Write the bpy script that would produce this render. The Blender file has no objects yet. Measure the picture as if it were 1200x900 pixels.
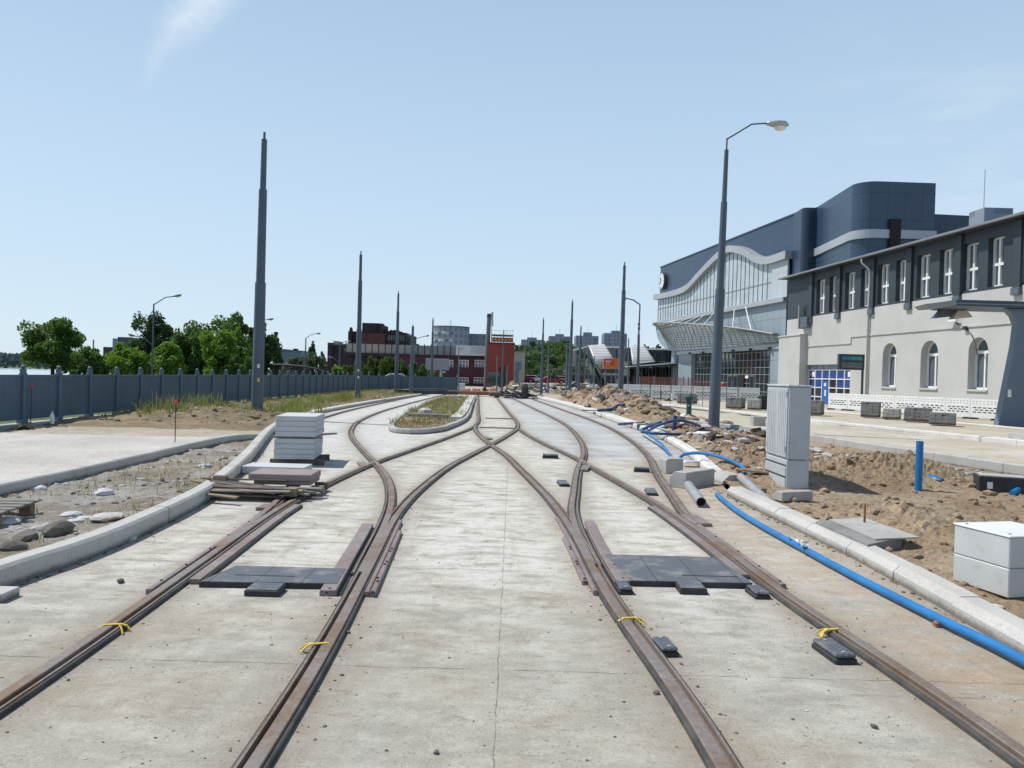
import bpy, bmesh, math, random
from mathutils import Vector, Matrix, noise
random.seed(7)
C = bpy.context.scene.collection
# ------------------------------------------------------------------ camera calibration (survey helpers)
F, ROLL, PITCH, HC = 900.0, math.radians(1.6), 10/900.0, 1.78
def ray(px, py):
    u, v = px-600, py-450
    a = u*math.cos(ROLL)+v*math.sin(ROLL); b = u*math.sin(ROLL)-v*math.cos(ROLL)
    return a, F*math.cos(PITCH)+b*math.sin(PITCH), b*math.cos(PITCH)-F*math.sin(PITCH)
def gp(px, py, z=0.0):
    x, y, w = ray(px, py); t = (z-HC)/w
    return (x*t, y*t)
def ap(px, py, Y):
    x, y, w = ray(px, py); t = Y/y
    return Vector((x*t, Y, HC+w*t))
# ------------------------------------------------------------------ materials
MATS = {}
def _mat(name):
    m = bpy.data.materials.new(name); m.use_nodes = True
    nt = m.node_tree; nt.nodes.clear()
    out = nt.nodes.new('ShaderNodeOutputMaterial'); b = nt.nodes.new('ShaderNodeBsdfPrincipled')
    nt.links.new(b.outputs[0], out.inputs[0]); MATS[name] = m
    return m, nt, b
class NT:
    def __init__(s, nt): s.nt = nt
    def n(s, t, **kw):
        x = s.nt.nodes.new(t)
        for k, v in kw.items():
            setattr(x, k, v)
        return x
    def l(s, a, b): s.nt.links.new(a, b)
    def val(s, sock, v):
        if hasattr(v, 'is_linked') or hasattr(v, 'links'): s.l(v, sock)
        else: sock.default_value = v
    def math(s, op, a, b=0.0, c=None, clamp=False):
        x = s.n('ShaderNodeMath', operation=op, use_clamp=clamp)
        s.val(x.inputs[0], a); s.val(x.inputs[1], b)
        if c is not None: s.val(x.inputs[2], c)
        return x.outputs[0]
    def noise(s, vec, scale, detail=4, rough=.55, dist=0.0):
        x = s.n('ShaderNodeTexNoise'); s.l(vec, x.inputs['Vector'])
        x.inputs['Scale'].default_value = scale; x.inputs['Detail'].default_value = detail
        x.inputs['Roughness'].default_value = rough; x.inputs['Distortion'].default_value = dist
        return x.outputs['Fac']
    def ramp(s, f, stops):
        x = s.n('ShaderNodeValToRGB'); s.l(f, x.inputs[0]); e = x.color_ramp.elements
        while len(e) < len(stops): e.new(.5)
        for i, (p, c) in enumerate(stops):
            e[i].position = p; e[i].color = (c, c, c, 1) if not hasattr(c, '__len__') else (*c, 1)
        return x.outputs[0]
    def mix(s, f, a, b, mode='MIX'):
        x = s.n('ShaderNodeMix', data_type='RGBA', blend_type=mode)
        s.val(x.inputs[0], f)
        for k, v in ((6, a), (7, b)):
            if hasattr(v, 'links'): s.l(v, x.inputs[k])
            else: x.inputs[k].default_value = (*v, 1)
        return x.outputs[2]
    def smooth(s, v, lo, hi, o0=0.0, o1=1.0):
        x = s.n('ShaderNodeMapRange', interpolation_type='SMOOTHSTEP'); s.val(x.inputs[0], v)
        for i, k in enumerate((lo, hi, o0, o1)): x.inputs[i+1].default_value = k
        return x.outputs[0]
def pos(N):
    g = N.n('ShaderNodeNewGeometry'); return g.outputs['Position']
def simple(name, col, rough=.6, var=.15, scale=3.0, grain=0.0, gscale=60, metal=0.0, bump=0.0, spec=.4, col2=None, coord='Object', stretch=None, dirt=0.0):
    """plain surface with large soft tone variation, optional fine grain, optional dirt"""
    m, nt, b = _mat(name); N = NT(nt)
    t = N.n('ShaderNodeTexCoord'); v = t.outputs[coord]
    if stretch:
        mp = N.n('ShaderNodeMapping'); N.l(v, mp.inputs[0]); mp.inputs['Scale'].default_value = stretch; v = mp.outputs[0]
    f = N.noise(v, scale, 5)
    d = tuple(c*(1-var) for c in col) if col2 is None else col2
    c = N.mix(N.smooth(f, .32, .68), tuple(x*(1+var*.6) for x in col) if col2 is None else col, d)
    if grain:
        g = N.noise(v, gscale, 3, .7)
        c = N.mix(N.smooth(g, .3, .7, 1-grain, 1+grain*.6), (0, 0, 0), c, 'MIX') if False else N.mix(1.0, c, N.ramp(g, [(.25, 1-grain), (.75, 1.0)]), 'MULTIPLY')
    if dirt:
        g = N.noise(v, scale*2.7, 6, .7)
        c = N.mix(N.smooth(g, .52, .75, 0, dirt), c, (.12, .10, .08))
    N.l(c, b.inputs['Base Color'])
    b.inputs['Roughness'].default_value = rough; b.inputs['Metallic'].default_value = metal
    b.inputs['Specular IOR Level'].default_value = spec
    if bump:
        bp = N.n('ShaderNodeBump'); bp.inputs['Strength'].default_value = bump; bp.inputs['Distance'].default_value = .02
        N.l(N.noise(v, gscale, 4, .65), bp.inputs['Height']); N.l(bp.outputs[0], b.inputs['Normal'])
    return m
def panels(name, col, pw, ph, gap=.02, rough=.45, var=.08, joint=.35, metal=0.0, spec=.5, ox=0.0, oy=0.0):
    """cladding panels, joints read from the UV map (metres)"""
    m, nt, b = _mat(name); N = NT(nt)
    t = N.n('ShaderNodeTexCoord'); sp = N.n('ShaderNodeSeparateXYZ'); N.l(t.outputs['UV'], sp.inputs[0])
    def line(o, per, off):
        a = N.math('DIVIDE', N.math('ADD', o, off), per); fr = N.math('FRACT', a)
        return N.math('MULTIPLY', N.math('ABSOLUTE', N.math('SUBTRACT', fr, .5)), 2.0), N.math('FLOOR', a)
    lx, ix = line(sp.outputs[0], pw, ox); ly, iy = line(sp.outputs[1], ph, oy)
    mk = N.math('MAXIMUM', N.math('GREATER_THAN', lx, 1-gap/pw*2), N.math('GREATER_THAN', ly, 1-gap/ph*2))
    cb = N.n('ShaderNodeCombineXYZ'); N.l(ix, cb.inputs[0]); N.l(iy, cb.inputs[1])
    wn = N.n('ShaderNodeTexWhiteNoise'); N.l(cb.outputs[0], wn.inputs['Vector'])
    c = N.mix(wn.outputs['Value'], tuple(x*(1-var) for x in col), tuple(x*(1+var) for x in col))
    f = N.noise(t.outputs['Object'], .6, 4); c = N.mix(N.smooth(f, .3, .7, 0, .25), c, tuple(x*.8 for x in col))
    c = N.mix(mk, c, tuple(x*joint for x in col))
    N.l(c, b.inputs['Base Color']); b.inputs['Roughness'].default_value = rough
    b.inputs['Metallic'].default_value = metal; b.inputs['Specular IOR Level'].default_value = spec
    return m
def glassy(name, col, rough=.08, spec=.8):
    m, nt, b = _mat(name); N = NT(nt); t = N.n('ShaderNodeTexCoord')
    f = N.noise(t.outputs['Object'], .8, 2)
    N.l(N.mix(f, tuple(x*.7 for x in col), tuple(x*1.3 for x in col)), b.inputs['Base Color'])
    b.inputs['Roughness'].default_value = rough; b.inputs['Specular IOR Level'].default_value = spec
    return m
def leafmat(name, c1, c2, trans=.25):
    m, nt, b = _mat(name); N = NT(nt)
    g = N.n('ShaderNodeNewGeometry'); t = N.n('ShaderNodeTexCoord')
    f = N.noise(t.outputs['Object'], .7, 3)
    r = g.outputs['Random Per Island']
    mx = N.math('MULTIPLY_ADD', r, .55, N.math('MULTIPLY', f, .5), clamp=True)
    N.l(N.mix(N.smooth(mx, .2, .8), c1, c2), b.inputs['Base Color'])
    b.inputs['Roughness'].default_value = .6; b.inputs['Specular IOR Level'].default_value = .25
    tr = N.n('ShaderNodeBsdfTranslucent'); N.l(N.mix(.5, c2, (c2[0]*1.4, c2[1]*1.6, c2[2])), tr.inputs[0])
    ms = N.n('ShaderNodeMixShader'); ms.inputs[0].default_value = trans
    N.l(b.outputs[0], ms.inputs[1]); N.l(tr.outputs[0], ms.inputs[2])
    out = [n for n in nt.nodes if n.type == 'OUTPUT_MATERIAL'][0]; N.l(ms.outputs[0], out.inputs[0])
    return m
def M(n): return MATS[n]

# --- ground materials -------------------------------------------------------
def slab_material():
    m, nt, b = _mat('track_concrete'); N = NT(nt); P = pos(N)
    sp = N.n('ShaderNodeSeparateXYZ'); N.l(P, sp.inputs[0]); X, Y = sp.outputs[0], sp.outputs[1]
    mp = N.n('ShaderNodeMapping'); N.l(P, mp.inputs[0]); mp.inputs['Scale'].default_value = (.7, 1.35, 1)   # brushed across the track
    n1 = N.noise(mp.outputs[0], .55, 7, .62, .6)
    n2 = N.noise(mp.outputs[0], 2.3, 7, .68, .5)
    mp2 = N.n('ShaderNodeMapping'); N.l(P, mp2.inputs[0]); mp2.inputs['Scale'].default_value = (.75, 2.0, 1)
    n3 = N.noise(mp2.outputs[0], 3.0, 8, .72, .3)
    n4 = N.noise(P, 55, 4, .75); n5 = N.noise(P, 190, 2, .7)
    grey = N.mix(N.smooth(n2, .35, .65), (.35, .335, .295), (.47, .455, .405))
    c = N.mix(N.smooth(n1, .45, .64, 0, .65), grey, (.385, .335, .26))                 # tan dust
    c = N.mix(N.smooth(n3, .50, .70, 0, .45), c, (.54, .53, .475))                    # pale cement wash
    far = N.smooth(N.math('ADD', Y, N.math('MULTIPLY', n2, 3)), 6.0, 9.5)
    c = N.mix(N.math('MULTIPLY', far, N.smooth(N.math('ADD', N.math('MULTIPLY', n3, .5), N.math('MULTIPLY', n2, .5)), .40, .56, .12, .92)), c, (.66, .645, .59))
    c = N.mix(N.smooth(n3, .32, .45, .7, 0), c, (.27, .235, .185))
    c = N.mix(N.smooth(N.noise(P, 1.3, 9, .76, .4), .53, .66, 0, .55), c, (.30, .27, .22))
    # tan dust gathered along the outer strip beside the right kerb
    side = N.smooth(N.math('ADD', X, N.math('MULTIPLY', n1, 1.2)), 2.4, 3.7, 0, .8)
    c = N.mix(N.math('MULTIPLY', side, N.smooth(n2, .35, .6)), c, (.40, .30, .20))
    # newer grey concrete strip at the far right, dark patches
    nb = N.math('SUBTRACT', X, N.math('MULTIPLY', N.math('SUBTRACT', Y, 15.6), -.035))
    new = N.math('MULTIPLY', N.smooth(nb, .95, 1.0), N.smooth(N.math('ADD', Y, N.math('MULTIPLY', n1, 1.0)), 17.0, 17.6))
    wet = N.mix(N.smooth(N.noise(mp2.outputs[0], .7, 5, .6, .8), .42, .6), (.43, .44, .435), (.56, .565, .56))
    c = N.mix(new, c, wet)
    newl = N.math('MULTIPLY', N.math('LESS_THAN', N.math('ADD', X, N.math('MULTIPLY', Y, .02)), -2.4), N.smooth(Y, 15, 19))
    c = N.mix(N.math('MULTIPLY', newl, .7), c, (.60, .60, .58))
    n6 = N.noise(P, 8.5, 10, .82, .2); c = N.mix(N.smooth(n6, .50, .64, 0, .32), c, (.25, .225, .18)); c = N.mix(N.smooth(n6, .40, .48, .22, 0), c, (.62, .61, .56))
    # fine grain and pits
    c = N.mix(1.0, c, N.ramp(n4, [(.28, .70), (.5, 1.0), (.8, 1.08)]), 'MULTIPLY')
    c = N.mix(1.0, c, N.ramp(n5, [(.3, .80), (.6, 1.0)]), 'MULTIPLY')
    vo = N.n('ShaderNodeTexVoronoi'); N.l(P, vo.inputs['Vector']); vo.inputs['Scale'].default_value = 14
    pit = N.math('MULTIPLY', N.math('LESS_THAN', vo.outputs['Distance'], .14), N.math('GREATER_THAN', N.noise(P, 3.1, 3), .50))
    c = N.mix(N.math('MULTIPLY', pit, .35), c, (.13, .12, .10))
    v2 = N.n('ShaderNodeTexVoronoi'); N.l(P, v2.inputs['Vector']); v2.inputs['Scale'].default_value = 42
    pit2 = N.math('MULTIPLY', N.math('LESS_THAN', v2.outputs['Distance'], .20), N.math('GREATER_THAN', N.noise(P, 1.9, 5, .7), .53))
    c = N.mix(N.math('MULTIPLY', pit2, .6), c, (.13, .12, .10))
    scr = N.n('ShaderNodeMapping'); N.l(P, scr.inputs[0]); scr.inputs['Scale'].default_value = (3, 26, 1)
    c = N.mix(N.smooth(N.noise(scr.outputs[0], 1.4, 4, .6), .60, .68, 0, .28), c, (.20, .185, .16))
    # cracks: one wandering lengthwise, several across
    w = N.math('MULTIPLY', N.math('SUBTRACT', N.noise(P, 2.6, 6, .75), .5), .05)
    wx = N.math('SUBTRACT', N.math('ADD', X, w), -.035)
    lon = N.math('LESS_THAN', N.math('ABSOLUTE', wx), N.math('MULTIPLY', N.smooth(N.noise(P, 6, 3), .3, .7), .005))
    lon = N.math('MULTIPLY', lon, N.math('LESS_THAN', Y, 17))
    cr = lon
    w2 = N.math('MULTIPLY', N.math('SUBTRACT', N.noise(P, 1.1, 6, .7), .5), .12)
    for y0, x0, x1, s in ((4.62, -9, 9, .008), (6.98, -9, .75, .010), (4.4, 2.0, 9, .006), (9.7, -9, -1.2, .008), (11.2, -1.3, .6, .006), (14.2, -1, 3, .006), (21, -1.2, .4, .02), (30.0, -.9, 3.5, .02), (40, -1.2, 3.5, .03)):
        ln = N.math('LESS_THAN', N.math('ABSOLUTE', N.math('SUBTRACT', N.math('ADD', Y, w2), y0)), N.math('MULTIPLY', N.smooth(N.noise(P, 4.3, 3), .3, .65), s))
        ln = N.math('MULTIPLY', ln, N.math('MULTIPLY', N.math('GREATER_THAN', X, x0), N.math('LESS_THAN', X, x1)))
        cr = N.math('MAXIMUM', cr, ln)
    c = N.mix(N.math('MULTIPLY', cr, .6), c, (.10, .09, .075))
    # dirt and rust that gather beside the rails (painted per vertex by distance), faint wheel tracks
    at = N.n('ShaderNodeAttribute'); at.attribute_name = 'dirt'
    dk = N.math('MULTIPLY', at.outputs['Fac'], N.smooth(N.math('ADD', N.math('MULTIPLY', n3, .5), N.math('MULTIPLY', n2, .5)), .36, .60))
    c = N.mix(N.math('MULTIPLY', dk, .85), c, (.215, .165, .115))
    mw = N.n('ShaderNodeMapping'); N.l(P, mw.inputs[0]); mw.inputs['Scale'].default_value = (1.6, .12, 1)
    c = N.mix(N.smooth(N.noise(mw.outputs[0], 1.3, 5, .65, .3), .52, .70, 0, .32), c, (.255, .225, .18))
    c = N.mix(N.smooth(N.noise(P, .33, 6, .7, .8), .54, .68, 0, .38), c, (.29, .265, .22))
    N.l(c, b.inputs['Base Color']); b.inputs['Roughness'].default_value = .9; b.inputs['Specular IOR Level'].default_value = .2
    bp = N.n('ShaderNodeBump'); bp.inputs['Strength'].default_value = .55; bp.inputs['Distance'].default_value = .012
    h = N.math('ADD', N.math('MULTIPLY', n4, .6), N.math('ADD', n3, N.math('MULTIPLY', cr, -.8)))
    N.l(h, bp.inputs['Height']); N.l(bp.outputs[0], b.inputs['Normal'])
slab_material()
def earth(name, cols, scale=1.0, bump=.8, stone=.0):
    m, nt, b = _mat(name); N = NT(nt); P = pos(N)
    n1 = N.noise(P, .8*scale, 7, .65, .5); n2 = N.noise(P, 6*scale, 7, .7); n3 = N.noise(P, 45*scale, 4, .75)
    c = N.mix(N.smooth(n1, .36, .64), cols[0], cols[1]); c = N.mix(N.smooth(n2, .45, .7, 0, .75), c, cols[2])
    c = N.mix(1.0, c, N.ramp(n3, [(.28, .55), (.52, 1.0), (.8, 1.15)]), 'MULTIPLY')
    n4 = N.noise(P, .45*scale, 6, .7, .6); c = N.mix(N.smooth(n4, .50, .66, 0, .55), c, tuple(min(.6, x*1.55) for x in cols[0]))
    if stone:
        vo = N.n('ShaderNodeTexVoronoi'); N.l(P, vo.inputs['Vector']); vo.inputs['Scale'].default_value = 17
        k = N.math('MULTIPLY', N.math('LESS_THAN', vo.outputs['Distance'], .28), N.math('GREATER_THAN', n1, .48))
        c = N.mix(N.math('MULTIPLY', k, stone), c, (.55, .55, .54))
    N.l(c, b.inputs['Base Color']); b.inputs['Roughness'].default_value = .95; b.inputs['Specular IOR Level'].default_value = .1
    bp = N.n('ShaderNodeBump'); bp.inputs['Strength'].default_value = bump; bp.inputs['Distance'].default_value = .04
    N.l(N.math('ADD', n2, N.math('MULTIPLY', n3, .5)), bp.inputs['Height']); N.l(bp.outputs[0], b.inputs['Normal'])
earth('brown_earth', [(.30, .22, .145), (.42, .335, .24), (.19, .13, .082)], .8, 1.2, .12)
earth('dry_sand', [(.45, .39, .30), (.52, .46, .37), (.37, .31, .23)], .8, .6)
earth('pale_dust', [(.50, .46, .38), (.43, .38, .29), (.56, .53, .46)], .5, .5)
earth('rubble_soil', [(.31, .27, .215), (.45, .43, .40), (.22, .185, .14)], 1.0, 1.1, .35)
earth('verge_soil', [(.235, .19, .125), (.31, .255, .17), (.15, .12, .075)], .8, 1.0)
earth('site_ground', [(.42, .38, .31), (.36, .32, .25), (.48, .44, .37)], .15, .5)
earth('far_ground', [(.10, .14, .06), (.13, .15, .08), (.08, .11, .05)], .02, .2)
earth('pavement_concrete', [(.54, .525, .49), (.45, .43, .40), (.49, .44, .385)], .6, .3)
def kerbstone(name, col, spec_amt=.35, dark=.0):
    m, nt, b = _mat(name); N = NT(nt); P = pos(N)
    n1 = N.noise(P, 1.3, 6, .65); n2 = N.noise(P, 130, 2, .8); n3 = N.noise(P, 9, 6, .7)
    c = N.mix(N.smooth(n1, .35, .65), col, tuple(x*.86 for x in col))
    c = N.mix(1.0, c, N.ramp(n2, [(.33, 1-spec_amt), (.55, 1.0)]), 'MULTIPLY')
    c = N.mix(N.smooth(n3, .56, .72, 0, .45), c, (.30, .26, .20))
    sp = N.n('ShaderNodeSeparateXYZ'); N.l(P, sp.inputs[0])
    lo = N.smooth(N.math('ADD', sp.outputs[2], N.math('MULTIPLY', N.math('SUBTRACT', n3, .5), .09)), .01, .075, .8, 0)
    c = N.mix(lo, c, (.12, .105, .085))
    N.l(c, b.inputs['Base Color']); b.inputs['Roughness'].default_value = .85; b.inputs['Specular IOR Level'].default_value = .2
    bp = N.n('ShaderNodeBump'); bp.inputs['Strength'].default_value = .35; bp.inputs['Distance'].default_value = .006
    N.l(n2, bp.inputs['Height']); N.l(bp.outputs[0], b.inputs['Normal'])
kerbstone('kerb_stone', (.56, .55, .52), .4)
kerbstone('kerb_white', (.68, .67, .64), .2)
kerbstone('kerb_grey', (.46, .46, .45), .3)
# --- things' materials ------------------------------------------------------
def steel(name, top, rust, rough=.45, metal=.6):
    m, nt, b = _mat(name); N = NT(nt); P = pos(N)
    n1 = N.noise(P, 1.6, 6, .65, .4); n2 = N.noise(P, 34, 4, .7)
    c = N.mix(N.smooth(n1, .38, .62), top, rust); c = N.mix(1.0, c, N.ramp(n2, [(.3, .72), (.6, 1.05)]), 'MULTIPLY')
    c = N.mix(N.smooth(N.noise(P, 7, 6, .72), .55, .75, 0, .5), c, (.42, .37, .30))   # settled dust
    N.l(c, b.inputs['Base Color']); b.inputs['Metallic'].default_value = metal
    N.l(N.smooth(n1, .3, .7, rough, rough+.25), b.inputs['Roughness'])
steel('rail_steel', (.25, .21, .185), (.20, .14, .10), .48, .25)
steel('turnout_steel', (.285, .23, .22), (.22, .17, .155), .5, .2)
simple('rubber_casing', (.075, .073, .07), .75, .35, 5, .3, 70, bump=.2, dirt=.35)
simple('black_rubber', (.035, .037, .042), .6, .3, 6, .3, 70, dirt=.25)
def checker():
    m, nt, b = _mat('checker_plate'); N = NT(nt); P = pos(N)
    ck = N.n('ShaderNodeTexChecker'); N.l(P, ck.inputs[0]); ck.inputs['Scale'].default_value = 48
    ck.inputs[1].default_value = (.13, .145, .165, 1); ck.inputs[2].default_value = (.085, .095, .11, 1)
    n = N.noise(P, 4, 6, .7); c = N.mix(N.smooth(n, .48, .68, 0, .65), ck.outputs[0], (.33, .30, .26))
    sp = N.n('ShaderNodeSeparateXYZ'); N.l(P, sp.inputs[0])
    gx = N.math('LESS_THAN', N.math('ABSOLUTE', N.math('SUBTRACT', N.math('FRACT', N.math('MULTIPLY', sp.outputs[0], 2.7)), .5)), .012)
    c = N.mix(N.math('MULTIPLY', gx, .9), c, (.02, .02, .02))
    N.l(c, b.inputs['Base Color']); b.inputs['Roughness'].default_value = .5; b.inputs['Metallic'].default_value = .2
    bp = N.n('ShaderNodeBump'); bp.inputs['Strength'].default_value = .6; bp.inputs['Distance'].default_value = .004
    N.l(ck.outputs['Fac'], bp.inputs['Height']); N.l(bp.outputs[0], b.inputs['Normal'])
checker()
simple('mast_paint', (.085, .113, .15), .5, .08, 1.2, .06, 20, spec=.4)
simple('lamp_paint', (.085, .105, .13), .5, .08, 1.2)
simple('far_pole', (.13, .16, .20), .6, .08, 1.2)  # lighter than the near mast paint, aerial haze put into the colour
simple('galv', (.42, .44, .46), .45, .1, 3, metal=.4)
simple('lamp_glass', (.75, .74, .68), .15, .05)
simple('fence_paint', (.092, .145, .195), .5, .1, 1.5, .08, 30)
simple('fence_panel', (.082, .132, .18), .55, .12, 1.0, .1, 30)
simple('plinth', (.42, .40, .36), .9, .25, 1.4, .25, 40, bump=.2, dirt=.5)
simple('white_plastic', (.78, .78, .77), .4, .06, 2, dirt=.12)
simple('slot_dark', (.06, .065, .07), .8)
simple('red_plastic', (.62, .05, .04), .5, .1)
simple('cabinet_grey', (.47, .505, .53), .5, .07, 2, .06, 30, dirt=.22)
simple('box_grey', (.54, .56, .56), .5, .06, 2, .06, 30, dirt=.22)
simple('box_lid', (.72, .74, .74), .4, .04)
simple('gap_dark', (.08, .085, .09), .8)
simple('blue_hose', (.012, .17, .45), .45, .15, 4, dirt=.4, spec=.4)
simple('blue_pipe', (.015, .17, .42), .4, .1, 2, dirt=.1)
simple('navy_pipe', (.012, .055, .16), .45, .15, 3, dirt=.15)
simple('grey_pvc', (.30, .31, .32), .5, .1, 5, dirt=.15)
simple('pvc_bore_shade', (.03, .03, .03), .8)
simple('green_cast', (.02, .085, .085), .5, .1)
simple('yellow_tape', (.62, .47, .05), .6, .2, 30, dirt=.3)
simple('granite_slab', (.57, .585, .60), .8, .06, 2, .22, 140, bump=.12)
simple('pink_granite', (.34, .265, .26), .8, .08, 3, .3, 120, bump=.12)
simple('block_concrete', (.44, .43, .41), .9, .12, 3, .2, 60, bump=.25, dirt=.15)
simple('block_dark', (.27, .27, .265), .9, .2, 3, .25, 60, bump=.3)
simple('old_wood', (.30, .22, .15), .85, .35, 3, .3, 40, stretch=(1, 8, 8), bump=.2)
simple('grey_wood', (.27, .25, .225), .85, .3, 3, .3, 40, stretch=(1, 8, 8), bump=.2)
simple('dark_wood', (.16, .13, .105), .85, .3, 3, .3, 40)
simple('rust', (.30, .12, .06), .8, .3, 9)
simple('stucco', (.50, .502, .485), .9, .06, .5, .06, 30, bump=.08, dirt=.05)
simple('anthracite', (.038, .052, .064), .55, .1, .5)
simple('roof_edge', (.20, .215, .235), .5, .1, .5)
simple('roof_dark', (.06, .065, .075), .6, .1, .5)
simple('frame_white', (.76, .77, .77), .4, .04)
simple('silver_band', (.40, .425, .45), .4, .06, .4, metal=.2)
panels('navy_panel', (.031, .062, .110), 1.33, 2.05, .025, .35, .07, .45, .1, .6)
panels('navy_dark', (.016, .036, .075), 1.33, 2.05, .025, .35, .07, .5, .1, .6)
panels('grey_panel', (.27, .33, .385), 1.25, 1.95, .025, .45, .05, .55)
panels('pale_panel', (.46, .51, .545), 1.1, 2.4, .02, .5, .05, .7)
panels('cover_sheet', (.52, .54, .55), 30, .35, .04, .45, .05, .6)
panels('display_case', (.06, .07, .08), 9, 9)
glassy('window_glass', (.10, .13, .155), .06)
glassy('sky_reflect_glass', (.42, .48, .52), .15)  # bright sky reflection put into the base colour
glassy('dark_glass', (.022, .038, .042), .04, 1.0)
glassy('blue_panel', (.025, .07, .25), .2)
simple('mullion', (.27, .295, .31), .5, .05)
simple('mullion_dark', (.10, .125, .15), .5, .05)
simple('door_dark', (.012, .013, .016), .7)
simple('lattice', (.20, .215, .185), .6, .06)
simple('sign_blue', (.03, .13, .42), .4); simple('sign_white', (.75, .76, .77), .5)
simple('sign_red', (.60, .06, .035), .5, .1); simple('sign_orange', (.62, .17, .03), .5, .1)
simple('lcd_grey', (.13, .145, .145), .25); simple('lcd_green', (.04, .30, .22), .25); simple('lcd_blue', (.02, .19, .38), .25)
simple('shelter_blue', (.12, .165, .225), .45, .06, .8)
simple('shelter_roof', (.055, .085, .13), .45, .08, .8)
simple('shelter_soffit', (.24, .25, .26), .5, .08, .8)
simple('flood_back', (.55, .50, .42), .5, .06)
simple('dark_brick', (.050, .036, .045), .9, .25, .8, .2, 6)
simple('red_brick', (.12, .048, .045), .9, .2, .5, .15, 5)
simple('maroon_wall', (.085, .033, .050), .8, .15, .5, .1, 5)
simple('tower_red', (.25, .045, .038), .7, .15, .3)
simple('scaffold_orange', (.52, .16, .06), .7, .2, 1.5)
simple('chimney_grey', (.14, .155, .18), .6, .2, .5)
simple('parapet', (.38, .35, .31), .8, .12, .3)
simple('billboard', (.235, .265, .31), .6, .05, .4)
simple('banner', (.62, .65, .67), .6, .04, .5); simple('banner_ink', (.30, .36, .44), .6)
simple('iron', (.035, .042, .055), .6, .2, 2)
simple('blue_grey_wall', (.15, .19, .25), .8, .1, .3)
def tower(name, col, dark, sx, sy):
    m, nt, b = _mat(name); N = NT(nt)
    t = N.n('ShaderNodeTexCoord'); sp = N.n('ShaderNodeSeparateXYZ'); N.l(t.outputs['UV'], sp.inputs[0])
    fx = N.math('FRACT', N.math('DIVIDE', sp.outputs[0], sx)); fy = N.math('FRACT', N.math('DIVIDE', sp.outputs[1], sy))
    k = N.math('MULTIPLY', N.math('MULTIPLY', N.math('GREATER_THAN', fx, .3), N.math('LESS_THAN', fx, .8)), N.math('MULTIPLY', N.math('GREATER_THAN', fy, .3), N.math('LESS_THAN', fy, .8)))
    cb = N.n('ShaderNodeCombineXYZ'); N.l(N.math('FLOOR', N.math('DIVIDE', sp.outputs[0], sx)), cb.inputs[0]); N.l(N.math('FLOOR', N.math('DIVIDE', sp.outputs[1], sx*2)), cb.inputs[1])
    wn = N.n('ShaderNodeTexWhiteNoise'); N.l(cb.outputs[0], wn.inputs['Vector'])
    base = N.mix(wn.outputs['Value'], tuple(x*.9 for x in col), tuple(x*1.1 for x in col))
    N.l(N.mix(k, base, dark), b.inputs['Base Color']); b.inputs['Roughness'].default_value = .8
tower('block_wall_far', (.215, .255, .31), (.15, .18, .23), 3.0, 2.8)  # pale bluish wall tones hold painted aerial haze
tower('round_wall_haze', (.25, .295, .345), (.16, .19, .24), 2.4, 2.8)  # distance haze painted into these wall tones too
simple('bark', (.085, .065, .05), .9, .3, 6, .3, 30)
leafmat('leaf_mid', (.042, .095, .024), (.11, .19, .042), .35)
leafmat('leaf_dark', (.024, .055, .024), (.06, .11, .035), .3)
leafmat('leaf_bright', (.08, .17, .022), (.19, .30, .045), .35)
leafmat('leaf_conifer', (.04, .085, .02), (.11, .17, .035), .3)
leafmat('leaf_hill', (.05, .085, .045), (.09, .13, .065))
simple('hill_green', (.045, .07, .035), .9, .3, .05)
leafmat('leaf_far_haze', (.075, .105, .12), (.10, .135, .14), .1)  # blue-grey leaf tones with distance haze painted in
leafmat('grass_dry', (.36, .29, .14), (.24, .22, .095), .3)
leafmat('grass_green', (.14, .18, .05), (.26, .27, .09), .3)
def water():
    m, nt, b = _mat('river_water'); N = NT(nt); P = pos(N)
    N.l(N.mix(N.noise(P, .02, 3), (.48, .56, .62), (.54, .61, .66)), b.inputs['Base Color']); b.inputs['Roughness'].default_value = .25
    bp = N.n('ShaderNodeBump'); bp.inputs['Strength'].default_value = .2; N.l(N.noise(P, .8, 4), bp.inputs['Height']); N.l(bp.outputs[0], b.inputs['Normal'])
water()
simple('skin', (.50, .30, .22), .6); simple('shirt_red', (.55, .04, .10), .8); simple('hair_dark', (.03, .02, .018), .8); simple('trouser', (.05, .06, .09), .85)
simple('car_white', (.70, .71, .72), .3); simple('car_red', (.30, .03, .03), .3); simple('car_grey', (.20, .22, .24), .3)
simple('safety_mesh', (.36, .16, .13), .8, .2, 3)
simple('debris_dark', (.05, .048, .05), .8, .3, 4)
simple('foil', (.6, .66, .70), .15)
simple('stone_dark', (.16, .145, .12), .9, .3, 5); simple('stone_pale', (.46, .44, .41), .9, .2, 5)

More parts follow.
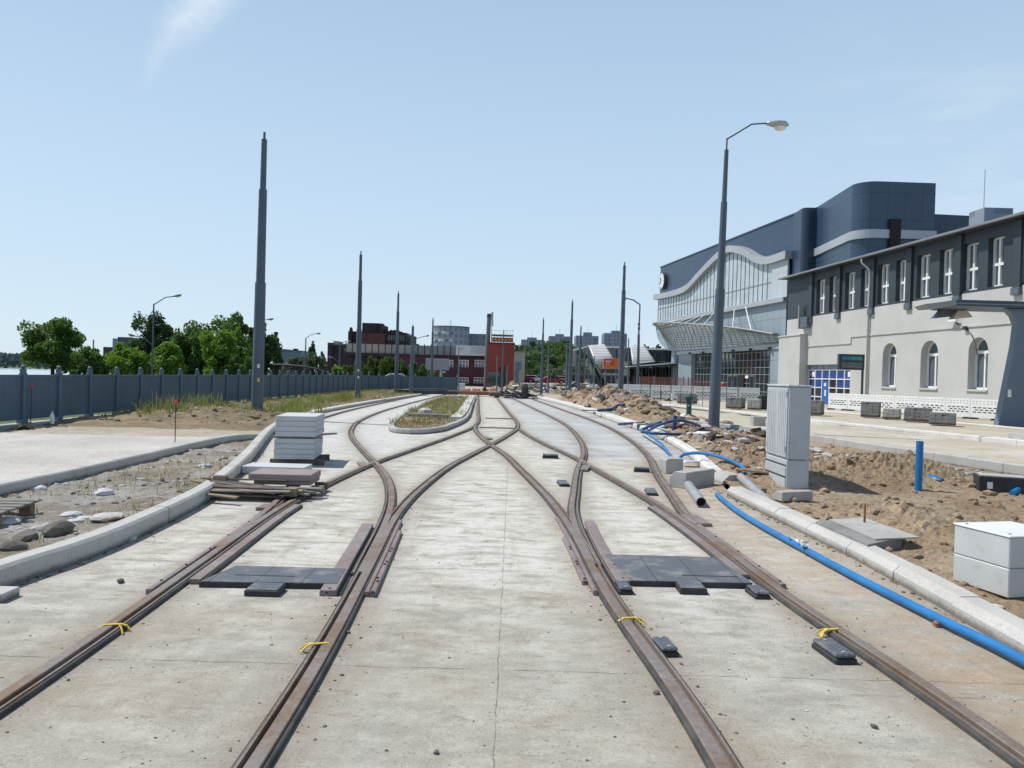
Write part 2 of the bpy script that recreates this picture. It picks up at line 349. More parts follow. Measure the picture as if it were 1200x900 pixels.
# ------------------------------------------------------------------ mesh building
class Fr:
    """local frame: s along a facade, o outwards, z up"""
    def __init__(s, P0, P1, left=True):
        d = Vector((P1[0]-P0[0], P1[1]-P0[1], 0)); s.L = d.length; d.normalize()
        n = Vector((-d.y, d.x, 0)) if left else Vector((d.y, -d.x, 0))
        s.m = Matrix(((d.x, n.x, 0, P0[0]), (d.y, n.y, 0, P0[1]), (0, 0, 1, 0), (0, 0, 0, 1)))
    def __call__(s, a, o, z): return s.m @ Vector((a, o, z))
def rz(loc, ang): return Matrix.Translation(Vector(loc)) @ Matrix.Rotation(ang, 4, 'Z')
class MB:
    def __init__(s): s.v = []; s.f = []; s.uv = []
    def add(s, verts, faces, uvs=None, m=None):
        o = len(s.v)
        s.v += [tuple(m @ Vector(p)) if m else tuple(p) for p in verts]
        for i, f in enumerate(faces):
            s.f.append([a+o for a in f])
            if uvs: s.uv.append(uvs[i])
            else:
                P = [Vector(verts[a]) for a in f]
                n = (P[1]-P[0]).cross(P[2]-P[0]) if len(P) > 2 else Vector((0, 0, 1))
                ax = max(range(3), key=lambda k: abs(n[k]))
                s.uv.append([(p.y, p.z) if ax == 0 else (p.x, p.z) if ax == 1 else (p.x, p.y) for p in P])
        return s
    def box(s, x0, x1, y0, y1, z0, z1, m=None):
        v = [(x, y, z) for z in (z0, z1) for y in (y0, y1) for x in (x0, x1)]
        f = [(0, 2, 3, 1), (4, 5, 7, 6), (0, 1, 5, 4), (2, 6, 7, 3), (0, 4, 6, 2), (1, 3, 7, 5)]
        return s.add(v, f, None, m)
    def rbox(s, x0, x1, y0, y1, z0, z1, b=.01, m=None):
        """box with bevelled edges"""
        X, Y, Z = (x0, x1), (y0, y1), (z0, z1); v = []; idx = {}
        for i in range(2):
            for j in range(2):
                for k in range(2):
                    sx, sy, sz = (1, -1)[i], (1, -1)[j], (1, -1)[k]
                    for a in range(3):
                        d = [b, b, b]; d[a] = 0
                        idx[(i, j, k, a)] = len(v); v.append((X[i]+sx*d[0], Y[j]+sy*d[1], Z[k]+sz*d[2]))
        f = []
        for a in range(3):
            for e in range(2):
                o = [t for t in range(3) if t != a]; q = []
                for p, r in ((0, 0), (1, 0), (1, 1), (0, 1)):
                    c = [0, 0, 0]; c[a] = e; c[o[0]] = p; c[o[1]] = r; q.append(idx[(*c, a)])
                f.append(q)
        for a in range(3):       # edges parallel to axis a
            o = [t for t in range(3) if t != a]
            for p in range(2):
                for r in range(2):
                    c0 = [0, 0, 0]; c0[o[0]] = p; c0[o[1]] = r; c1 = list(c0); c1[a] = 1
                    f.append([idx[(*c0, o[0])], idx[(*c0, o[1])], idx[(*c1, o[1])], idx[(*c1, o[0])]])
        for i in range(2):
            for j in range(2):
                for k in range(2): f.append([idx[(i, j, k, 0)], idx[(i, j, k, 1)], idx[(i, j, k, 2)]])
        return s.add(v, f, None, m)
    def cyl(s, p0, p1, r0, r1=None, n=12, cap=True, m=None):
        r1 = r0 if r1 is None else r1
        p0, p1 = Vector(p0), Vector(p1); d = (p1-p0).normalized()
        a = d.orthogonal().normalized(); c = d.cross(a); v = []
        for p, r in ((p0, r0), (p1, r1)):
            for i in range(n):
                t = 2*math.pi*i/n; v.append(p+(a*math.cos(t)+c*math.sin(t))*r)
        f = [(i, (i+1) % n, n+(i+1) % n, n+i) for i in range(n)]
        if cap: f += [tuple(range(n))[::-1], tuple(range(n, 2*n))]
        return s.add(v, f, None, m)
    def tube(s, pts, r, n=8, cap=True, m=None):
        pts = [Vector(p) for p in pts]; v = []; K = len(pts)
        rr = r if hasattr(r, '__len__') else [r]*K
        prev = None
        for i, p in enumerate(pts):
            d = (pts[min(i+1, K-1)]-pts[max(i-1, 0)]).normalized()
            a = d.orthogonal().normalized() if prev is None else (prev-d*prev.dot(d)).normalized()
            prev = a; c = d.cross(a)
            for k in range(n):
                t = 2*math.pi*k/n; v.append(p+(a*math.cos(t)+c*math.sin(t))*rr[i])
        f = [(i*n+k, i*n+(k+1) % n, (i+1)*n+(k+1) % n, (i+1)*n+k) for i in range(K-1) for k in range(n)]
        if cap: f += [tuple(range(n))[::-1], tuple(range((K-1)*n, K*n))]
        return s.add(v, f, None, m)
    def lathe(s, base, prof, n=16, m=None):
        """prof: (radius, z) from bottom to top around a vertical axis"""
        v = []; b = Vector(base)
        for r, z in prof:
            for k in range(n):
                t = 2*math.pi*(k+.5)/n; v.append(b+Vector((r*math.cos(t), r*math.sin(t), z)))
        K = len(prof)
        f = [(i*n+k, i*n+(k+1) % n, (i+1)*n+(k+1) % n, (i+1)*n+k) for i in range(K-1) for k in range(n)]
        f += [tuple(range(n))[::-1], tuple(range((K-1)*n, K*n))]
        return s.add(v, f, None, m)
    def prism(s, poly, z0, z1, m=None):
        """polygon (x,y) extruded in z; walls get UV along the perimeter"""
        n = len(poly); v = [(*p, z0) for p in poly]+[(*p, z1) for p in poly]
        f = []; uv = []; L = 0
        for i in range(n):
            j = (i+1) % n; d = math.dist(poly[i], poly[j])
            f.append((i, j, n+j, n+i)); uv.append([(L, z0), (L+d, z0), (L+d, z1), (L, z1)]); L += d
        f += [tuple(range(n))[::-1], tuple(range(n, 2*n))]; uv += [[poly[i] for i in range(n)][::-1], list(poly)]
        return s.add(v, f, uv, m)
    def slabz(s, poly, o0, o1, m=None):
        """polygon in (x,z) extruded along local y from o0 to o1"""
        n = len(poly); v = [(p[0], o0, p[1]) for p in poly]+[(p[0], o1, p[1]) for p in poly]
        f = [(i, (i+1) % n, n+(i+1) % n, n+i) for i in range(n)]+[tuple(range(n))[::-1], tuple(range(n, 2*n))]
        return s.add(v, f, None, m)
    def sweep(s, path, prof, closed=True, nrm=None):
        """profile (u,z) swept along a flat path; u to the right of travel"""
        K = len(path); n = len(prof); v = []; L = [0]
        for i in range(1, K): L.append(L[-1]+math.dist(path[i-1][:2], path[i][:2]))
        for i, p in enumerate(path):
            a, b = path[max(i-1, 0)], path[min(i+1, K-1)]
            d = Vector((b[0]-a[0], b[1]-a[1])).normalized(); r = Vector((d.y, -d.x))
            z = p[2] if len(p) > 2 else 0
            for u, h in prof: v.append((p[0]+r.x*u, p[1]+r.y*u, z+h))
        f = []; uv = []; m = n if closed else n-1
        for i in range(K-1):
            for k in range(m):
                q = (k+1) % n; f.append((i*n+k, i*n+q, (i+1)*n+q, (i+1)*n+k))
                uv.append([(L[i], k), (L[i], k+1), (L[i+1], k+1), (L[i+1], k)])
        if closed:
            f += [tuple(range(n)), tuple(range((K-1)*n, K*n))[::-1]]; uv += [[(0, 0)]*n, [(0, 0)]*n]
        return s.add(v, f, uv)
    def build(s, name, mat, parent=None, smooth=False, local=False, fix=True):
        me = bpy.data.meshes.new(name); me.from_pydata(s.v, [], s.f)
        ul = me.uv_layers.new(name='UVMap'); flat = [c for u in s.uv for p in u for c in p]
        if len(flat) == 2*len(me.loops): ul.data.foreach_set('uv', flat)
        if fix:
            bm = bmesh.new(); bm.from_mesh(me); bmesh.ops.recalc_face_normals(bm, faces=bm.faces); bm.to_mesh(me); bm.free()
        if smooth:
            me.polygons.foreach_set('use_smooth', [True]*len(me.polygons))
            if smooth != 'all':
                try: me.set_sharp_from_angle(angle=math.radians(38))
                except Exception: pass
        me.materials.append(M(mat) if isinstance(mat, str) else mat); me.update()
        o = bpy.data.objects.new(name, me); C.objects.link(o)
        if parent is not None:
            o.parent = parent
            if not local: o.matrix_parent_inverse = WM[parent.name].inverted()
            if not local: WM[o.name] = Matrix()
            else: WM[o.name] = WM.get(parent.name, Matrix()).copy()
        else: WM[o.name] = Matrix()
        return o
WM = {}
def tag(o, label, cat, group=None, kind=None):
    o['label'] = label; o['category'] = cat
    if group: o['group'] = group
    if kind: o['kind'] = kind
    return o
def struct(o): o['kind'] = 'structure'; return o
def thing(name, label, cat, loc=(0, 0, 0), ang=0.0, group=None):
    o = bpy.data.objects.new(name, None); C.objects.link(o); o.empty_display_size = .2
    o.location = Vector(loc); o.rotation_euler = (0, 0, ang); WM[o.name] = rz(loc, ang)
    return tag(o, label, cat, group)
def copy_thing(src, loc, ang, label, scale=None):
    r = src.copy(); C.objects.link(r); r.location = loc; r.rotation_euler = (0, 0, ang); r['label'] = label
    if scale: r.scale = scale
    for ch in list(src.children):
        c = ch.copy(); C.objects.link(c); c.parent = r
        for g in list(ch.children):
            d = g.copy(); C.objects.link(d); d.parent = c
    return r
def interp(pts, step=.3, smooth=3):
    """resample (y -> x) knots into a smooth curve, returns list of (x,y)"""
    ys = [p[1] for p in pts]; out = []; y = ys[0]
    def cr(p0, p1, p2, p3, t): return .5*((2*p1)+(-p0+p2)*t+(2*p0-5*p1+4*p2-p3)*t*t+(-p0+3*p1-3*p2+p3)*t**3)
    def at(y):
        for i in range(len(pts)-1):
            if y <= ys[i+1] or i == len(pts)-2:
                h = ys[i+1]-ys[i]; t = (y-ys[i])/h
                m = lambda k: (pts[min(k+1, len(pts)-1)][0]-pts[max(k-1, 0)][0])/(ys[min(k+1, len(pts)-1)]-ys[max(k-1, 0)])
                a, b = m(i)*h, m(i+1)*h; p, q = pts[i][0], pts[i+1][0]
                return (2*t**3-3*t*t+1)*p+(t**3-2*t*t+t)*a+(-2*t**3+3*t*t)*q+(t**3-t*t)*b
    while y < ys[-1]+1e-6: out.append([at(y), y]); y += step
    for _ in range(smooth):
        xs = [p[0] for p in out]
        for i in range(1, len(out)-1): out[i][0] = (xs[i-1]+2*xs[i]+xs[i+1])/4
    return [tuple(p) for p in out]
def offset(path, d, y0=-1e9, y1=1e9):
    """parallel curve, positive d to the right of travel"""
    o = []
    for i, p in enumerate(path):
        a, b = path[max(i-1, 0)], path[min(i+1, len(path)-1)]
        t = Vector((b[0]-a[0], b[1]-a[1])).normalized()
        q = (p[0]+t.y*d, p[1]-t.x*d)
        if y0 <= p[1] <= y1: o.append(q)
    return o
def poly2(pts, step=.4):
    """densify an open xy polyline with a rounded (Catmull-Rom) course"""
    out = []; P = [Vector(p) for p in pts]; n = len(P)
    for i in range(n-1):
        p0, p1, p2, p3 = P[max(i-1, 0)], P[i], P[i+1], P[min(i+2, n-1)]
        k = max(2, int((p2-p1).length/step))
        for j in range(k):
            t = j/k
            out.append(tuple(.5*((2*p1)+(-p0+p2)*t+(2*p0-5*p1+4*p2-p3)*t*t+(-p0+3*p1-3*p2+p3)*t**3)))
    out.append(tuple(P[-1])); return out
def fbm(x, y, s=1.0, oct=5, seed=0.0):
    a, f, t = 1.0, s, 0.0
    for _ in range(oct): t += a*noise.noise(Vector((x*f, y*f, seed))); a *= .5; f *= 2.05
    return t
# ================================================================== SETTING
def sheet(name, poly, z, mat):
    o = MB(); o.prism(poly, -.06-z*.05 if z > .1 else z-.02, z); return struct(o.build(name, mat))
def grid(name, mat, x0, x1, y0, y1, st, hf, inside=None, smooth=True):
    """displaced ground sheet: hf(x,y) -> z"""
    nx, ny = int((x1-x0)/st)+1, int((y1-y0)/st)+1
    v = []; f = []; idx = {}
    for j in range(ny):
        for i in range(nx):
            x, y = x0+i*st, y0+j*st
            if inside is None or inside(x, y): idx[(i, j)] = len(v); v.append((x, y, hf(x, y)))
    for j in range(ny-1):
        for i in range(nx-1):
            q = [idx.get(k) for k in ((i, j), (i+1, j), (i+1, j+1), (i, j+1))]
            if None not in q: f.append(q)
    o = MB(); o.v = v; o.f = f; o.uv = [[(v[a][0], v[a][1]) for a in q] for q in f]
    return struct(o.build(name, mat, smooth='all' if smooth else False, fix=False))
def lerp_tab(tab, y):
    if y <= tab[0][1]: return tab[0][0]
    for (xa, ya), (xb, yb) in zip(tab, tab[1:]):
        if y <= yb: return xa+(xb-xa)*(y-ya)/(yb-ya)
    return tab[-1][0]
KL = [(-4.25, -3), (-4.05, 3), (-3.93, 5.94), (-3.82, 6.8), (-3.80, 7.83), (-3.96, 9.99), (-4.37, 12.21), (-5.12, 15.48), (-6.58, 21.42), (-7.51, 26.64)]
KLO = [(-7.51, 26.64), (-7.78, 31), (-7.82, 38), (-7.65, 46), (-7.1, 60), (-6.6, 72)]
KR = [(3.25, -3), (3.38, 2), (3.46, 5.1), (3.5, 6.19), (3.54, 7.84), (3.48, 9.63), (3.40, 12.03)]
KR2 = [(3.66, 13.9), (3.95, 16.2), (4.26, 18.97), (4.55, 23.81), (4.33, 27.57), (4.15, 32.17), (3.90, 38.61), (3.24, 48.07), (1.75, 63.1)]
left = KL+KLO[1:]; right = KR+KR2
# ground to the horizon, lower than the site
g = MB(); g.add([(6000*math.cos(t*math.pi/24), 6000*math.sin(t*math.pi/24), -4.3) for t in range(48)], [tuple(range(48))]); struct(g.build('ground', 'far_ground', fix=False))
sheet('site_ground', [(-14.6, -20), (300, -20), (300, 620), (-60, 620), (-60, 150), (-14.6, 84)], -.10, 'site_ground')
sheet('river_bank', [(-66, 62), (-14.6, 20), (-14.6, 84), (-40, 150), (-30, 400), (-90, 400), (-72, 110)], -1.2, 'far_ground')
w = MB(); w.add([(-900, 40, -4.0), (-40, 40, -4.0), (-60, 320, -4.0), (-130, 645, -4.0), (-900, 645, -4.0)], [(0, 1, 2, 3, 4)]); struct(w.build('river', 'river_water', fix=False))
# concrete track bed
# (built after the rails are laid out, see below)
# pavement at the left
sheet('pavement', [(-14.2, -3), (-6.82, -3), (-6.82, 18.2), (-7.4, 18.9), (-14.0, 18.4)], .05, 'pavement_concrete')
sheet('dusty_pavement', [(-13.3, 18.405), (-7.4, 18.905), (-6.45, 20.2), (-7.0, 22.5), (-13.3, 22.5)], .035, 'site_ground')
# rubble bed between pavement kerb and track kerb
def in_bed(x, y): return -6.75 < x < lerp_tab(left, y)-.12
def h_bed(x, y): return .0+.05*fbm(x, y, 1.2, 4)+.04*abs(fbm(x, y, 4.5, 4, 3.0))
grid('rubble_bed', 'rubble_soil', -6.75, -3.9, 2.5, 20, .055, h_bed, in_bed, False)
# verge along the fence with a bank of dug soil
def in_verge(x, y): return x < lerp_tab(left, y)-.15 and x > -13.25 and y > 20.6
def h_verge(x, y):
    e = math.exp(-((x+9.9)/1.5)**2-((y-26.0)/1.6)**2)*.30+math.exp(-((x+11.6)/1.3)**2-((y-27)/2)**2)*.15
    edge = min(1, max(0, (lerp_tab(left, y)-.15-x)/.5))*min(1, max(0, (y-21.0)/1.6))
    return .015+.045*min(1, max(0, (y-21)/1.5))+edge*(.05+e*(1+.3*fbm(x, y, 2, 4))+.09*fbm(x, y, 1.1, 5)+.05*abs(fbm(x, y, 5, 3, 9)))
grid('verge', 'verge_soil', -13.25, -6.4, 20.5, 74, .13, h_verge, in_verge, False)
# dug trench side beside the fence plinth
def h_tr(x, y): return -.02-.10*max(0, 1-abs(x+13.0)/.5)+.16*max(0, fbm(x, y, 1.3, 4, 5))*math.exp(-((y-20.4)/1.8)**2)*1.6+.03*fbm(x, y, 5, 3)+.05
grid('trench_edge', 'verge_soil', -13.3, -11.6, 15, 23, .08, h_tr, lambda x, y: x < -12.3+.35*fbm(y, 0, .8, 3), False)
# brown earth at the right
HEAPS = [(5.2, 16.6, 1.1, 1.6, .34), (6.6, 14.6, 1.2, .9, .27), (7.6, 14.2, 1.0, .7, .22), (9.9, 13.4, .6, .6, .15), (5.0, 20.5, .9, 2.2, .22), (6.4, 18.6, 1.2, 1.2, .2),
         (5.1, 13.6, .8, .7, .16), (4.3, 15.4, .6, .8, .2), (4.9, 9.7, .7, .8, .16), (5.4, 7.5, 1.0, .8, .12), (6.4, 9.0, 1.2, .8, .14), (6.0, 24.5, 1.2, 1.6, .2), (5.7, 31, 1.2, 2.6, .45), (6.0, 36, 1.0, 3, .75), (5.3, 41.5, 1.0, 3.0, 1.05), (4.6, 46, .8, 3.0, .7), (6.9, 40, .8, 2.5, .6), (7.4, 47, 1.4, 3.4, .5), (4.3, 52, .9, 3, .8)]
def h_earth(x, y):
    k = lerp_tab(right, y); d = x-k-.2
    e = sum(a*math.exp(-((x-cx)/sx)**2-((y-cy)/sy)**2) for cx, cy, sx, sy, a in HEAPS)
    rough = .30+min(1.3, e*3.4)
    z = .035+e*(1+.32*fbm(x, y, 2.1, 4))+rough*(.045*fbm(x, y, 1.3, 5)+.10*abs(fbm(x, y, 4.2, 4, 2))+.055*abs(fbm(x, y, 12, 3, 7)))
    edge = min(1, max(0, d/.35)); z = z*edge+.07*(1-edge)
    out = max(0, min(1, (x-(10.2-.12*(y-14)*.8))/1.2))                      # sinks below the dusty road further right
    return z*(1-out)-.12*out
def in_earth(x, y):
    if x < lerp_tab(right, y)+.12: return False
    return x < 11.5-.1*(y-14)
grid('earth', 'brown_earth', 3.4, 12.2, 3.0, 24, .05, h_earth, in_earth, False)
grid('earth_far', 'brown_earth', 1.8, 11.0, 23.95, 58, .16, h_earth, in_earth, False)
# dusty road beyond, in terraces held by low kerbs
RB = [(5.6, 33.4), (6.9, 29.6), (8.15, 26.6), (9.05, 23.3), (9.45, 20.8), (10.45, 15.6), (11.6, 9), (12.8, 2)]
RA = [(9.2, 52), (11.9, 41.1), (12.95, 33.4), (13.8, 31), (15.75, 23.6), (18.9, 12), (21, 4)]
RU = [(10.6, 70), (15.2, 56), (18.1, 45.7), (18.9, 42.3), (20.85, 31.7), (22.5, 22), (24.6, 8)]
def strip2(name, a, b, z, mat):
    A_, B_ = sorted(a, key=lambda p: p[1]), sorted(b, key=lambda p: p[1]); y0, y1 = max(A_[0][1], B_[0][1]), min(A_[-1][1], B_[-1][1]); n = 60; o = MB()
    for i in range(n+1):
        y = y0+(y1-y0)*i/n; o.v += [(lerp_tab(A_, y), y, z), (lerp_tab(B_, y), y, z)]
    o.f = [(2*i, 2*i+1, 2*i+3, 2*i+2) for i in range(n)]; o.uv = [[(0, 0)]*4]*n
    return struct(o.build(name, mat, fix=False))
strip2('dusty_verge', [(x-4, y) for x, y in RB[2:]], RB[2:], -.03, 'pale_dust')
strip2('road', [(5.0, 60)]+RB, [(7.5, 60)]+RA, .04, 'pale_dust')
strip2('road_far_lane', [(7.5, 60)]+RA, RU, .12, 'pale_dust')
sheet('station_forecourt', [(x-.12, y) for x, y in RU]+[(60, 8), (60, 130), (6, 130), (6, 62)], .17, 'site_ground')

# ================================================================== KERBS
def kerb(name, label, path, prof, mat, L=1.0, gap=.007, step=.25):
    P = poly2(path, .2); o = MB(); cum = [0]
    for a, b in zip(P, P[1:]): cum.append(cum[-1]+math.dist(a, b))
    def at(s):
        for i in range(len(P)-1):
            if s <= cum[i+1] or i == len(P)-2:
                t = (s-cum[i])/max(1e-9, cum[i+1]-cum[i]); return (P[i][0]+(P[i+1][0]-P[i][0])*t, P[i][1]+(P[i+1][1]-P[i][1])*t)
    s = 0
    while s < cum[-1]-.05:
        e = min(s+L, cum[-1]); k = max(2, int((e-s)/step)+1); dz = random.uniform(-.004, .004); dx = random.uniform(-.005, .005)
        pts = [at(s+gap/2+(e-s-gap)*i/(k-1)) for i in range(k)]
        o.sweep(pts, [(u+dx, h+dz) for u, h in prof]); s = e
    return tag(o.build(name, mat), label, 'kerb', 'kerb runs beside the tracks')
PL = [(0, -.1), (0, .165), (-.025, .19), (-.17, .19), (-.19, .175), (-.19, -.1)]
kerb('kerb', 'long curving kerb of speckled grey stone between the rubble bed and the left track', KL, PL, 'kerb_stone', 1.95)
kerb('kerb', 'pale kerb along the outer side of the far left track, beside the weedy verge', KLO, [(0, -.1), (0, .13), (-.02, .15), (-.26, .15), (-.28, .13), (-.28, -.1)], 'kerb_white', 2.0)
kerb('kerb', 'straight kerb edging the pale pavement behind the rubble bed', [(-6.65, -3), (-6.66, 6), (-6.62, 12.4), (-6.66, 15), (-6.7, 17.2), (-6.55, 18.5), (-6.15, 18.95)], [(0, -.1), (0, .15), (-.02, .17), (-.13, .17), (-.15, .15), (-.15, -.1)], 'kerb_stone', 1.0)
kerb('kerb', 'chamfered kerb of rough grey stone with the blue pipe lying along it', KR, [(0, -.1), (0, .085), (.06, .145), (.21, .15), (.22, .14), (.22, -.1)], 'kerb_stone', 1.0)
kerb('kerb', 'short pale kerb run starting at the loose concrete blocks, right of the tracks', KR2[:4], [(0, -.1), (0, .12), (.05, .165), (.2, .165), (.21, .15), (.21, -.1)], 'kerb_white', 1.0)
kerb('kerb', 'wide bright white kerb along the far right track below the soil heaps', KR2[3:], [(.02, -.1), (.02, .17), (.05, .20), (.40, .21), (.42, .19), (.42, -.1)], 'kerb_white', 2.0)
ISL = [(-4.9, 57), (-4.77, 41.1), (-4.36, 30.4), (-3.95, 25.2), (-3.62, 23.0), (-3.2, 22.25), (-2.7, 22.15), (-2.25, 22.9), (-1.95, 24.4), (-1.68, 28.9), (-1.86, 36), (-2.32, 48), (-2.65, 57)]
kerb('kerb', 'kerb ring around the tapering weedy island between the far tracks', ISL, [(0, -.1), (0, .13), (-.02, .15), (-.16, .15), (-.18, .13), (-.18, -.1)], 'kerb_grey', 1.0)
kerb('kerb', 'broad white capping on the right side of the weedy island', [(-2.0, 28.2), (-2.1, 34), (-2.55, 46), (-2.85, 56)], [(.18, .1), (.18, .21), (-.22, .21), (-.22, .1)], 'kerb_white', 2.0)
kerb('kerb', 'low grey road kerb behind the soil heaps, nearest of the three road kerbs', RB, [(0, -.1), (0, .22), (-.03, .25), (-.12, .25), (-.14, .22), (-.14, -.1)], 'kerb_grey', 1.0)
kerb('kerb', 'pale road kerb running across the middle of the dusty road', RA, [(0, -.1), (0, .2), (-.03, .22), (-.28, .22), (-.3, .2), (-.3, -.1)], 'kerb_white', 1.0)
kerb('kerb', 'flat pale kerb at the edge of the forecourt, in front of the paver pallets', RU, [(0, -.1), (0, .2), (-.03, .225), (-.16, .225), (-.18, .2), (-.18, -.1)], 'kerb_white', 1.0)
# island soil
def in_isl(x, y):
    lo = lerp_tab([(-3.0, 22.3), (-3.5, 23.1), (-3.85, 25.2), (-4.26, 30.4), (-4.67, 41.1), (-4.8, 57)], y); hi = lerp_tab([(-2.95, 22.3), (-2.4, 22.9), (-2.08, 24.4), (-1.8, 28.9), (-1.96, 36), (-2.42, 48), (-2.75, 57)], y)
    return lo < x < hi
grid('island_soil', 'verge_soil', -4.9, -1.7, 22.2, 56.5, .12, lambda x, y: .10+.05*fbm(x, y, 1.5, 4)+.06*abs(fbm(x, y, 5, 3)), in_isl, False)

# ================================================================== TRAMWAY TRACKS
KR_ = (1.78-.045)/(1.78-.1)      # rail tops lie 45 mm above the concrete
G = .7175*KR_
def sc_(P): return [(x*KR_, y*KR_) for x, y in P]
LB = interp(sc_([(-1.80, 3.8-7), (-1.80, 3.8), (-1.99, 7), (-2.22, 9.7), (-2.62, 12), (-3.16, 14), (-3.90, 16.5), (-4.74, 19.5), (-5.30, 22), (-5.88, 26), (-6.28, 32.6), (-6.36, 40), (-6.3, 52), (-6.0, 71)]))
LM = interp(sc_([(-1.79, -3.2), (-1.79, 3.8), (-1.94, 7), (-2.05, 9), (-2.03, 11), (-1.83, 14), (-1.57, 16), (-1.15, 19), (-.83, 21.5), (-.53, 24.5), (-.48, 28), (-.80, 35), (-1.68, 55), (-2.4, 71)]))
RM = interp(sc_([(1.72, -3.2), (1.70, 3.6), (1.52, 6), (1.46, 8), (1.32, 10.3), (1.10, 12.4), (.91, 14), (.63, 16.4), (.2, 19), (-.2, 22), (-.42, 24.5), (-.485, 28)]))
RO = interp(sc_([(1.72, -3.2), (1.70, 3.6), (1.54, 6), (1.49, 8), (1.53, 9.7), (1.66, 11), (1.97, 14), (2.36, 17), (2.62, 21), (2.68, 27), (2.40, 33), (2.06, 38), (.95, 55), (0, 69)]))
# concrete sheet with a per-vertex dirt value that grows towards the rails
yy = [-3+i*.2 for i in range(376)]; NC = 70; o = MB(); dirt = []
tabs = [([(x, y) for x, y in offset(p_, sd_*G)], y0_) for p_, y0_ in ((LB, 8.3), (LM, -5), (RM, -5), (RO, 8.2)) for sd_ in (-1, 1)]
for y in yy:
    xs = [lerp_tab(tb_, y) for tb_, y0_ in tabs if y >= y0_ and y <= tb_[-1][1]]; xl, xr = lerp_tab(left, y)-.1, lerp_tab(right, y)+.1
    for k in range(NC):
        x = xl+(xr-xl)*k/(NC-1); o.v.append((x, y, 0.0)); d_ = min((abs(x-q) for q in xs), default=9); e_ = min(abs(x-xl), abs(x-xr)); dirt.append(max(math.exp(-(d_/.24)**2), .8*math.exp(-(e_/.30)**2)))
o.f = [(j*NC+k, j*NC+k+1, (j+1)*NC+k+1, (j+1)*NC+k) for j in range(len(yy)-1) for k in range(NC-1)]; o.uv = [[(0, 0)]*4]*len(o.f)
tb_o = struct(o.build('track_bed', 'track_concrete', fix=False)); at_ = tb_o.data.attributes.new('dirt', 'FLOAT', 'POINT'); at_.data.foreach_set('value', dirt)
def rail(parent, path, side, y0, y1, dz=0.0, steelm='rail_steel'):
    """one grooved rail: head outside, groove and lip on the gauge side, in a rubber casing"""
    base = offset(path, side*G, y0, y1); s = -side          # s: direction towards the gauge side
    head = [(-.050, .0), (-.050, .041), (-.046, .045), (.018, .045), (.023, .041), (.023, .008), (.052, .006), (.054, .037), (.068, .038), (.070, .0)]
    head = [(u, h+dz) for u, h in head]
    cas = [(-.076, -.01), (-.073, .024), (-.066, .029), (-.0505, .031), (-.0505, .002), (.0705, .002), (.0705, .031), (.084, .028), (.089, .022), (.092, -.01)]
    cas = [(u, h+dz) for u, h in cas]
    a = MB(); a.sweep(base, [(u*s, h) for u, h in head])
    r = a.build('rail', steelm, parent)
    b = MB(); b.sweep(base, [(u*s, h) for u, h in cas]); b.build('rubber_casing', 'rubber_casing', r)
    return r
def track(label, path, y0, y1, dz=0.0):
    t = thing('tram_track', label, 'tram track', (path[len(path)//2][0], path[len(path)//2][1], 0), 0, 'tram tracks of the junction')
    rail(t, path, -1, y0[0], y1[0], dz); rail(t, path, 1, y0[1], y1[1], dz); return t
tA = track('track bending away to the left past the slab stack and behind the weedy island', LB, (7.4, 6.5), (72, 72), -.003)
tB = track('near left track in the foreground, crossing over to the middle line beyond', LM, (-3, -3), (72, 72))
tC = track('near right track in the foreground, crossing over leftwards to the middle line', RM, (-3, -3), (26.5, 25.5))
tD = track('track bending off to the right onto the newer grey concrete beside the white kerb', RO, (6.9, 7.4), (64, 64), -.003)
# machined turnout castings: flat dark-red steel strips beside the rails
def strip(parent, path, a, b, y0, y1, z1=.043, name='casting', mat='turnout_steel', z0=-.01, cut=.0):
    base = offset(path, 0, y0*KR_, y1*KR_); o = MB()
    o.sweep(base, [(a, z0), (a, z1-.006), (a+.006, z1), (b-.006, z1), (b, z1-.006), (b, z0)]); return o.build(name, mat, parent)
def bolts(parent, path, off, ys, z=.044):
    for y in ys:
        y *= KR_; q = min(path, key=lambda p: abs(p[1]-y)); o = MB(); o.cyl((q[0]+off, y, z-.01), (q[0]+off, y, z+.006), .012, n=6); o.build('bolt', 'black_rubber', parent)
# left turnout, outer side
strip(tB, LM, -G-.125, -G-.078, 5.75, 9.0); strip(tB, LM, -G+.095, -G+.19, 6.05, 9.7); strip(tB, LM, -G+.19, -G+.21, 5.9, 9.6, .03, 'filler', 'rubber_casing')
pass
strip(tB, LM, -G-.30, -G-.12, 9.1, 9.7, .04); strip(tB, LM, -G+.095, -G+.21, 5.72, 6.0, .04)
# left turnout, inner side: tongue, gap, check casting
strip(tB, LB, G-.245, G-.115, 5.72, 8.7, .046); strip(tB, LB, G-.112, G-.07, 5.74, 8.2, .006, 'groove_shade', 'door_dark')  # near-black strip paints the shade of the gap beside the rail
strip(tB, LM, G+.078, G+.115, 5.72, 9.0); strip(tB, LM, G+.12, G+.165, 5.72, 8.4, .04); strip(tB, LM, G+.165, G+.28, 7.55, 7.85, .05, 'lug')
bolts(tB, LM, G+.142, (5.85, 6.15, 6.25, 6.7, 6.8, 7.2, 7.3)); bolts(tB, LM, -G-.10, (6.0, 6.5, 7.1, 7.7, 8.4)); bolts(tB, LB, G-.18, (5.8, 5.9, 6.3))
strip(tB, LM, G-.24, G-.12, 5.66, 5.715, .03, 'end_plate', 'black_rubber')
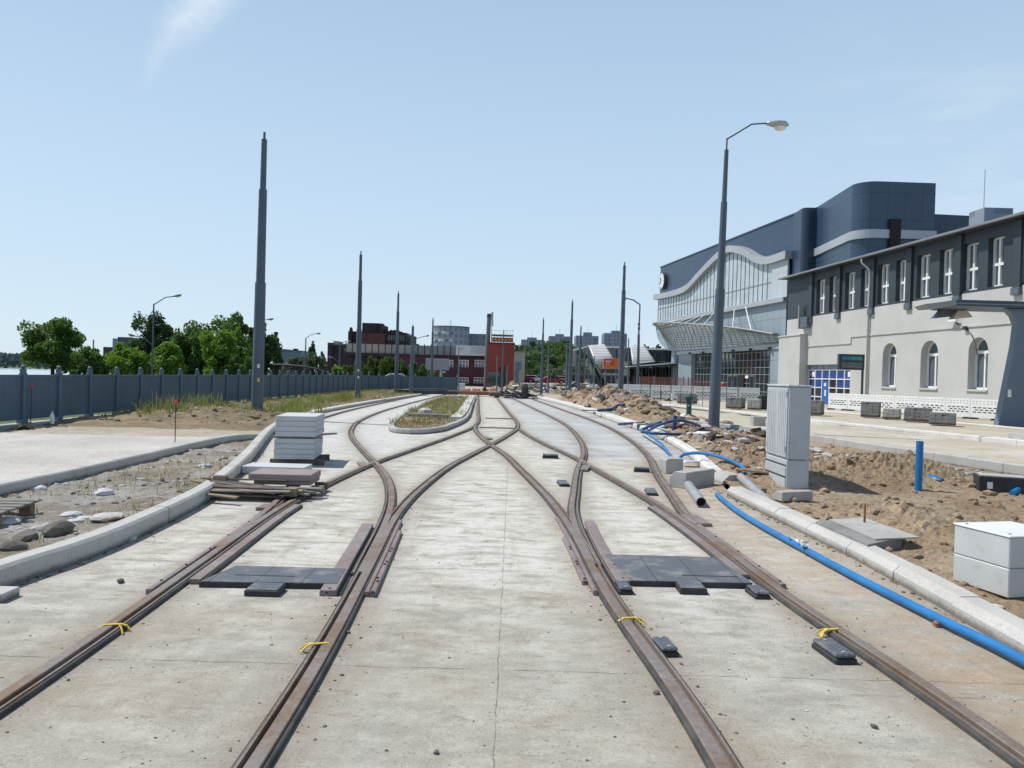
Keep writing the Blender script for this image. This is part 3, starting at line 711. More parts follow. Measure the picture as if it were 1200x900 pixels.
# right turnout, inner side
strip(tC, RM, -G-.115, -G-.078, 6.0, 9.4); strip(tC, RM, -G-.165, -G-.12, 6.1, 8.4, .04); strip(tC, RM, -G-.28, -G-.165, 7.75, 8.05, .05, 'lug')
strip(tC, RO, -G+.115, -G+.235, 6.25, 9.2, .046); strip(tC, RO, -G+.07, -G+.112, 6.27, 8.8, .006, 'groove_shade', 'door_dark')  # gap shade painted the same way on this side
strip(tC, RM, -G-.21, -G-.115, 6.0, 6.1, .03, 'end_plate', 'black_rubber'); bolts(tC, RM, -G-.142, (6.3, 6.4, 6.9, 7.0, 7.5, 7.6)); bolts(tC, RO, -G+.18, (6.35, 6.45, 6.9))
# right turnout, outer side
strip(tC, RM, G+.078, G+.125, 6.2, 9.6); strip(tC, RM, G-.185, G-.095, 6.5, 10.2); strip(tC, RM, G-.205, G-.186, 6.5, 10.2, .03, 'filler', 'rubber_casing'); strip(tC, RM, G+.11, G+.30, 8.9, 9.6, .04)
bolts(tC, RM, G+.10, (6.5, 7.0, 7.6, 8.3, 9.0))
# frogs, where two rails cross
def frog(parent, x, y, ang, L, w):
    o = MB(); o.slabz([(-w*.5, -.005), (w*.5, -.005), (w*.5, .0475), (-w*.5, .0475)], -L, L, rz((x, y, 0), ang)); return o.build('crossing_frog', 'turnout_steel', parent)
frog(tA, -2.76, 14.4, math.radians(17), .34, .15); frog(tC, -.64, 21.25, math.radians(14), .34, .15); frog(tD, 1.46, 14.8, math.radians(-12), .34, .15)
# ties across the middle line
for y in (25.6, 31.2): 
    o = MB(); o.rbox(-1.05, .12, y-.05, y+.05, -.01, .04, .008); o.build('gauge_tie', 'rail_steel', tB)
# switch-machine boxes and drain boxes
def rubber_box(label, x, y, sx, sy, h=.07, ang=0.0, name='drain_box', mat='black_rubber'):
    t = thing(name, label, 'drain box', (x, y, 0), ang, 'black boxes beside the rails')
    a = MB(); a.rbox(-sx/2, sx/2, -sy/2, sy/2, -.01, h*.55, .008); a.build('body', mat, t, local=True)
    a = MB(); a.rbox(-sx/2+.006, sx/2-.006, -sy/2+.006, sy/2-.006, h*.58, h, .008); a.build('lid', 'checker_plate', t, local=True)
    for k in (-.36, .36): a = MB(); a.cyl((0, k*sy, h), (0, k*sy, h+.006), .014, n=8); a.build('screw', 'galv', t, local=True)
    return t
rubber_box('black lidded drain box against the right rail in the right foreground', 2.16, 5.02, .15, .32, .065, .10)
rubber_box('small black drain box inside the near right track, beside its left rail', 1.05, 5.02, .12, .23, .06, .12)
rubber_box('black drain box at the lower right corner of the right switch cover', 2.10, 6.40, .13, .24, .06, .08)
rubber_box('black drain box at the lower left corner of the right switch cover', .98, 6.42, .12, .24, .06, .08)
def switch_cover(label, poly, tab, split):
    poly = sc_(poly); tab = tuple(v*KR_ for v in tab); split = [v*KR_ for v in split]
    x = sum(p[0] for p in poly)/len(poly); y = sum(p[1] for p in poly)/len(poly)
    t = thing('switch_cover', label, 'switch cover', (x, y, 0), 0, 'chequered switch covers between the rails')
    a = MB(); a.prism(poly, -.01, .040); a.build('housing', 'black_rubber', t)
    c = [(px+(x-px)*.012, py+(y-py)*.02) for px, py in poly]; a = MB(); a.prism(c, .042, .050); a.build('cover_plate', 'checker_plate', t)
    a = MB(); a.rbox(*tab, -.01, .048, .006); tb = a.build('connection_box', 'black_rubber', t)
    a = MB(); a.rbox(tab[0]+.01, tab[1]-.01, tab[2]+.01, tab[3], .0495, .056, .003); a.build('lid', 'checker_plate', tb)
    a = MB()
    for k in split: a.box(k, k+.5, poly[0][1]+.22, poly[0][1]+.232, .0505, .0535)
    a.build('slot', 'slot_dark', t)
switch_cover('long narrow chequered switch cover across the near left track', [(-2.40, 5.98), (-1.33, 6.03), (-1.36, 6.50), (-2.30, 6.50)], (-1.98, -1.72, 5.78, 5.98), (-2.2,))
switch_cover('broad chequered switch cover across the near right track', [(1.03, 6.36), (2.06, 6.38), (1.99, 7.30), (.93, 7.30)], (1.40, 1.62, 6.16, 6.36), (1.5,))
# short boxes further out
for i, (px, py, sx, sy, lab) in enumerate([(645, 537, .34, .18, 'dark brick-sized block lying between the crossing tracks'), (660, 568, .17, .5, 'grey flat duct cover beside the curved right rail'), (763, 578, .17, .55, 'grey duct cover on the concrete beside the outer right rail'), (752, 553, .3, .16, 'small dark block beside the outer right rail, left of the pale concrete blocks')]):
    x, y = gp(px, py); rubber_box(lab, x, y, sx, sy, .09 if i in (0, 3) else .05, -.1 if i != 1 else .05, 'rubber_block', 'black_rubber')
# yellow tape round the rails
for path, sgn, y, lab in ((LM, -1, 5.1, 'yellow tape wrapped round the leftmost rail in the foreground'), (LM, 1, 4.85, 'yellow tape tied round the second rail from the left in the foreground'), (RM, -1, 5.55, 'yellow tape tied round the left rail of the near right track'), (RM, 1, 5.42, 'yellow tape tied round the rightmost rail in the foreground')):
    q = offset(path, sgn*G, y-.3, y+.3); x = q[len(q)//2][0]; o = MB()
    m = rz((x-.03*sgn, y, 0), .3); q_ = [(-.100, .004), (-.086, .034), (-.05, .051), (.05, .050), (.086, .036), (.098, .004)]; o.slabz(q_+[(a_*.97, b_-.004) for a_, b_ in q_[::-1]], -.011, .013, m)
    o.tube([(x-.07*sgn, y, .05), (x-.10*sgn, y-.03, .035), (x-.13*sgn, y-.07, .01)], .006, 5); o.tube([(x-.07*sgn, y, .05), (x-.12*sgn, y+.02, .03), (x-.15*sgn, y+.0, .01)], .005, 5)
    tag(o.build('tape', 'yellow_tape'), lab, 'tape', 'yellow tapes on the rails')
# ================================================================== FOREGROUND OBJECTS
def zE(x, y): return h_earth(x, y)
# --- utility cabinet
cb0, cb1 = (4.54, 13.62), (4.53, 12.56); fc = Fr(cb1, cb0)      # s along the doors (going away), o to the left (towards the tracks)
z0 = -.05
t = thing('utility_cabinet', 'tall pale grey twin-door utility cabinet standing in the brown earth', 'cabinet', (4.8, 13.1, z0))
a = MB(); a.rbox(0, 1.06, -.37, 0, z0, .52, .012, fc.m); a.build('plinth', 'cabinet_grey', t)
a = MB(); a.rbox(0, 1.06, -.37, -.004, .53, 1.72, .012, fc.m); a.build('body', 'cabinet_grey', t)
a = MB(); a.rbox(-.015, 1.075, -.385, .015, 1.722, 1.755, .01, fc.m); a.build('roof', 'cabinet_grey', t)
for s0, s1 in ((.02, .525), (.535, 1.04)):
    a = MB(); a.rbox(s0, s1, -.002, .014, .56, 1.70, .004, fc.m)
    for k in range(5): a.box(s0+.06+k*.085, s0+.085+k*.085, .0145, .020, .6, 1.66, fc.m)
    d_ = a.build('door', 'cabinet_grey', t)
    for hz_ in (.65, 1.55): a = MB(); a.cyl(fc(s0+.012 if s0 < .1 else s1-.012, .018, hz_), fc(s0+.012 if s0 < .1 else s1-.012, .018, hz_+.09), .009, n=6); a.build('hinge', 'galv', d_)
for z in (.06, .25):
    a = MB(); a.rbox(.02, 1.04, .001, .014, z, z+.155, .004, fc.m); a.build('base_panel', 'cabinet_grey', t)
a = MB(); a.box(.02, 1.04, .0005, .003, .215, .247, fc.m); a.box(.02, 1.04, .0005, .003, .41, .44, fc.m); a.build('vent_gap', 'gap_dark', t)
# --- low electrical box
fb = Fr((4.13, 6.30), (3.99, 6.86)); z0 = .06
t = thing('junction_box', 'low pale grey junction box with a white lid at the right edge', 'electrical box', (4.5, 6.6, z0))
a = MB(); a.rbox(0, .575, -.62, 0, z0, .30, .008, fb.m); a.build('lower_case', 'box_grey', t)
a = MB(); a.rbox(0, .575, -.62, 0, .304, .555, .008, fb.m); a.build('upper_case', 'box_grey', t)
a = MB(); a.rbox(-.008, .583, -.63, .008, .557, .575, .006, fb.m); l_ = a.build('lid', 'box_lid', t)
for s in (.06, .5):
    a = MB(); a.cyl(fb(s, -.06, .575), fb(s, -.06, .584), .012, n=8); a.build('screw', 'galv', l_)
# --- concrete manhole cover with steel plate and rusty stake
mz = .17
pts = [gp(956, 612, mz), gp(1020, 642, mz), gp(1068, 629, mz), gp(1002, 606, mz)]
t = thing('manhole_cover', 'square concrete manhole frame with a plate lid and rusty bar standing up', 'manhole', (*gp(1010, 622, .1), .1))
a = MB(); a.prism([gp(956, 611, mz), gp(1017, 638, mz), gp(1057, 630, mz), gp(995, 607, mz)], -.02, mz); a.build('frame', 'block_dark', t)
a = MB(); a.prism([gp(972, 609, mz+.012), gp(1026, 632, mz+.012), gp(1078, 630, mz+.012), gp(1012, 607, mz+.012)], mz+.003, mz+.018); a.build('lid', 'block_concrete', t)
x, y = gp(1013, 614, mz); a = MB(); a.rbox(x-.012, x+.012, y-.008, y+.008, mz+.018, mz+.24, .003); a.build('lifting_bar', 'rust', t)
# --- black box in the heap
fk = Fr(gp(1147, 576, .05), gp(1128, 564, .05)); z0 = -.02
t = thing('cable_pit', 'black open plastic cable pit with a white label, set in the brown soil', 'cable pit', fk(.3, -.4, z0))
a = MB(); a.rbox(0, .5, -.74, 0, z0, .31, .01, fk.m); a.build('body', 'black_rubber', t)
a = MB(); a.box(.03, .47, -.71, -.03, .312, .325, fk.m); a.build('cover', 'block_concrete', t)
a = MB(); a.box(-.003, -.0005, -.20, -.12, .11, .22, fk.m); a.build('label', 'sign_white', t)
# --- upright blue pipes
def pipe_post(label, px, py, pt, r, mat, z=-.05, lean=0.0):
    x, y = gp(px, py); h = ap(px, pt, y).z
    o = MB(); o.cyl((x, y, z), (x+lean, y, h), r, n=16, cap=False); o.cyl((x+lean, y, h-.03), (x+lean, y, h), r*.88, n=16, cap=False)
    o.add([(x+lean+r*.88*math.cos(k*math.pi/8), y+r*.88*math.sin(k*math.pi/8), h-.03) for k in range(16)], [tuple(range(16))])
    return tag(o.build('pipe_post', mat, smooth=True, fix=False), label, 'pipe', 'upright pipes')
pipe_post('tall bright blue pipe standing upright in the earth near the black pit', 1076, 578, 517, .057, 'blue_pipe')
pipe_post('navy upright pipe among the tangle of dark blue hoses', 789, 511, 487, .065, 'navy_pipe', lean=.05)
pipe_post('short stub of dark blue pipe at the foot of the tall stepped lamp post', 828, 503, 497, .06, 'navy_pipe')
# --- green bollard / hydrant
x, y = gp(807, 491); t = thing('marker_post', 'dark green cast post standing beside the dusty road', 'marker post', (x, y, 0))
a = MB(); a.lathe((x, y, -.05), [(.17, 0), (.17, .12), (.125, .2), (.115, .75), (.125, .8), (.13, .95)], 14); a.build('shaft', 'green_cast', t, smooth=True)
a = MB(); a.lathe((x, y, .9), [(.19, 0), (.2, .05), (.2, .14), (.13, .2), (.06, .22)], 14); a.build('cap', 'green_cast', t, smooth=True)
a = MB(); a.cyl((x-.05, y-.13, .62), (x-.05, y-.15, .62), .05, n=10); a.build('plate', 'galv', t)
# --- blue pipe along the kerb (one continuous hose)
hz = lambda px, py, z: Vector((*gp(px, py, z), z))
pts = [hz(715+0, 490, .3)] if False else []
P = [(4.05, 24.3, .20), (3.92, 21.5, .20), (3.78, 19.2, .16), (3.62, 17.4, .09), (3.52, 16.4, .06), (3.50, 16.0, .1), (3.62, 15.95, .24), (3.9, 15.6, .31), (4.18, 14.9, .28), (4.32, 14.1, .18), (4.34, 13.5, -.05), (4.2, 13.0, -.12), (3.75, 12.5, -.12), (3.42, 12.25, -.09), (3.18, 11.7, .045), (3.07, 10.4, .05), (3.06, 9.2, .05), (3.10, 8.1, .05), (3.15, 6.9, .05), (3.235, 5.7, .055), (3.30, 4.85, .06), (3.26, 3.5, .05), (3.2, 2, .05)]
def cr3(P, k=6):
    P = [Vector(p) for p in P]; o = []
    for i in range(len(P)-1):
        p0, p1, p2, p3 = P[max(i-1, 0)], P[i], P[i+1], P[min(i+2, len(P)-1)]
        for j in range(k):
            t = j/k; o.append(.5*((2*p1)+(-p0+p2)*t+(2*p0-5*p1+4*p2-p3)*t*t+(-p0+3*p1-3*p2+p3)*t**3))
    return o+[P[-1]]
a = MB(); a.tube(cr3(P), .034, 12); tag(a.build('water_pipe', 'blue_hose', smooth='all'), 'long bright blue pipe running along the foot of the right kerb', 'pipe')
# plastic wrap on the pipe
a = MB(); q = Vector((3.085, 8.15, .05))
for k in range(14): 
    c = q+Vector((random.uniform(-.03, .03), random.uniform(-.22, .22), .05+random.uniform(-.02, .03))); r = .06
    a.add([c+Vector((random.uniform(-r, r), random.uniform(-r, r), random.uniform(-r*.5, r*.5))) for _ in range(3)], [(0, 1, 2)])
tag(a.build('plastic_wrap', 'foil', fix=False), 'scrap of clear plastic film stuck on the blue pipe', 'plastic film')
# dark blue hoses in the background
def hose(label, pix, r=.05, mat='navy_pipe'):
    a = MB(); a.tube(cr3([(*gp(px, py, z), z) for px, py, z in pix], 5), r, 8)
    return tag(a.build('hose', mat, smooth='all'), label, 'hose', 'dark blue hoses by the road')
hose('dark blue hose arching from the kerb towards the marker post', [(725, 497, .1), (745, 496, .2), (762, 498, .15), (775, 500, .1)], .05)
hose('dark blue hose looped high over the soil left of the navy upright pipe', [(758, 506, .15), (775, 497, .5), (795, 493, .6), (812, 496, .5), (828, 503, .2)], .042)
hose('straight dark blue hose lying across the soil under the navy upright pipe', [(752, 506, .25), (770, 508, .25), (792, 509, .2), (816, 509, .15)], .042)
hose('dark blue hose end sticking out of soil left of the navy upright pipe', [(752, 504, .1), (765, 498, .3), (774, 495, .45)], .055)
hose('blue hose leaning on the mast foot beyond the soil heaps', [(700, 481, .3), (715, 480, .35), (724, 475, .5), (731, 474, .6)], .07)
hose('short dark blue bent pipe on the soil left of the tall stepped lamp post', [(822, 511, .05), (815, 507, .12), (814, 500, .3)], .055)
a = MB(); a.tube(cr3([(*gp(838, 540, .08), .08), (*gp(862, 536, .12), .12)], 4), .13, 14); tag(a.build('drain_pipe', 'navy_pipe', smooth=True), 'thick navy drain pipe half buried in the soil beyond the loose blocks', 'pipe')
# blue fitting in heap, pipe at right edge
x, y = gp(1095, 562, .15); a = MB(); a.tube([(x-.1, y+.05, .2), (x, y, .16), (x+.02, y-.08, .12)], [.04, .075, .075], 10); a.cyl((x+.02, y-.08, .12), (x+.03, y-.11, .1), .1, n=12); tag(a.build('pipe_fitting', 'blue_pipe', smooth=True), 'blue flanged pipe fitting poking from the heap beside the tall blue pipe', 'pipe fitting')
a = MB(); a.tube([(*gp(1186, 578, .08), .08), (*gp(1215, 562, .25), .25)], .05, 10); tag(a.build('pipe_end', 'blue_pipe', smooth=True), 'blue pipe end slanting out of the soil at the right edge', 'pipe')
# --- loose concrete kerb blocks
def block(label, c, sx, sy, h, ang, z=0.0, mat='block_concrete', ch=.04, tilt=0.0, cat='concrete block'):
    a = MB(); m = rz((c[0], c[1], z), ang) @ Matrix.Rotation(tilt, 4, 'Y')
    w = sx/2; prof = [(-w, 0), (w, 0), (w, h), (-w+ch, h), (-w, h-ch)]
    a.slabz(prof, -sy/2, sy/2, m); o = a.build('concrete_block', mat)
    bv = o.modifiers.new('bevel', 'BEVEL'); bv.width = .008; bv.segments = 1
    return tag(o, label, cat, 'loose concrete blocks')
block('small pale concrete block standing on the slab left of the kerb end', (3.10, 14.75), .34, .42, .29, .12)
block('large chamfered concrete block beside the grey pipe', (3.10, 13.0), .32, .95, .27, -.75, mat='block_concrete', ch=.1)
block('chamfered kerb block lying on the soil in front of the utility cabinet', (4.16, 11.25), .22, .56, .14, -1.2, .07, ch=.08)
block('short kerb block ending the pale kerb run, behind the large chamfered block', (3.80, 13.55), .30, .6, .17, .1, .0, 'block_concrete', .12)
# --- grey pipes
def pvc(label, p0, p1, r, mat='grey_pvc'):
    p0, p1 = Vector(p0), Vector(p1); t = thing('plastic_pipe', label, 'pipe', p0, 0, 'grey plastic pipes')
    a = MB(); a.cyl(p0, p1, r, n=18, cap=False); a.cyl(p0+(p1-p0)*.002, p1, r*.86, n=18, cap=False)
    d = (p1-p0).normalized(); q = d.orthogonal().normalized(); c = d.cross(q); v = []
    for k in range(18):
        w = q*math.cos(k*math.pi/9)+c*math.sin(k*math.pi/9); v += [p0+w*r, p0+w*r*.86]
    a.add(v, [(2*k, 2*k+1, (2*k+3) % 36, (2*k+2) % 36) for k in range(18)]); a.build('tube', mat, t, smooth=True, fix=False)
    a = MB(); a.cyl(p0+d*.12, p0+d*.14, r*.85, n=18); a.build('inner_shadow', 'pvc_bore_shade', t); return t  # near-black disc paints the shade inside the open bore
pvc('grey plastic pipe with an open end lying on the concrete left of the blue pipe', (2.70, 10.75, .075), (2.92, 12.5, .075), .073)
pvc('pale grey plastic pipe on the earth behind the right kerb', (3.76, 11.0, .03), (3.98, 13.2, .14), .07, 'grey_pvc')
# --- slab stack (platform slabs)
fs = Fr((-4.35, 14.12), (-3.66, 14.20)); ang_s = math.atan2(14.87-15.58, -3.88+4.74)
W, D, T = .73, 1.2, .092
names = ['bottom', 'second from bottom', 'third from bottom', 'fourth from bottom', 'fourth from top', 'third from top', 'second from top', 'topmost']
for k in range(8):
    zz = .12+k*(T+.004)+(.035 if k >= 4 else 0); j = random.uniform(-.006, .006); s_ = .0 if k < 4 else .02
    a = MB(); a.rbox(s_+j, s_+j+W, 0, D, zz, zz+T, .006, fs.m); tag(a.build('stone_slab', 'granite_slab'), 'pale grey stone slab, %s of the tall stack by the left track' % names[k], 'stone slab', 'slabs in the tall stack')
def stick(label, s0, o0, s1, o1, z, w=.05, h=.03, mat='grey_wood', frame=fs, tilt=0.0):
    a = MB(); p, q = frame(s0, o0, z), frame(s1, o1, z+tilt); d = (q-p); L = d.length; ang = math.atan2(d.y, d.x)
    m = Matrix.Translation(p) @ Matrix.Rotation(ang, 4, 'Z') @ Matrix.Rotation(-math.asin(tilt/L), 4, 'Y')
    a.rbox(0, L, -w/2, w/2, 0, h, .003, m); return tag(a.build('timber_batten', mat), label, 'batten', 'battens of the slab stack')
zs = .12+4*(T+.004)-.001
stick('front timber batten between the two layers of the tall slab stack', -.08, .08, .86, .08, zs, .05, .034); stick('rear timber batten jutting right from the tall slab stack', .45, .5, 1.0, 1.15, zs, .04, .034)
for o_, lab in ((.1, 'front'), (.9, 'rear')): stick(lab+' bearer batten under the bottom of the tall slab stack', -.08, o_, .9, o_+.05, -.002, .09, .118, 'dark_wood')
# slabs lying flat
f2 = Fr((-4.52, 12.95), (-3.46, 13.38)) 
ang2 = .0
a = MB(); a.rbox(-4.50, -3.45, 12.88, 13.42, .01, .135, .008); tag(a.build('stone_slab', 'granite_slab'), 'white stone slab lying flat in front of the tall stack', 'stone slab')
f3 = Fr((-4.06, 11.95), (-3.02, 11.97))
a = MB(); a.rbox(0, .88, 0, .62, .205, .30, .008, rz((-3.67, 10.78, 0), .03)); tag(a.build('stone_slab', 'pink_granite'), 'purplish granite slab resting on the broken pallet', 'stone slab')
a = MB(); a.rbox(0, .80, .03, .6, .145, .20, .006, rz((-3.60, 10.78, 0), .03)); tag(a.build('stone_slab', 'pink_granite'), 'thin purplish slab underneath the thick purplish slab', 'stone slab')
# broken pallet heap
t = thing('broken_pallet', 'heap of broken pallet boards under the purplish slab, at the kerb', 'pallet', (-3.6, 10.6, 0))
rnd = random.Random(3)
for i in range(13):
    p = Vector((-4.45+rnd.uniform(0, .45), 10.85-.055*i+rnd.uniform(-.04, .04), .21-.008*i+rnd.uniform(-.02, .02))); L = rnd.uniform(.8, 1.5); an = rnd.uniform(-.34, .04); ti = rnd.uniform(-.02, .09)
    m = Matrix.Translation(p) @ Matrix.Rotation(an, 4, 'Z') @ Matrix.Rotation(ti, 4, 'Y') @ Matrix.Rotation(rnd.uniform(-.2, .2), 4, 'X')
    a = MB(); a.rbox(0, L, -.045, .045, -.011, .011, .003, m); a.build('board', ('old_wood', 'grey_wood', 'dark_wood')[i % 3], t)
for i, (x, y, z) in enumerate([(-4.05, 10.75, .19), (-3.45, 10.45, .10), (-2.95, 10.35, .10), (-2.72, 10.9, .06), (-3.6, 10.95, .06), (-3.15, 11.2, .06), (-4.0, 11.05, .03), (-2.75, 11.25, .06)]):
    a = MB(); a.rbox(x-.09, x+.09, y-.05, y+.05, z-.03, z+.075, .005, Matrix.Identity(4)); a.build('block', 'old_wood' if i < 4 else 'dark_wood', t)
a = MB(); a.rbox(-3.4, -2.6, 10.62, 10.74, .10, .14, .005); a.build('board', 'grey_wood', t)
# pallet at the left edge
t = thing('wooden_pallet', 'weathered wooden pallet with rubbish under it on the rubble at the left edge', 'pallet', (-6.05, 8.5, 0))
pm = rz((-6.05, 8.5, .0), .12)
for k in range(5):
    a = MB(); a.rbox(-.55, .6, -.40+k*.19, -.27+k*.19, .145, .167, .003, pm); a.build('deck_board', 'grey_wood', t)
for sx in (-.5, 0, .48):
    a = MB(); a.rbox(sx-.05, sx+.06, -.40, .48, .122, .143, .003, pm); a.build('stringer_board', 'old_wood', t)
    for sy in (-.33, .38):
        a = MB(); a.rbox(sx-.06, sx+.07, sy-.055, sy+.055, .0, .121, .004, pm); a.build('block', 'old_wood', t)
# rubble pieces the eye can pick out on the bed
rnd = random.Random(11)
def shard(px, py, s, mat, label, flat=.35, name='rubble_piece'):
    x, y = gp(px, py); z = h_bed(x, y); v = []
    bm_ = bmesh.new(); bmesh.ops.create_icosphere(bm_, subdivisions=2, radius=s)
    kx, ky = rnd.uniform(.8, 1.3), rnd.uniform(.6, 1.0)
    for q in bm_.verts: q.co = Vector((q.co.x*kx*rnd.uniform(.85, 1.12), q.co.y*ky*rnd.uniform(.85, 1.12), q.co.z*flat*rnd.uniform(.7, 1.2)+s*flat*.4))
    bmesh.ops.convex_hull(bm_, input=bm_.verts)
    m = rz((x, y, z), rnd.uniform(0, 6)); a = MB(); bm_.verts.index_update(); a.add([q.co for q in bm_.verts], [[w.index for w in f.verts] for f in bm_.faces], None, m); bm_.free()
    return tag(a.build(name, mat), label, 'rubble', 'larger pieces of rubble')
for px, py, s, mt, lab, fl in [(84, 604, .12, 'granite_slab', 'flat white broken slab piece on the rubble, right of the wooden pallet', .25), (102, 606, .11, 'granite_slab', 'flat white slab piece, rightmost of the pair near the wooden pallet', .2), (88, 612, .09, 'granite_slab', 'small white slab fragment below the pair near the wooden pallet', .25),
        (68, 628, .16, 'stone_dark', 'large dark lump of rubble in front of the left kerb', .55), (52, 623, .16, 'stone_pale', 'grey flat fragment beside the dark lump of rubble', .3), (30, 633, .13, 'stone_dark', 'dark stone left of the big dark lump of rubble', .5), (122, 578, .14, 'granite_slab', 'pale shard among weeds in the middle of the rubble bed', .4),
        (125, 612, .22, 'stone_pale', 'long pale buried chunk of concrete near the left kerb', .2), (44, 574, .14, 'granite_slab', 'white shard at the foot of the pavement kerb', .3), (14, 645, .12, 'stone_dark', 'dark stone near the left picture edge behind the kerb', .5), (4, 613, .2, 'granite_slab', 'white slab fragment under the front edge of the wooden pallet', .25), (240, 548, .13, 'granite_slab', 'white scrap near the far end of the rubble bed', .3)]:
    shard(px, py, s, mt, lab, fl)
# pieces on the concrete
def pebble(px, py, s, mat, label):
    x, y = gp(px, py); bm_ = bmesh.new(); bmesh.ops.create_icosphere(bm_, subdivisions=1, radius=s)
    for q in bm_.verts: q.co = Vector((q.co.x*rnd.uniform(.7, 1.3), q.co.y*rnd.uniform(.6, 1.1), q.co.z*.7*rnd.uniform(.7, 1.2)+s*.4))
    a = MB(); bm_.verts.index_update(); a.add([q.co for q in bm_.verts], [[w.index for w in f.verts] for f in bm_.faces], None, rz((x, y, 0), rnd.uniform(0, 6))); bm_.free()
    tag(a.build('stone', mat), label, 'stone', 'single stones on the concrete')
pebble(1024, 853, .022, 'stone_dark', 'dark stone on the concrete in the right foreground'); pebble(141, 683, .04, 'stone_dark', 'dark stone on the concrete left of the leftmost rail'); pebble(769, 813, .022, 'stone_dark', 'small stone beside the near right track, below the drain box')
pebble(153, 634, .06, 'stone_pale', 'brownish stone at the foot of the left kerb'); pebble(408, 742, .02, 'stone_dark', 'tiny dark stone right of the second rail from the left'); pebble(511, 883, .018, 'stone_dark', 'tiny dark stone low in the middle of the foreground')
a = MB(); x, y = gp(4, 702); a.rbox(x-.4, x+.06, y-.1, y+.1, 0, .07, .006); tag(a.build('stone_offcut', 'kerb_stone'), 'cut end of kerb stone lying at the left edge of the concrete', 'stone')
x, y = gp(1102, 735); a = MB(); a.tube([(x-.05, y, .02), (x, y+.01, .035), (x+.05, y-.01, .02)], [.015, .03, .012], 6); tag(a.build('leaf_litter', 'rust'), 'brown scrap beside the blue pipe in the right foreground', 'litter')
# marking stakes with red tops
for px, py, pt, lab in ((36, 500, 452, 'thin marker rod with red cap in front of the fence at the far left'), (205, 521, 470, 'thin marker rod with red cap on the pavement in front of the fence'), (281, 517, 511, 'short red-capped marker at the corner of the pavement kerb')):
    x, y = gp(px, py); h = ap(px, pt, y).z; t = thing('marker_stake', lab, 'marker stake', (x, y, 0), 0, 'red capped marker stakes')
    a = MB(); a.cyl((x, y, 0), (x, y, h-.05), .011, n=6); a.build('rod', 'iron', t)
    a = MB(); a.cyl((x, y, h-.06), (x, y, h+.02), .034, n=10); a.build('cap', 'red_plastic', t)
# bottle on the plinth
x, y = gp(61, 501); a = MB(); a.lathe((x, y, .0), [(.05, .1), (.055, .12), (.055, .32), (.02, .40), (.02, .44)], 10); tag(a.build('plastic_bottle', 'foil', smooth=True), 'clear plastic bottle standing at the foot of the fence', 'bottle')
# plank fragments in the earth
for i, (px, py, L, an, z, mt, lab) in enumerate([(868, 528, 1.6, .5, .32, 'dark_wood', 'dark plank lying on the soil heap behind the thick navy pipe'), (822, 541, .9, .35, .1, 'sign_white', 'white board scrap on soil behind the kerb end'), (884, 552, .6, -.7, .2, 'old_wood', 'thin broken stick on the soil left of the utility cabinet'), (760, 482, 3.0, .0, .1, 'dark_wood', 'dark sheet lying on the dusty ground beyond the soil heaps'), (700, 481, 1.5, .3, .3, 'navy_pipe', 'dark blue strip on the far soil heap')]):
    x, y = gp(px, py, z); a = MB(); a.rbox(-L/2, L/2, -.1, .1, -.015, .02, .004, rz((x, y, z), an)); tag(a.build('plank', mt), lab, 'plank')
# concrete curb end ramp and white cube beyond
for px, py, s, h, lab in ((778, 487, .62, .5, 'pale concrete cube on the dusty ground by the marker post'), (888, 500, .5, .42, 'grey concrete stub at the end of the road kerb, left of the utility cabinet'), (766, 505, 1.1, .22, 'black plastic tray behind the start of the blue pipe'), (902, 460, .01, .01, None)):
    if lab is None: continue
    x, y = gp(px, py); a = MB(); a.rbox(x-s/2, x+s/2, y-.2, y+.25, -.02, h, .02); tag(a.build('concrete_cube' if h > .3 else 'plastic_tray', 'block_concrete' if h > .3 else 'black_rubber'), lab, 'block' if h > .3 else 'tray')

# jumbled rubbish on the soil by the loose blocks
def rubbish(label, px, py, wx, wy, n, seed, hf, mats, Lr=(.1, .6), wr=(.02, .12), hh=.1):
    x, y = gp(px, py); t = thing('debris_pile', label, 'debris', (x, y, 0), 0, 'piles of site rubbish'); rnd = random.Random(seed)
    for i in range(n):
        cx, cy = x+rnd.gauss(0, wx), y+rnd.gauss(0, wy)
        if cx < lerp_tab(right, cy)+.3: continue
        c = Vector((cx, cy, hf(cx, cy)+abs(rnd.gauss(.0, hh)))); L = rnd.uniform(*Lr); w = rnd.uniform(*wr); a = MB()
        a.rbox(-L/2, L/2, -w, w, -w*.35, w*.35, .004, Matrix.Translation(c) @ Matrix.Rotation(rnd.uniform(0, 6), 4, 'Z') @ Matrix.Rotation(rnd.uniform(-.4, .4), 4, 'X') @ Matrix.Rotation(rnd.uniform(-.35, .35), 4, 'Y')); a.build('piece', mats[rnd.randrange(len(mats))], t)
MX = ('block_concrete', 'block_dark', 'stone_pale', 'kerb_white', 'dark_wood', 'old_wood', 'red_brick', 'debris_dark')
rubbish('jumble of broken slabs, bricks and boards on the soil left of the utility cabinet', 868, 530, .55, .9, 70, 31, zE, MX, (.12, .7), (.03, .14), .05)
rubbish('scatter of pale slab pieces and bricks on soil behind the large chamfered block', 838, 520, .6, 1.2, 55, 32, zE, MX, (.08, .4), (.03, .12), .04)
rubbish('broken slabs and rubbish around the foot of the tall stepped lamp post', 815, 505, 1.1, 2.0, 60, 33, zE, MX, (.1, .7), (.04, .16), .05)
rubbish('rubble and boards strewn between the marker post and the wide white kerb', 752, 487, 1.6, 4.0, 80, 34, zE, MX, (.15, .9), (.05, .22), .06)
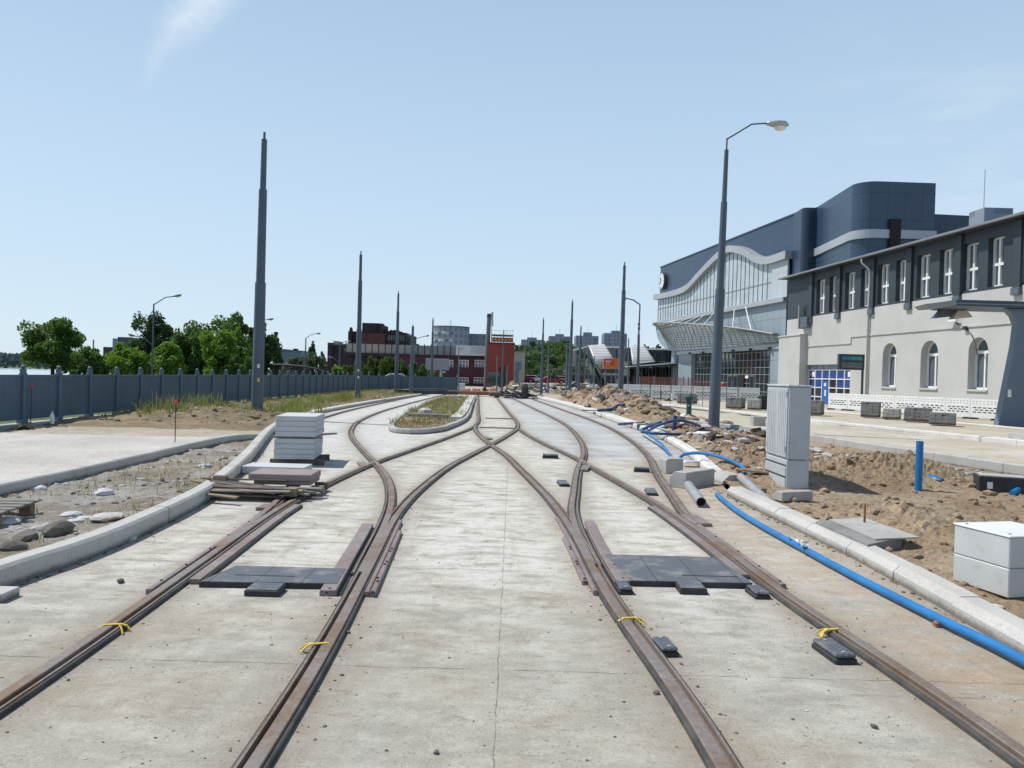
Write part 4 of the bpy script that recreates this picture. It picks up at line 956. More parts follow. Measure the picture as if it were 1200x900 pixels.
rubbish('stones and offcuts lying on the soil beside the black cable pit', 1108, 560, .5, .5, 22, 35, zE, ('block_concrete', 'stone_pale', 'block_dark'), (.06, .25), (.03, .08), .03)
# ================================================================== STATION
# ---- main hall
h0, h1 = (25.3, 67.7), (20.0, 103.0); H = Fr(h0, h1)
def pl(px, py, fr):
    """where the sight line through a photo point meets a facade plane -> (s, z)"""
    x, y, w = ray(px, py); inv = fr.m.inverted(); a = inv @ Vector((0, 0, HC)); b = inv @ Vector((x, y, HC+w)); t = a.y/(a.y-b.y); q = a+(b-a)*t
    return q.x, q.z
hall = thing('station_hall', 'large station hall with navy cladding, silver wave band, clock wall and glass front', 'building', (25.3, 67.7, 0))
WAVE = [(2.5, 13.15), (4.2, 13.1), (6.5, 13.15), (8.7, 13.65), (11.2, 14.7), (13.2, 15.3), (15.2, 15.65), (17, 15.5), (18.8, 15.1), (21, 14.5), (23.5, 13.75), (26.9, 12.75), (31.8, 12.55), (38.9, 12.75)]
WV = [(q, s) for s, q in WAVE]; wv = [(p[1], p[0]) for p in interp(WV, .4, 2)]   # (s, z lower edge of band)
# navy upper volume (front set back behind the band)
a = MB(); a.prism([(1.2, -.45), (38.6, -.45), (38.6, -26), (1.2, -26)], 9.4, 17.15, H.m); a.build('upper_cladding', 'navy_panel', hall)
a = MB(); a.prism([(1.1, -.38), (38.7, -.38), (38.7, -26.1), (1.1, -26.1)], 17.16, 17.32, H.m); a.build('coping', 'navy_dark', hall)
# glass band between sill and wave
poly = [(2.6, 9.6), (38.4, 9.6)]+[(s, z+.02) for s, z in wv[::-1] if 2.6 <= s <= 38.4]
a = MB(); a.slabz(poly, -.3, -.1, H.m); a.build('glass_band', 'sky_reflect_glass', hall)
def wz(s): return lerp_tab([(z, ss) for ss, z in wv], s)
s = 5.7
for s in [5.7+i*.98 for i in range(34)]:
    a = MB(); a.rbox(s-.04, s+.04, -.099, -.06, 9.7, wz(s)+.05, .008, H.m); a.build('mullion', 'mullion_dark', hall)
a = MB(); a.box(2.7, 38.3, -.098, -.06, 11.35, 11.45, H.m); a.build('transom', 'mullion', hall)
a = MB(); a.box(2.6, 5.6, -.09, .05, 9.7, 13.1, H.m); a.build('side_panel', 'pale_panel', hall)
# silver wave band
a = MB(); top = [(s, z+.72) for s, z in wv]; low = [(s, z) for s, z in wv]
n = len(wv); v = [(s, .38, z) for s, z in low]+[(s, .38, z) for s, z in top]+[(s, -.46, z) for s, z in low]+[(s, -.46, z) for s, z in top]
f = []
for i in range(n-1): f += [(i, i+1, n+i+1, n+i), (n+i, n+i+1, 3*n+i+1, 3*n+i), (i+1, i, 2*n+i, 2*n+i+1)]
f += [(0, n, 3*n, 2*n), (n-1, 2*n-1+0, 4*n-1, 3*n-1)]
a.add(v, f, None, H.m); a.build('wave_band', 'silver_band', hall, smooth=True)
a = MB(); a.rbox(2.6, 39.0, -.4, .40, 9.22, 9.68, .03, H.m); a.build('sill_band', 'silver_band', hall)
# grey wall below, with the rounded far corner
tail = [(2.7, 5.55), (29.7, 5.5), (32.6, 5.58), (34.6, 5.95), (36.4, 6.6), (37.6, 7.4), (38.4, 8.4), (38.6, 9.22), (2.7, 9.22)]
a = MB(); a.slabz(tail, -6, 0, H.m); a.build('lower_wall', 'grey_panel', hall)
a = MB(); a.box(2.6, 5.45, -8, -.01, 0, 5.55, H.m); a.build('pier', 'grey_panel', hall)
a = MB(); a.box(25.3, 29.6, -6, -.02, 0, 5.52, H.m); a.build('pier', 'grey_panel', hall)
x = H(33.6, -1.2, 0); a = MB(); a.cyl(x, x+Vector((0, 0, 7.2)), .62, n=24); a.build('column', 'grey_panel', hall, smooth=True)
a = MB(); a.box(3.5, 38, -25, -8.2, 0, 9.4, H.m); a.build('inner_wall', 'navy_dark', hall)
# entrance glazing
a = MB(); a.box(5.45, 25.3, -.62, -.5, .05, 5.5, H.m); eg = a.build('entrance_glazing', 'dark_glass', hall)
a = MB(); a.box(5.45, 25.3, -8.1, -.7, 5.3, 5.5, H.m); a.build('soffit', 'grey_panel', hall)
for i in range(22):
    s = 5.5+i*.94; a = MB(); a.rbox(s-.028, s+.028, -.499, -.40, .05, 5.5, .008, H.m); a.build('mullion', 'mullion', eg)
for z in (.12, .85, 1.65, 2.55, 3.25, 4.0, 4.75, 5.4):
    a = MB(); a.box(5.46, 25.28, -.498, -.42, z-.028, z+.028, H.m); a.build('transom', 'mullion', eg)
for s0, s1, mt in ((11.75, 13.1, 'door_dark'), (13.2, 14.3, 'mullion_dark'), (9.4, 10.4, 'mullion_dark'), (14.6, 15.6, 'mullion_dark')):
    a = MB(); a.box(s0, s1, -.497, -.36, .05, 2.5, H.m); a.build('door', mt, eg)
    if mt != 'door_dark':
        a = MB(); a.box(s0+.12, s1-.12, -.359, -.35, .2, 2.35, H.m); a.build('door_glass', 'dark_glass', eg)
a = MB(); a.box(10.6, 11.3, -.35, -.30, 2.15, 2.45, H.m); a.build('small_sign', 'sign_white', eg)
# clock
cs, cz = pl(775.8, 328.8, H); cc = H(min(cs, 37.2), 0, cz)
on = Vector((H.m[0][1], H.m[1][1], 0)); sd = Vector((H.m[0][0], H.m[1][0], 0))
ck = thing('wall_clock', 'round white clock on the navy wall at the far end of the station hall', 'clock', cc)
p = H(37.0, -.46, cz); a = MB(); a.cyl(p, p+on*.42, 1.15, n=32); a.build('case', 'anthracite', ck)
a = MB(); a.cyl(p+on*.42, p+on*.44, 1.05, n=32); fa = a.build('dial', 'sign_white', ck)
for an, L, w in ((2.2, .8, .06), (.6, .55, .08)):
    a = MB(); q = p+on*.445; dv = sd*math.sin(an)+Vector((0, 0, math.cos(an))); a.cyl(q, q+dv*L, w, n=6); a.build('hand', 'door_dark', fa)
for k in range(12):
    an = k*math.pi/6; dv = sd*math.sin(an)+Vector((0, 0, math.cos(an))); a = MB(); a.cyl(p+on*.441+dv*.82, p+on*.446+dv*.97, .035, n=5); a.build('hour_mark', 'door_dark', fa)
# corner volume and its rounded edges
def arc(cx, cy, r, a0, a1, n=8): return [(cx+r*math.cos(a0+(a1-a0)*i/n), cy+r*math.sin(a0+(a1-a0)*i/n)) for i in range(n+1)]
wing = [(26.0, 70)]+[(26.25, 67.0)]+arc(27.3, 59.7, 1.4, math.pi, 1.5*math.pi)+[(31.7, 58.4), (31.7, 80), (26, 80)]
a = MB(); a.prism(wing, 6.5, 17.25); a.build('corner_wing', 'navy_panel', hall)
wo = [(25.9, 70), (26.1, 67.0)]+arc(27.3, 59.7, 1.56, math.pi, 1.5*math.pi)+[(31.8, 58.24), (31.8, 80), (25.9, 80)]
a = MB(); a.prism(wo, 12.95, 13.6); a.build('corner_band', 'silver_band', hall)
a = MB(); a.box(28.2, 29.0, 58.05, 58.3, 11.0, 14.4); a.build('wall_slot', 'door_dark', hall)
a = MB(); a.prism([(25.2, 70)]+arc(25.6, 67.9, .5, math.pi, 1.5*math.pi, 4)+[(26.4, 67.4), (26.4, 70)], 9.4, 17.2); a.build('rounded_end', 'navy_dark', hall)
a = MB(); a.prism([(31.7, 59.2), (41, 60.0), (41, 80), (31.7, 80)], 6, 15.1); a.build('rear_block', 'navy_dark', hall)
# canopy over the entrance
can = thing('entrance_canopy', 'leaf-shaped white lattice canopy hung over the station entrance', 'canopy', H(15, 1, 5.4))
INN = [(3.0, 0.0, 5.45), (10, .0, 5.45), (18, .0, 5.45), (25, .0, 5.5), (30, .02, 5.6), (34, .05, 6.9), (36.5, .15, 8.2)]
OUT = [(3.6, .7, 6.3), (9, 1.6, 7.1), (15, 2.3, 7.75), (21, 2.75, 8.3), (27, 2.95, 8.8), (32, 2.6, 9.0), (36.5, .3, 8.7)]
def along(Pts, t):
    u = t*(len(Pts)-1); i = min(int(u), len(Pts)-2); f_ = u-i; a_, b_ = Vector(Pts[i]), Vector(Pts[i+1]); p0 = Vector(Pts[max(i-1, 0)]); p3 = Vector(Pts[min(i+2, len(Pts)-1)])
    return .5*((2*a_)+(-p0+b_)*f_+(2*p0-5*a_+4*b_-p3)*f_*f_+(-p0+3*a_-3*b_+p3)*f_**3)
def surf(t, u): 
    q = along(INN, t)*(1-u)+along(OUT, t)*u; q.z += .35*math.sin(math.pi*u); return H(q.x, q.y, q.z)
for P_ in (INN, OUT):
    a = MB(); a.tube([H(*along(P_, i/40)) for i in range(41)], .075, 6); a.build('edge_beam', 'silver_band', can, smooth='all')
for k in range(1, 13):
    a = MB(); a.tube([surf(i/40, k/13) for i in range(41)], .055, 4); a.build('slat', 'lattice', can)
for k in range(34):
    a = MB(); a.tube([surf(.01+k/34, i/6) for i in range(7)], .04, 4); a.build('rib', 'lattice', can)
a = MB(); a.add([surf(i/30, j/4)+Vector((0, 0, .09)) for i in range(31) for j in range(5)], [(i*5+j, i*5+j+1, (i+1)*5+j+1, (i+1)*5+j) for i in range(30) for j in range(4)]); a.build('roof_glass', 'lattice', can, smooth='all', fix=False) if False else None
a = MB(); a.rbox(2.8, 30, .02, .16, 4.95, 5.4, .02, H.m); a.build('fascia', 'silver_band', can)
for s in (5, 9, 13, 17, 21, 25):
    a = MB(); a.rbox(s, s+.3, .17, .4, 4.95, 5.15, .02, H.m); a.build('floodlight', 'anthracite', can)
for i in range(9):
    s = 9+i*2.6; a = MB(); a.cyl(H(s+1.2 if i < 5 else s, .4, 9.35), surf(min(.97, .12+i*.09), .8), .05, n=8); a.build('stay_rod', 'frame_white', can)
# ---- long building
A0, A1 = (26.9, 42.0), (24.2, 68.0); B = Fr(A0, A1); inw = -.5
lb = thing('station_wing', 'long white station wing with arched windows below and a dark upper storey', 'building', (26.9, 42, 0))
S0, S1 = -24.0, 26.2
arches = [(9.9, 11.5), (5.6, 7.3), (1.3, 2.9), (-3.1, -1.5), (-7.4, -5.8), (-11.8, -10.2)]
arches.sort()
a = MB(); a.box(S0, 15.6, inw, 0, 0, 1.72, B.m); a.box(22.6, S1, inw, 0, 0, 1.72, B.m); a.box(S0, S1, inw, 0, 5.0, 7.35, B.m)
prev = S0
for s0, s1 in arches+[(15.6, 22.6)]:
    a.box(prev, s0, inw, 0, 1.72, 5.0, B.m); prev = s1
a.box(22.6, S1, inw, 0, 1.72, 5.0, B.m); a.box(15.6, 22.6, inw, 0, 3.35, 5.0, B.m)
for s0, s1 in arches:
    r = (s1-s0)/2; c = (s0+s1)/2; zc = 4.72-r
    pts = [(s0, zc)]+[(c-r*math.cos(k*math.pi/14), zc+r*math.sin(k*math.pi/14)) for k in range(1, 14)]+[(s1, zc)]
    for (xa, za), (xb, zb) in zip(pts, pts[1:]):
        a.add([(xa, 0, za), (xb, 0, zb), (xb, 0, 5.0), (xa, 0, 5.0), (xa, inw, za), (xb, inw, zb), (xb, inw, 5.0), (xa, inw, 5.0)], [(0, 1, 2, 3), (4, 7, 6, 5), (0, 4, 5, 1), (3, 2, 6, 7)], None, B.m)
wl = a.build('wall', 'stucco', lb)
for s0, s1 in arches:
    r = (s1-s0)/2; c = (s0+s1)/2; zc = 4.72-r
    poly = [(s0-.02, 1.7), (s1+.02, 1.7), (s1+.02, zc)]+[(c+(r+.02)*math.cos(k*math.pi/14), zc+(r+.02)*math.sin(k*math.pi/14)) for k in range(1, 14)]+[(s0-.02, zc)]
    a = MB(); a.slabz(poly, inw-.06, inw-.02, B.m); w_ = a.build('window', 'window_glass', lb)
    a = MB()
    for x0, x1, z0_, z1_ in ((s0, s0+.12, 1.75, zc), (s1-.12, s1, 1.75, zc), (c-.06, c+.06, 1.76, zc-.1), (s0, s1, 1.72, 1.84), (s0, s1, zc-.12, zc+.06)): a.box(x0, x1, inw-.02, inw+.06, z0_, z1_, B.m)
    ring = []
    for k in range(15): 
        t_ = k*math.pi/14; ring.append((c-r*math.cos(t_), zc+r*math.sin(t_), c-(r-.1)*math.cos(t_), zc+(r-.1)*math.sin(t_)))
    for q0, q1 in zip(ring, ring[1:]): a.slabz([(q0[0], q0[1]), (q1[0], q1[1]), (q1[2], q1[3]), (q0[2], q0[3])], inw-.019, inw+.05, B.m)
    a.build('frame', 'frame_white', w_)
    a = MB(); a.rbox(s0-.06, s1+.06, -.2, .09, 1.60, 1.718, .01, B.m); a.build('sill', 'stucco', w_)
# upper storey
ups = []
r_ = [19.8, 17.9, 15.4, 13.4, 11.1, 9.1, 6.7, 4.6, 2.4, .4, -1.8, -3.9, -6.1, -8.2, -10.4, -12.5]
for i, s in enumerate(r_): ups.append((s, s+(1.35 if i % 2 == 0 else 1.2)))
ups.sort()
a = MB(); prev = S0
for s0, s1 in ups: a.box(prev, s0, -.45, -.03, 7.35, 10.95, B.m); a.box(s0, s1, -.45, -.03, 10.3, 10.95, B.m); a.box(s0, s1, -.45, -.03, 7.35, 7.5, B.m); prev = s1
a.box(prev, S1, -.45, -.03, 7.35, 10.95, B.m); a.build('upper_wall', 'anthracite', lb)
for s0, s1 in ups:
    a = MB(); a.box(s0, s1, -.52, -.46, 7.5, 10.3, B.m); w_ = a.build('window', 'window_glass', lb)
    a = MB(); c = (s0+s1)/2+.1
    for x0, x1, z0_, z1_ in ((s0+.0, s0+.3, 7.5, 10.3), (s1-.12, s1, 7.5, 10.3), (c-.07, c+.07, 7.62, 10.2), (s0, s1, 7.5, 7.62), (s0, s1, 10.2, 10.3), (s0, s1, 8.7, 8.86)): a.box(x0, x1, -.46, -.34+.01*(z0_ == 8.7), z0_, z1_, B.m)
    a.build('frame', 'frame_white', w_)
for s in (21.9, 17.55, 13.0, 8.7, 3.95, -.75, -5.1, -9.4):
    a = MB(); a.rbox(s-.28, s+.28, -.02, .14, 7.0, 10.9, .01, B.m); a.build('pilaster', 'anthracite', lb)
    a = MB(); a.rbox(s-.30, s+.30, -.01, .2, 6.85, 7.25, .01, B.m); a.build('pilaster_foot', 'mullion_dark', lb)
# eaves and roof
a = MB(); a.prism([(S0, -.5), (26.6, -.5), (26.6, .62), (S0, .62)], 10.955, 11.03, B.m); a.build('eaves', 'roof_dark', lb)
a = MB(); a.rbox(S0, 26.7, .60, .74, 10.93, 11.08, .02, B.m); a.build('gutter', 'roof_edge', lb)
a = MB(); a.add([(S0, .7, 11.06), (26.65, .7, 11.06), (26.65, -6, 12.9), (S0, -6, 12.9), (S0, -12, 11.0), (26.65, -12, 11.0)], [(0, 1, 2, 3), (3, 2, 5, 4)], None, B.m); a.build('roof', 'roof_edge', lb, fix=False)
a = MB(); a.box(S0, S1, -12, -.6, 0, 10.9, B.m); a.build('core', 'anthracite', lb)
p = ap(1147, 258, 45.5); a = MB(); a.rbox(p.x, p.x+1.7, 45.0, 46.5, 10.5, ap(1147, 245, 45.5).z, .02); a.build('chimney', 'block_wall_far', lb)
p = ap(1154, 245, 45.5); a = MB(); a.cyl((p.x, 45.6, 12), (p.x, 45.6, ap(1154, 198, 45.5).z), .025, n=5); a.build('aerial', 'galv', lb)
# ledge on the facade, stepped
a = MB(); a.box(S0, 15.65, .001, .07, 5.34, 5.44, B.m); a.build('ledge', 'stucco', lb); a = MB(); a.box(15.55, 22.5, .001, .07, 4.86, 4.96, B.m); a.box(15.55, 15.65, .001, .07, 4.961, 5.34, B.m); a.build('ledge', 'stucco', lb)
a = MB(); a.box(22.45, 26.4, .002, .6, 0, 5.8, B.m); blk = a.build('porch_block', 'stucco', lb); a = MB(); a.rbox(22.38, 26.5, .002, .67, 5.81, 5.93, .01, B.m); a.build('coping', 'stucco', blk)
# downpipe
a = MB(); a.tube([B(13.5, .62, 10.95), B(13.5, .6, 10.6), B(13.2, .16, 10.1), B(13.2, .12, 9.4), B(13.2, .12, .1)], .075, 8); a.build('downpipe', 'galv', lb, smooth='all')
# entrance of the wing with blue panels
a = MB(); a.box(15.6, 22.6, -.45, -.35, .02, 3.35, B.m); dr = a.build('entrance', 'dark_glass', lb)
cols = [15.75+i*1.13 for i in range(7)]
for i in range(6):
    a = MB(); a.box(cols[i]+.04, cols[i+1]-.04, -.348, -.33, 2.95, 3.33, B.m); a.build('top_panel', 'grey_panel', dr)
    a = MB(); a.box(cols[i]+.04, cols[i+1]-.04, -.348, -.33, 2.25, 2.9, B.m); a.build('blue_panel', 'sign_blue' if False else 'blue_panel', dr)
    if i not in (2, 3): a = MB(); a.box(cols[i]+.04, cols[i+1]-.04, -.348, -.33, 1.55, 2.18, B.m); a.build('blue_panel', 'blue_panel', dr)
for z in (1.5, 2.2, 2.92, .75):
    a = MB(); a.box(15.6, 22.6, -.349, -.27, z-.04, z+.04, B.m); a.build('rail', 'frame_white', dr)
for c in cols: a = MB(); a.box(c-.04, c+.04, -.3485, -.26, .02, 2.88, B.m); a.build('post', 'frame_white', dr)
a = MB(); a.box(cols[3]+.1, cols[4]-.1, -.255, -.24, .05, 2.05, B.m); dd = a.build('door_leaf', 'sign_blue', dr)
for z, s_ in ((1.75, .3), (1.2, .22), (.95, .22)): a = MB(); a.box(cols[3]+.4, cols[3]+.4+s_, -.239, -.235, z-.12, z+.12, B.m); a.build('pictogram', 'sign_white', dd)
a = MB(); a.box(cols[2]+.1, cols[3]-.1, -.3475, -.34, .05, 2.1, B.m); a.build('open_doorway', 'door_dark', dr)
# arrow + pictogram boards, left and right of the blue row
for sc_, dirn in ((cols[5]+.42, 1), (cols[0]+.55, -1)):
    a = MB(); a.box(sc_-.25, sc_+.2, -.329, -.325, 2.38, 2.78, B.m); a.build('pictogram', 'sign_white', dr)
    q = sc_+(.42 if dirn > 0 else -.42); a = MB(); a.slabz([(q-.08*dirn, 2.45), (q+.08*dirn, 2.58), (q-.08*dirn, 2.71)], -.329, -.325, B.m); a.build('arrow', 'sign_white', dr)
# ventilation box
a = MB(); a.rbox(21.8, 23.0, .01, .42, 6.45, 7.35, .02, B.m); ac = a.build('vent_unit', 'mullion_dark', lb); a = MB(); a.box(23.05, 23.15, .01, .5, 6.4, 8.4, B.m); a.build('bracket', 'galv', ac)
# camera and cable on the wall
t = thing('wall_camera', 'white surveillance camera with a cable on the white facade near the shelter', 'camera', B(4.2, .2, 5.6))
cs, cz = pl(1121, 375.5, B); a = MB(); a.rbox(cs-.35, cs+.35, .15, .33, cz-.12, cz+.12, .03, B.m); a.build('housing', 'frame_white', t)
a = MB(); a.cyl(B(cs-.2, 0, cz-.25), B(cs-.2, .24, cz-.1), .05, n=8); a.build('bracket', 'anthracite', t); a = MB(); a.rbox(cs-1.05, cs-.75, .01, .2, cz-.62, cz-.40, .02, B.m); a.build('junction', 'anthracite', t)
a = MB(); a.tube([B(*q) for q in ((cs-.95, .04, cz-.6), (cs-1.4, .04, cz-.95), (cs-1.75, .04, cz-1.5), (cs-1.9, .04, cz-2.1))], .03, 6); a.build('cable', 'anthracite', t)
# ---- tram stop shelter at the right edge
sh = thing('stop_shelter', 'blue-grey tram stop shelter with a slanting pillar and overhanging flat roof', 'shelter', (21.9, 33.4, .17))
Y0 = 33.3
def sp(px, py, Y=Y0): return ap(px, py, Y)
prof = [sp(1169, 504), sp(1179, 455), sp(1189, 405), sp(1192, 380), sp(1188, 370), sp(1180, 362), sp(1230, 362), sp(1240, 505)]
a = MB(); v = [(p.x, Y0, p.z) for p in prof]+[(p.x+.12, Y0+.55, p.z) for p in prof]; n = len(prof)
a.add(v, [tuple(range(n)), tuple(range(n, 2*n))[::-1]]+[(i, n+i, n+(i+1) % n, (i+1) % n) for i in range(n)]); pil = a.build('pillar', 'shelter_blue', sh)
q = sp(1182.5, 461); a = MB(); a.box(q.x-.06, q.x+.09, Y0-.012, Y0-.003, q.z-.16, q.z+.16); a.build('notice', 'sign_white', pil)
e0, e1 = sp(1121, 352, 33.0), sp(1083, 356, 36.5)
a = MB(); x0 = e0.x; zt = sp(1121, 351, 33).z; zb = sp(1121, 358.5, 33).z
a.add([(x0, 33, zb), (30, 33, zb), (30, 33, zt), (x0, 33, zt), (x0+.1, 35.2, zb), (30, 35.2, zb), (30, 35.2, zt+.03), (x0+.1, 35.2, zt+.03)], [(0, 1, 2, 3), (4, 7, 6, 5), (3, 2, 6, 7), (0, 4, 5, 1), (0, 3, 7, 4), (1, 5, 6, 2)]); a.build('roof', 'shelter_roof', sh)
a = MB(); a.box(x0, 30, 32.96, 32.995, zb+.10, zb+.13); a.build('fascia_line', 'mullion', sh)
tip = [(x0, 33.02, zb+.02), (x0, 33.02, zt-.02), (x0-1.2, 33.3, zt-.2), (x0-1.0, 33.3, zb-.12), (x0, 35.1, zt-.02), (x0, 35.1, zb+.02), (x0-1.2, 34.2, zt-.25), (x0-1.0, 34.2, zb-.12)]
a = MB(); a.add(tip, [(0, 1, 2, 3), (4, 5, 7, 6), (1, 4, 6, 2), (0, 3, 7, 5), (2, 6, 7, 3), (0, 5, 4, 1)]); a.build('roof_tip', 'shelter_soffit', sh)
a = MB(); q0, q1, q2, q3 = sp(1117, 374, 34.6), sp(1140, 371.5, 34.6), sp(1133, 363, 34.6), sp(1124, 362, 34.6)
a.add([q0, q1, q2, q3]+[p_+Vector((0, .4, 0)) for p_ in (q0, q1, q2, q3)], [(0, 1, 2, 3), (4, 7, 6, 5), (0, 4, 5, 1), (1, 5, 6, 2), (2, 6, 7, 3), (3, 7, 4, 0)]); a.build('flood_lamp', 'flood_back', sh)
a = MB(); q0, q1, q2, q3 = sp(1094, 373, 34.8), sp(1114, 371, 34.8), sp(1121, 363, 34.8), sp(1103, 364, 34.8)
a.add([q0, q1, q2, q3]+[p_+Vector((0, .3, 0)) for p_ in (q0, q1, q2, q3)], [(0, 1, 2, 3), (4, 7, 6, 5), (0, 4, 5, 1), (1, 5, 6, 2), (2, 6, 7, 3), (3, 7, 4, 0)]); a.build('flood_lamp', 'mullion_dark', sh)
a = MB(); q = sp(1116, 361, 34.7); a.rbox(q.x-.5, q.x+.5, 34.5, 35.1, q.z-.12, q.z+.12, .03); a.build('lamp_bracket', 'anthracite', sh)
x, y = gp(1197, 517, .17); a = MB(); a.rbox(x-.1, x+1.2, y-.3, y+.5, .16, .42, .02); a.build('foot_block', 'block_concrete', sh)
# ---- passenger display
q = ap(1010, 432, 50); t = thing('departure_display', 'dark departure display on a post in front of the blue-panelled entrance', 'display', (q.x, 50, .17))
a = MB(); a.cyl((q.x+.05, 50, .15), (q.x+.05, 50, q.z+.1), .075, n=10); a.build('post', 'anthracite', t)
p0, p1 = ap(981.5, 433, 50), ap(1012, 415.5, 50); a = MB(); a.rbox(p0.x, p1.x, 49.8, 50.1, p0.z, p1.z, .02); bd = a.build('case', 'anthracite', t)
w_ = p1.x-p0.x; h_ = p1.z-p0.z
for x0, x1, z0_, z1_, mt in ((.10, .5, .62, .84, 'lcd_blue'), (.5, .9, .62, .84, 'lcd_green'), (.10, .28, .12, .48, 'lcd_grey'), (.30, .9, .12, .48, 'lcd_grey')):
    a = MB(); a.box(p0.x+w_*x0, p0.x+w_*x1, 49.785, 49.797, p0.z+h_*z0_, p0.z+h_*z1_); a.build('screen', mt, bd)
# ---- white slotted barriers
def barrier_mesh(w=1.6, h=1.05):
    t = thing('plastic_barrier', 'x', 'barrier', (0, 0, 0), 0, 'white slotted barriers in front of the station')
    a = MB(); bars = [(.08, .30), (.42, .50), (.60, .68), (.78, .86), (.94, h)]
    a.rbox(0, w, -.02, .02, .08, h, .01); a.build('panel', 'white_plastic', t, local=True)
    for j, z in enumerate((.34, .46, .58)):
        for k in range(5):
            x = .14+k*.29+(.12 if j == 1 else 0)
            if x+.2 < w-.05: a = MB(); a.box(x, x+.2, -.024, -.0205, z, z+.055); a.build('slot', 'slot_dark', t, local=True)
    for j, z in enumerate((.80, .92)):
        for k in range(7):
            a = MB(); x = .1+k*.21; a.box(x, x+.12, -.023, -.0205, z, z+.025); a.build('slot', 'mullion', t, local=True)
    for x in (.15, w-.25): a = MB(); a.rbox(x, x+.12, -.3, .3, 0, .09, .01); a.build('foot', 'black_rubber', t, local=True)
    a = MB(); a.rbox(-.03, .0, -.03, .03, .05, h+.03, .008); a.build('hinge_post', 'white_plastic', t, local=True)
    return t
near = [(972, 483), (994, 485), (1020, 487), (1049, 489), (1077, 491), (1109, 494), (1138, 496), (1172, 498.5)]
Lb_ = [(20.3, 49.4), (24.9, 38.9)]
def onl(px):
    for i in range(400):
        t_ = i/399*1.15-.05; x = Lb_[0][0]+(Lb_[1][0]-Lb_[0][0])*t_; y = Lb_[0][1]+(Lb_[1][1]-Lb_[0][1])*t_
        if x/y*900+600 >= px: return (x, y)
    return (x, y)
src = None; lab = ['leftmost white slotted barrier beside the open blue door', 'second white slotted barrier from the blue door', 'white slotted barrier directly behind the tallest pallet of grey pavers', 'white slotted barrier behind the low beige pavers', 'white slotted barrier below the second arched window', 'white slotted barrier below the third arched window, left one', 'white slotted barrier just left of the shelter pillar']
for i in range(7):
    a_, b_ = onl(near[i][0]), onl(near[i+1][0]); an = math.atan2(b_[1]-a_[1], b_[0]-a_[0]); L = math.dist(a_, b_)
    if src is None: src = barrier_mesh(); src['label'] = lab[0]; src.location = (*a_, .17); src.rotation_euler = (0, 0, an); src.scale = (L/1.63, 1, 1)
    else: copy_thing(src, (*a_, .17), an, lab[i], (L/1.63, 1, 1))
far_l = ['right end', 'second from the right end', 'third from the right end', 'fourth from the right end', 'fifth from the right end', 'sixth from the right end', 'seventh from the right end']
for i in range(7): copy_thing(src, (19.9-1.72*(i+1), 61.5+.25*i, .17), .0, 'white slotted barrier before the glass entrance, %s of its row' % far_l[i], (1.05, 1, 1.1))
# ---- pallets of pavers
def paver_pallet(label, px0, px1, py0, py1, mat, z=.17, dep=1.0, rows=5):
    cx = (px0+px1)/2; x, y = gp(cx, py1, z); w = (px1-px0)*y/900; h = (py1-py0)*y/900
    t = thing('paver_pallet', label, 'paver pallet', (x, y, z), 0, 'pallets of concrete pavers'); an = -.55; w *= .72
    m = rz((x, y+.3, z), an); hp = min(.14, h*.2)
    for k in (-.4, 0, .4): a = MB(); a.rbox(-w/2, w/2, k*dep-.05, k*dep+.05, 0, hp*.7, .004, m); a.build('bearer', 'dark_wood', t)
    a = MB(); a.rbox(-w/2, w/2, -dep/2, dep/2, hp*.72, hp, .004, m); a.build('deck', 'old_wood', t)
    k = max(2, int((h-hp)/.12)); dz = (h-hp)/k; rr = random.Random(int(px0))
    st = MB()
    for r in range(k):
        n_ = max(2, int(w/.22)); dx = w/n_
        for i in range(n_):
            for j in range(4):
                if r == k-1 and rr.random() < .18: continue
                g_ = rr.uniform(0, .012); st.rbox(-w/2+i*dx+.004, -w/2+(i+1)*dx-.004, -dep/2+j*dep/4+.004-g_, -dep/2+(j+1)*dep/4-.004-g_, hp+r*dz+.002, hp+(r+1)*dz-.004, .008, m)
    st.build('paver_stack', mat, t); return t
paver_pallet('tallest pallet stack of dark grey pavers in the row before the white wing', 1010, 1037, 471, 489, 'block_dark')
paver_pallet('low beige paver stack between two taller grey paver pallets', 1036, 1061, 479, 491, 'block_concrete')
paver_pallet('wide pallet of grey pavers below the second arched window', 1060, 1099, 478, 494, 'block_dark')
paver_pallet('low pallet of grey pavers nearest the shelter', 1090, 1128, 484, 498, 'block_dark')
paver_pallet('dark paver pallet behind the utility cabinet, by the blue door', 934, 971, 469, 486, 'block_dark')
paver_pallet('pale paver pallet right of the tall stepped lamp post', 852, 876, 466, 479, 'block_dark')
paver_pallet('paver pallet before the glass entrance, left of the black bins', 877, 897, 468, 480, 'block_concrete')
paver_pallet('dark square paver pallet left of the tall stepped lamp post', 793, 820, 461, 473, 'block_dark')
paver_pallet('dark paver pallet behind the fence of the far forecourt', 770, 780, 458, 468, 'block_dark')
# bins near the cabinet
for px, lab in ((893, 'black bin left of the utility cabinet top'), (921, 'black bin seen just above the utility cabinet')):
    x, y = gp(px+3, 480, .17); t = thing('waste_bin', lab, 'bin', (x, y, .17), 0, 'black bins'); h = ap(px, 463, y).z
    a = MB(); a.lathe((x, y, .17), [(.32, 0), (.38, .1), (.42, h-.35), (.40, h-.3)], 4); a.build('body', 'black_rubber', t); a = MB(); a.lathe((x, y, h-.13), [(.45, 0), (.46, .06), (.3, .14)], 4); a.build('lid', 'black_rubber', t)
